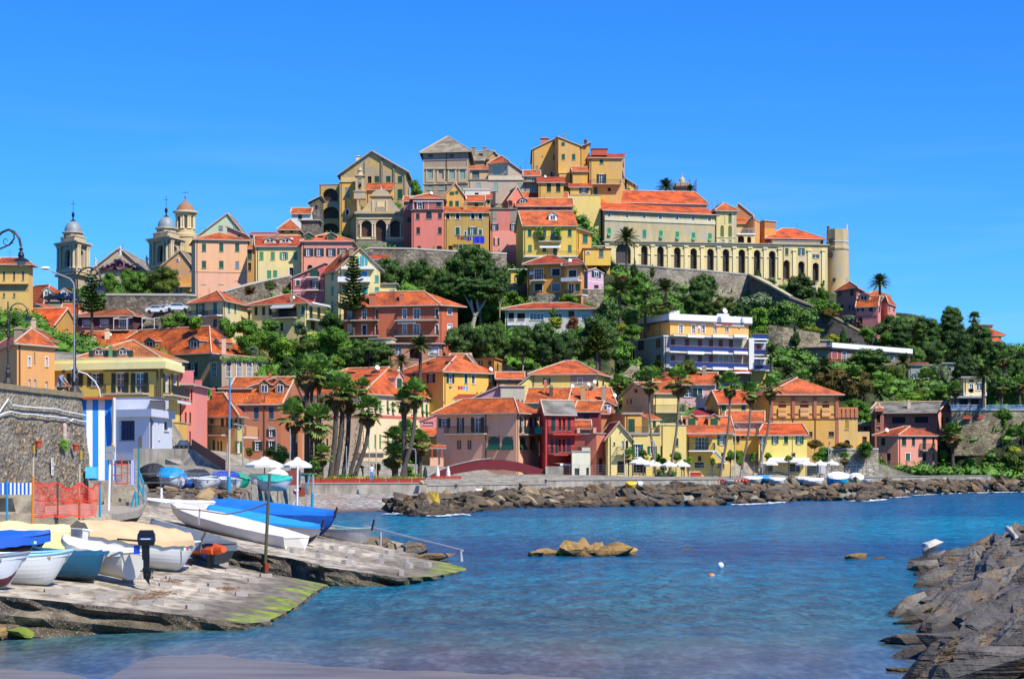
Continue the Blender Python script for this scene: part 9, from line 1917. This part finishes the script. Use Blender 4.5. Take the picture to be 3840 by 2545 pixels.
def lantern(T,c,s):
 q=MB();q.lt(c,[(.02*s,.62*s),(.10*s,.56*s),(.05*s,.48*s),(.11*s,.38*s),(.14*s,.26*s),(.10*s,.20*s),(.35*s,.06*s),(.34*s,.04*s),(.17*s,.08*s)],18,pn('lantern_iron','#2c3034',.4,.5));lo=q.bd('lantern',T)
 q=MB();q.lt(c,[(.21*s,.07*s),(.21*s,-.02*s),(.15*s,-.13*s),(.06*s,-.18*s),(0,-.18*s)],16,pn('lamp_glass','#8d9294',.15));q.bd('glass',lo)
def crook(T,base,tip,s,side=1):
 q=MB();R_=(tip.x-base.x)/2;c=Vc((base.x+R_,base.y,tip.z+.0));pts=[Vc((base.x,base.y,base.z-2.2*s))]+[c+Vc((-cos(a)*R_,0,sin(a)*abs(R_)*1.02))for a in[pi*k/14 for k in rg(15)]]
 q.tb(pts,.045*s,7,lampm)
 sp=[c+Vc((R_*(.25+.45*(1-k/20))*cos(k*.33+.8)*-1,0,abs(R_)*(.1+.55*(1-k/20))*sin(k*.33+.8)-.1))for k in rg(21)];q.tb(sp,.02*s,5,lampm);q.bd('arm',T)
def lamp(label,x,yb,yt,Y,tipx,tipy,s=1.0,base=True):
 b=P(x,yb,Y);t=P(x,yt,Y);T=tg('street_lamp',label,'street lamp',b);q=MB();q.tb([b,t],[.075*s,.05*s],10,lampm)
 h=t.z-b.z
 if base:q.lt(b,[(.42*s,0),(.40*s,.12),(.28*s,.3),(.16*s,.5),(.2*s,.7),(.22*s,.9),(.13*s,1.15),(.16*s,1.3),(.09*s,1.5)],12,lampm)
 for f in(.42,.60,.75):q.lt(b+Vc((0,0,h*f)),[(.07*s,-.2),(.12*s,-.1),(.09*s,0),(.13*s,.1),(.07*s,.2)],10,lampm)
 q.bd('pole',T)
 tip=P(tipx,tipy,Y);c0=Vc((t.x+(.12 if tip.x>t.x else-.12),t.y,t.z));crook(T,Vc((c0 .x,c0 .y,tip.z)),tip,s);lantern(T,tip-Vc((0,0,.6*s)),s);return T
T=lamp('wrought iron street lamp with crook arm and hanging lantern behind the quay wall',281,1482,1018,101.5,377,1048)
q=MB();a_=P(278,1260,101.3);q.tb([P(278,1490-60,101.3),P(278,1080,101.3),P(276,1062,101.3),P(262,1045,101.3),P(195,1018,101.3)],.045,7,pn('lamp_arm_grey','#8d8f92',.5,.3));q.lt(P(170,1007,101.3),[(0,-.08),(.12,-.06),(.26,0),(.2,.09),(0,.12)],14,WT);q.bd('modern_arm',T)
hd=T.children[-1]
T=lamp('smaller iron street lamp with crook arm and lantern at the left edge',30,1440,1130,150,104,1172)
T=tg('street_lamp','iron scrollwork arm with hanging lantern entering at the top left edge','street lamp',P(-120,1445,78));q=MB();q.tb([P(-120,1445,78),P(-120,900,78)],.08,8,lampm);q.bd('pole',T)
q=MB();pts=[(-60,930),(-20,895),(10,870),(32,861),(55,870),(72,893),(79,925)];q.tb([P(*p,78)for p in pts],.05,8,lampm)
q.tb([P(-40,945,78),P(0,933,78),P(35,918,78),P(53,895,78),P(52,878,78),P(42,866,78)],[.035]*6,7,lampm);q.tb([P(x,y,78)for x,y in((50,908),(35,920),(20,918),(12,908),(15,897),(24,894),(28,899),(26,904))],.018,6,lampm);q.bd('arm',T);lantern(T,P(79,982,78),.95)
T=tg('street_lamp','thin white curved street light in front of the yellow balcony house','street lamp',P(378,1492,150));q=MB();wl2=pn('lamp_white','#c4c4c0',.4);q.tb([P(378,1495,150),P(372,1460,150),P(355,1428,150),P(325,1402,150),P(285,1389,150)],.06,7,wl2);q.lt(P(272,1383,150),[(0,-.08),(.2,-.04),(.34,0),(.2,.09),(0,.12)],12,wl2);q.bd('pole',T)
for lab,x,yt,yb,Y,dx in(('tall grey street light left of the brown orange house',911,1590,1790,205,-28),('grey street light in front of the brown orange house',1035,1600,1705,230,-28),('white street light right of the palms',1559,1678,1805,213,-30),('dark street light in front of the yellow cafe house',2456,1652,1740,262,-12),('slim street light above the rubble wall',3107,1656,1730,285,6)):
 T=tg('street_lamp',lab,'street lamp',P(x,yb,Y));q=MB();q.tb([P(x,yb,Y),P(x,yt+18,Y),P(x-3 if dx<0 else x+3,yt+6,Y),P(x+dx,yt,Y)],.07,7,pn('lamp_arm_grey','#8d8f92'));q.lt(P(x+dx,yt+1,Y),[(0,-.1),(.3,0),(.2,.1),(0,.12)],10,pn('lamp_arm_grey','#8d8f92'));q.bd('pole',T)
for lab,r,x,yt,yb,Y in(('bare thin mast before the yellow gable house','S',816,990,1500,262),('tall yellow mast with speakers before the dormer house','T',530,850,1450,264),('thin flag mast before the beach bar','T',876,990,1440,262),('tall thin pole beside the steps','O',1648,870,1460,190),('bamboo pole behind the planters, left','P',672,1100,1520,214),('bamboo pole behind the planters, middle','P',1300,1100,1500,214),('bamboo pole behind the planters, right','P',1388,1100,1500,214),('slim pole by the second palm group','P',1010,1090,1500,214),('pole left of the brown orange house','O',850,1050,1420,215),('sign pole by the red steps','P',405,1320,1550,170)):
 T=tg('pole',lab,'pole',P(gx(r,x),gy(r,yb),Y));q=MB();q.tb([P(gx(r,x),gy(r,yb),Y),P(gx(r,x),gy(r,yt),Y)],.06,6,pale_ if 'yellow' in lab or 'bamboo' in lab else pn('post_grey','#8f9298'));q.bd('shaft',T)
 if 'speakers' in lab:
  q=MB()
  for dx,dz in((-.3,.05),(.25,.2),(.05,.4),(.5,-.05)):q.box(P(gx(r,x),gy(r,yt),Y)+Vc((dx,0,dz)),(.4,.3,.22),pn('speaker_grey','#6a5f58',.7),dx)
  q.bd('speakers',T)
 if 'flag' in lab:q=MB();c=P(gx(r,840),gy(r,1035),Y);q.po([c+Vc((.35,0,.35)),c+Vc((-.2,.05,.2)),c+Vc((-.25,.05,-.35)),c+Vc((.2,0,-.2))],pn('flag_red2','#b52030',.7));q.po([c+Vc((.35,-.02,.35)),c+Vc((.1,.0,.28)),c+Vc((.05,.0,-.25)),c+Vc((.2,-.02,-.2))],pn('flag_green2','#2a7a4a',.7));q.bd('flag',T)
canvas=pn('umbrella_canvas','#cfcbc0',.8,var=.04)
def umb(lab,r,x0,x1,yt,ye,Y,yb=None,rust=False):
 k_=ZS;c=P(gx(r,(x0+x1)/2),gy(r,ye),Y);rad=(x1-x0)/2*k_*Y/F;hh=(ye-yt)*k_*Y/F;base=Vc((c.x,c.y,P(0,gy(r,yb),Y).z if yb else c.z-2.3));T=tg('parasol',lab,'parasol',base);q=MB()
 N=8;ap=c+Vc((0,0,hh));ring=[c+Vc((cos(tau*k/N+.39)*rad*1.06,sin(tau*k/N+.39)*rad,0))for k in rg(N)];mid=[c.lerp(p_,.55)+Vc((0,0,hh*.62))for p_ in ring]
 for k in rg(N):j=(k+1)%N;q.po([ring[k],ring[j],mid[j],mid[k]],canvas);q.po([mid[k],mid[j],ap],canvas);q.po([ring[k]-Vc((0,0,.22)),ring[j]-Vc((0,0,.22)),ring[j],ring[k]],canvas)
 q.lt(ap-Vc((0,0,.1)),[(rad*.28,0),(rad*.2,.16),(0,.28)],8,canvas);q.bd('canopy',T);q=MB();q.tb([base,ap],.05,6,pn('pole_wood','#6a5a48')if not rust else IRON);q.bd('pole',T)
 q=MB()
 for k in rg(N):q.tb([ap-Vc((0,0,.1)),ring[k]-Vc((0,0,.03))],.02,4,IRON)
 q.bd('ribs',T)
umb('large white parasol left of the palm trunks','O',1085,1565,1245,1325,158);umb('second large white parasol touching the palm trunks','O',1555,1925,1250,1330,160);umb('small low white tent parasol between the boats and the palms','O',1360,1625,1368,1435,156)
umb('white parasol in front of the cafe, leftmost','S',872,1150,1240,1300,266);umb('white parasol in front of the cafe, second','S',1060,1300,1275,1325,265);umb('white parasol in front of the cafe, third','S',1280,1480,1285,1330,264);umb('white parasol in front of the cafe, rightmost','S',1430,1650,1280,1330,266)
umb('white parasol left in front of the beach bar','T',845,1070,1275,1310,266);umb('wide white parasol right of the beach bar','T',1295,1560,1280,1315,270,rust=True);umb('white parasol before the rubble wall, left','T',1525,1690,1278,1315,272,rust=True);umb('white parasol before the rubble wall, right','T',1665,1845,1275,1310,274,rust=True)
for lab,x,m_ in(('closed dark green parasol left of the footbridge',2010,pn('parasol_dark','#1c2c2c',.8)),('closed pale parasol in the middle left of the footbridge',2167,canvas),('closed white parasol nearest the footbridge',2300,canvas)):
 c=P(gx('P',x),gy('P',1510),216);q=MB();q.lt(c,[(.04,0),(.04,.15),(.26,.3),(.22,.9),(.12,1.3),(.05,1.45),(.08,1.5),(0,1.55)],10,m_);tag(q.bd('closed_parasol',org=c),lab,'parasol')
q=MB();c=P(gx('T',1630),gy('T',1365),274);q.box(c,(.95,.9,1.6),pn('booth_white','#b8babc',.7));q.box(c+Vc((0,0,.82)),(1.1,1.0,.08),WT);tag(q.bd('beach_booth',org=c),'white canvas booth under the parasols before the rubble wall','booth')
q=MB();c=P(gx('S',1720),gy('S',1450),262);q.box(c,(1.4,.8,.5),pn('booth_red','#b83a2c',.7));q.box(c+Vc((0,-.05,.3)),(1.5,.9,.1),pn('booth_pink','#c97a70',.7));tag(q.bd('red_counter',org=c),'low red beach counter on the promenade','counter')
T=tg('red_steps','brick red steps with blue striped handrail beside the beach','steps',P(1140,1860,165));q=MB();q.box(P(1132,1843,162),(.45*1,.8,.8),pn('brick_red','#8d3a24',.8));q.box(P(1105,1790,168),(.9,1,1.3),pn('brick_red','#8d3a24',.8));
for k in rg(7):q.box(P(1143,1850-k*6,163+k*.6),(.55,.6,.14),pn('step_grey','#6a6864',.8))
q.bd('steps',T);q=MB();q.tb([P(1150,1835,162),P(1162,1778,164)],.05,6,cyan);q.tb([P(1127,1778,166),P(1162,1778,166)],.04,6,pn('teal_post','#1f7a84'));q.tb([P(1127,1800,166),P(1127,1778,166)],.04,6,pn('teal_post','#1f7a84'));q.bd('handrail',T)
q=MB();c=P(1110,1842,160);q.lt(c,[(0,-.26),(.2,-.17),(.27,0),(.2,.17),(0,.26)],12,pn('buoy_pink','#b5405c',.5));q.lt(c+Vc((0,0,.1)),[(.24,-.06),(.262,0),(.24,.08)],12,WT);tag(q.bd('buoy',org=c),'pink and white mooring buoy leaning by the brick steps','buoy')
def lau(lab,r,items,Y,ymain):
 xs=[i[0]for i in items];T=tg('laundry',lab,'laundry',P(gx(r,xs[0]),gy(r,ymain),Y));q=MB();q.tb([P(gx(r,min(xs)-20),gy(r,ymain),Y),P(gx(r,max(xs)+40),gy(r,ymain+4),Y)],.015,4,IRON);q.bd('line',T)
 for x,w_,h_,c in items:
  q=MB();a_=P(gx(r,x),gy(r,ymain),Y);ww=w_*ZS*Y/F;hh=h_*ZS*Y/F;N=5
  for k in rg(N):y0,y1=.06*sin(k*2.2+x),.06*sin((k+1)*2.2+x);q.po([a_+Vc((ww*k/N,y0,-hh)),a_+Vc((ww*(k+1)/N,y1,-hh)),a_+Vc((ww*(k+1)/N,y1,0)),a_+Vc((ww*k/N,y0,0))],pn('cloth_'+c,c,.9))
  q.bd('cloth',T)
lau('row of pink and blue washing with large blue sheets under the mustard house windows','D',[(725,16,38,'#5a3a5a'),(742,26,44,'#c4508a'),(772,22,50,'#7a2038'),(800,18,46,'#2a3a5a'),(822,26,52,'#3a6a8a'),(852,28,60,'#3a2a6a'),(884,18,55,'#2438a0'),(925,45,90,'#1a3cc0'),(968,40,88,'#1228a8'),(1010,60,92,'#1430c0')],402.0,1372)
lau('pink and light blue washing under the yellow house windows on the waterfront','Q',[(625,20,34,'#4a3a5a'),(648,20,30,'#c9c4d0'),(733,28,44,'#c4206a'),(765,28,46,'#d04080'),(797,26,44,'#7fb0d8'),(828,34,66,'#8fbce0')],313.5,498)
lau('dark clothes on the balcony of the yellow corner house','O',[(565,22,70,'#3a2430'),(590,20,60,'#7a4050'),(612,20,90,'#16161c')],255,790)
def car(lab,px,py,Y,L_,col,yaw=0):
 c=P(px,py,Y);T=tg('parked_car',lab,'car',c);ux=Vc((cos(yaw),sin(yaw),0));uy=Vc((-sin(yaw),cos(yaw),0));Z=Vc((0,0,1));m_=pn('car_'+col,col,.25,var=.03);s=L_/4.2
 prof=[(-2.1,.3),(-2.1,.75),(-1.9,.9),(-1.35,.98),(-.75,1.42),(.75,1.45),(1.35,1.0),(2.0,.85),(2.1,.5),(2.1,.3)];q=MB();a_=[c+ux*x*s-uy*.85+Z*z for x,z in prof];q.pr(a_,uy*1.7,m_);q.bd('body',T)
 q=MB();wp_=[(-1.2,.98),(-.7,1.36),(.7,1.38),(1.2,1.0)];q.pr([c+ux*x*s-uy*.87+Z*z for x,z in wp_],uy*1.74,glass());q.bd('windows',T)
 for x in(-1.3,1.35):
  for y in(-.86,.7):
   q=MB();wc=c+ux*x*s+uy*y+Z*.32;N=12;q.pr([wc+ux*.32*cos(tau*k/N)+Z*.32*sin(tau*k/N)for k in rg(N)],uy*.18,pn('tyre','#121212',.8));q.bd('wheel',T)
 q=MB()
 for y in(-.6,.6):q.box(c+ux*2.08*s+uy*y+Z*.7,(.1,.3,.14),pn('headlight','#b8b8b0',.2))
 q.bd('headlight',T)
car('white hatchback parked on the lane below the church terrace, left',583,1176,344,3.4,'#c8c9cc',.1);car('white saloon parked on the lane below the church terrace, right',664,1168,342,4.4,'#c8c9cc',.15);car('white car partly hidden between the two parked cars',625,1174,347,3.8,'#bfc0c4',.1)
car('dark blue car on the parking terrace, middle',241,1128,362,2.6,'#101c3a',1.2);car('black car on the parking terrace, left',203,1129,362,3.6,'#1a1a20',.1);car('blue car on the parking terrace, right',271,1128,362,2.2,'#14284a',1.2);car('black car parked in the upper street beside the white beach house',688,1702,199,2.2,'#14161c',.2)
q=MB();a_=P(gx('O',400),gy('O',1120),196);b_=P(gx('O',830),gy('O',1400),182);q.pr([a_,b_,b_+Vc((0,0,1.0)),a_+Vc((0,0,1.0))],(0,.1,0),pn('rusty_panel','#6a4230',.8,var=.3));q.pr([a_-Vc((6,0,0)),a_,b_,b_-Vc((0,0,1.5)),a_-Vc((6,0,5))],(0,4,0),SW.m);tag(q.bd('street_ramp',org=b_),'concrete ramp with rusty railing descending to the quay','ramp')
def prs(lab,joints,edges,radii,mats,loc,hair,skin,head,hr,face,name='person'):
 import bmesh
 V=[Vc(joints[k])for k in joints];keys=list(joints);me=bpy.data.meshes.new('body');me.from_pydata([tl(v)for v in V],[(keys.index(a),keys.index(b))for a,b in edges],[])
 o=bpy.data.objects.new(name,me);COL.objects.link(o);o.location=loc
 md=o.modifiers.new('skin','SKIN');me_sk=me.skin_vertices[0].data if me.skin_vertices else None
 if me_sk is None:
  bm=bmesh.new();bm.from_mesh(me);bm.verts.layers.skin.verify();bm.to_mesh(me);bm.free();me_sk=me.skin_vertices[0].data
 for i,k in en(keys):me_sk[i].radius=(radii[k],radii[k]);me_sk[i].use_root=(k=='pelvis')
 o.modifiers.new('sub','SUBSURF').levels=2;o.modifiers['sub'].render_levels=2
 dg=bpy.context.evaluated_depsgraph_get();m2=bpy.data.meshes.new_from_object(o.evaluated_get(dg));o.modifiers.clear();o.data=m2
 for m_ in mats:m2 .materials.append(m_[1])
 for p_ in m2 .polygons:
  p_.use_smooth=True;c=p_.center
  best=0
  for i,(fn,_)in en(mats):
   if fn(c):best=i;break
  p_.material_index=best
 tag(o,lab,'person')
 h=MB();hc=Vc(head)+Vc(loc);h.lt(hc,[(0,-hr*1.15),(hr*.45,-hr*1.05),(hr*.72,-hr*.6),(hr*.86,0),(hr*.82,hr*.45),(hr*.55,hr*.85),(0,hr*1.02)],12,skin)
 f=Vc(face).normalized();sd=Vc((0,0,1)).cross(f).normalized();h.tb([hc+f*hr*.75+Vc((0,0,hr*.1)),hc+f*hr*1.08-Vc((0,0,hr*.25))],[hr*.08,hr*.14],6,skin)
 for s_ in(-1,1):h.box(hc+sd*s_*hr*.86,(hr*.14,hr*.3,hr*.42),skin);h.box(hc+f*hr*.8+sd*s_*hr*.32+Vc((0,0,hr*.08)),(hr*.16,hr*.16,hr*.1),dark())
 h.box(hc+f*hr*.76-Vc((0,0,hr*.5)),(hr*.3,hr*.3,hr*.08),pn('lips','#8d4a40',.6))
 ho=MB();ho.lt(hc-f*hr*.10+Vc((0,0,hr*.12)),[(hr*.88,-hr*.55),(hr*.98,-.1*hr),(hr*.96,hr*.4),(hr*.7,hr*.85),(0,hr*1.12)],12,hair)
 bpy.context.view_layer.update()
 for mb_o,nm_ in((h,'head'),(ho,'hair')):
  x=mb_o.bd(nm_,org=Vc(loc));x.location=(0,0,0);x.parent=o
  for p_ in x.data.polygons:p_.use_smooth=True
 return o
skin=pn('skin','#a8694a',.6,var=.03);shirt=pn('grey_tshirt','#7d8290',.9,var=.05);hairm=pn('dark_hair','#1c120e',.8)
hip=P(218,1462,99.2)
J=dict(pelvis=(0,0,.12),spine=(.05,0,.38),chest=(.16,-.02,.60),neck=(.25,-.03,.76),hbase=(.28,-.03,.82),lsh=(.12,-.2,.66),lel=(.30,-.25,.40),lwr=(.50,-.22,.22),lha=(.58,-.20,.18),rsh=(.22,.15,.66),rel=(.42,.15,.42),rwr=(.56,.02,.24),rha=(.64,-.02,.20),lhip=(.02,-.12,.06),lkn=(.42,-.2,.16),lan=(.46,-.22,-.26),rhip=(.02,.12,.06),rkn=(.44,.12,.20),ran=(.50,.12,-.24),lft=(.62,-.22,-.30),rft=(.66,.12,-.28))
E_=[('pelvis','spine'),('spine','chest'),('chest','neck'),('neck','hbase'),('chest','lsh'),('lsh','lel'),('lel','lwr'),('lwr','lha'),('chest','rsh'),('rsh','rel'),('rel','rwr'),('rwr','rha'),('pelvis','lhip'),('lhip','lkn'),('lkn','lan'),('lan','lft'),('pelvis','rhip'),('rhip','rkn'),('rkn','ran'),('ran','rft')]
Rd=dict(pelvis=.15,spine=.145,chest=.16,neck=.06,hbase=.055,lsh=.075,lel=.05,lwr=.034,lha=.04,rsh=.075,rel=.05,rwr=.034,rha=.04,lhip=.1,lkn=.07,lan=.045,lft=.035,rhip=.1,rkn=.07,ran=.045,rft=.035)
short=pn('dark_shorts','#23262e',.9)
po=prs('man in a grey t-shirt sitting on the quay wall holding a fishing rod',J,E_,Rd,[(lambda c:c.z>.77,skin),(lambda c:c.x>.34 and c.z>.12 and(c-Vc((.44,.12,.2))).length>.16 and abs(c.y)>-1 and c.z>.18 and c.z<.44,skin),(lambda c:c.z>.16 and c.x<.5,shirt),(lambda c:c.z<-.02,skin),(lambda c:True,short)],hip,hairm,skin,(.31,-.03,.93),.105,(1,-.35,-.15))
q=MB()
for hx,hy,hz in((.58,-.20,.18),(.64,-.02,.20)):
 for k in rg(4):a_=hip+Vc((hx+.03,hy-.03+k*.02,hz));q.tb([a_,a_+Vc((.05,0,-.01)),a_+Vc((.055,0,-.05))],.009,5,skin)
 a_=hip+Vc((hx,hy-.04,hz+.01));q.tb([a_,a_+Vc((.04,.01,.03))],.011,5,skin)
x=q.bd('hands',org=hip);x.location=(0,0,0);x.parent=po
q=MB();q.tb([hip+Vc((.50,-.05,.36)),hip+Vc((.9,-.25,.12)),hip+Vc((1.5,-.5,-.12))],[.018,.012,.006],6,IRON);q.lt(hip+Vc((.62,-.1,.24)),[(0,-.04),(.05,-.03),(.05,.03),(0,.04)],8,pn('reel','#b8b8b8',.3,.6));tag(q.bd('fishing_rod',org=hip+Vc((.6,-.1,.3))),'fishing rod held by the man on the quay wall','fishing rod')
st_=P(1394,1802,206)
J2=dict(pelvis=(0,0,.95),spine=(0,0,1.15),chest=(0,.01,1.36),neck=(0,0,1.5),hbase=(0,-.01,1.56),lsh=(-.17,0,1.42),lel=(-.25,.0,1.14),lwr=(-.18,-.12,.95),lha=(-.15,-.15,.90),rsh=(.17,0,1.42),rel=(.24,.02,1.14),rwr=(.26,-.04,.90),rha=(.26,-.05,.82),lhip=(-.09,0,.9),lkn=(-.10,0,.5),lan=(-.11,.02,.1),lft=(-.11,-.12,.04),rhip=(.09,0,.9),rkn=(.11,.02,.5),ran=(.12,.04,.1),rft=(.13,-.1,.04))
prs('woman with red hair in white top and light blue trousers standing behind the planters',J2,E_,{k:v*(.95 if k!='chest' else.8)for k,v in Rd.items()},[(lambda c:c.z>1.5,skin),(lambda c:c.z>.96 and abs(c.x)>.2 and c.z<1.2,skin),(lambda c:c.z>.96,pn('white_top','#c9c9cc',.9)),(lambda c:abs(c.x)>.2 and c.z>.75,skin),(lambda c:c.z<.09,pn('shoe','#3a3030')),(lambda c:True,pn('light_blue_jeans','#4a86b8',.9))],st_,pn('red_hair','#7a2a1c',.8),skin,(0,-.01,1.68),.11,(.6,-.8,0))
st_=P(gx('K',1088),gy('K',512),351)
prs('person in a pale shirt standing on the top terrace of the apartment block',J2,E_,{k:v*.95 for k,v in Rd.items()},[(lambda c:c.z>1.5,skin),(lambda c:c.z>.96,pn('white_top','#c9c9cc',.9)),(lambda c:c.z<.5,skin),(lambda c:True,pn('tan_shorts','#8d7a5c',.9))],st_,hairm,skin,(0,-.01,1.68),.11,(.4,-.9,0))
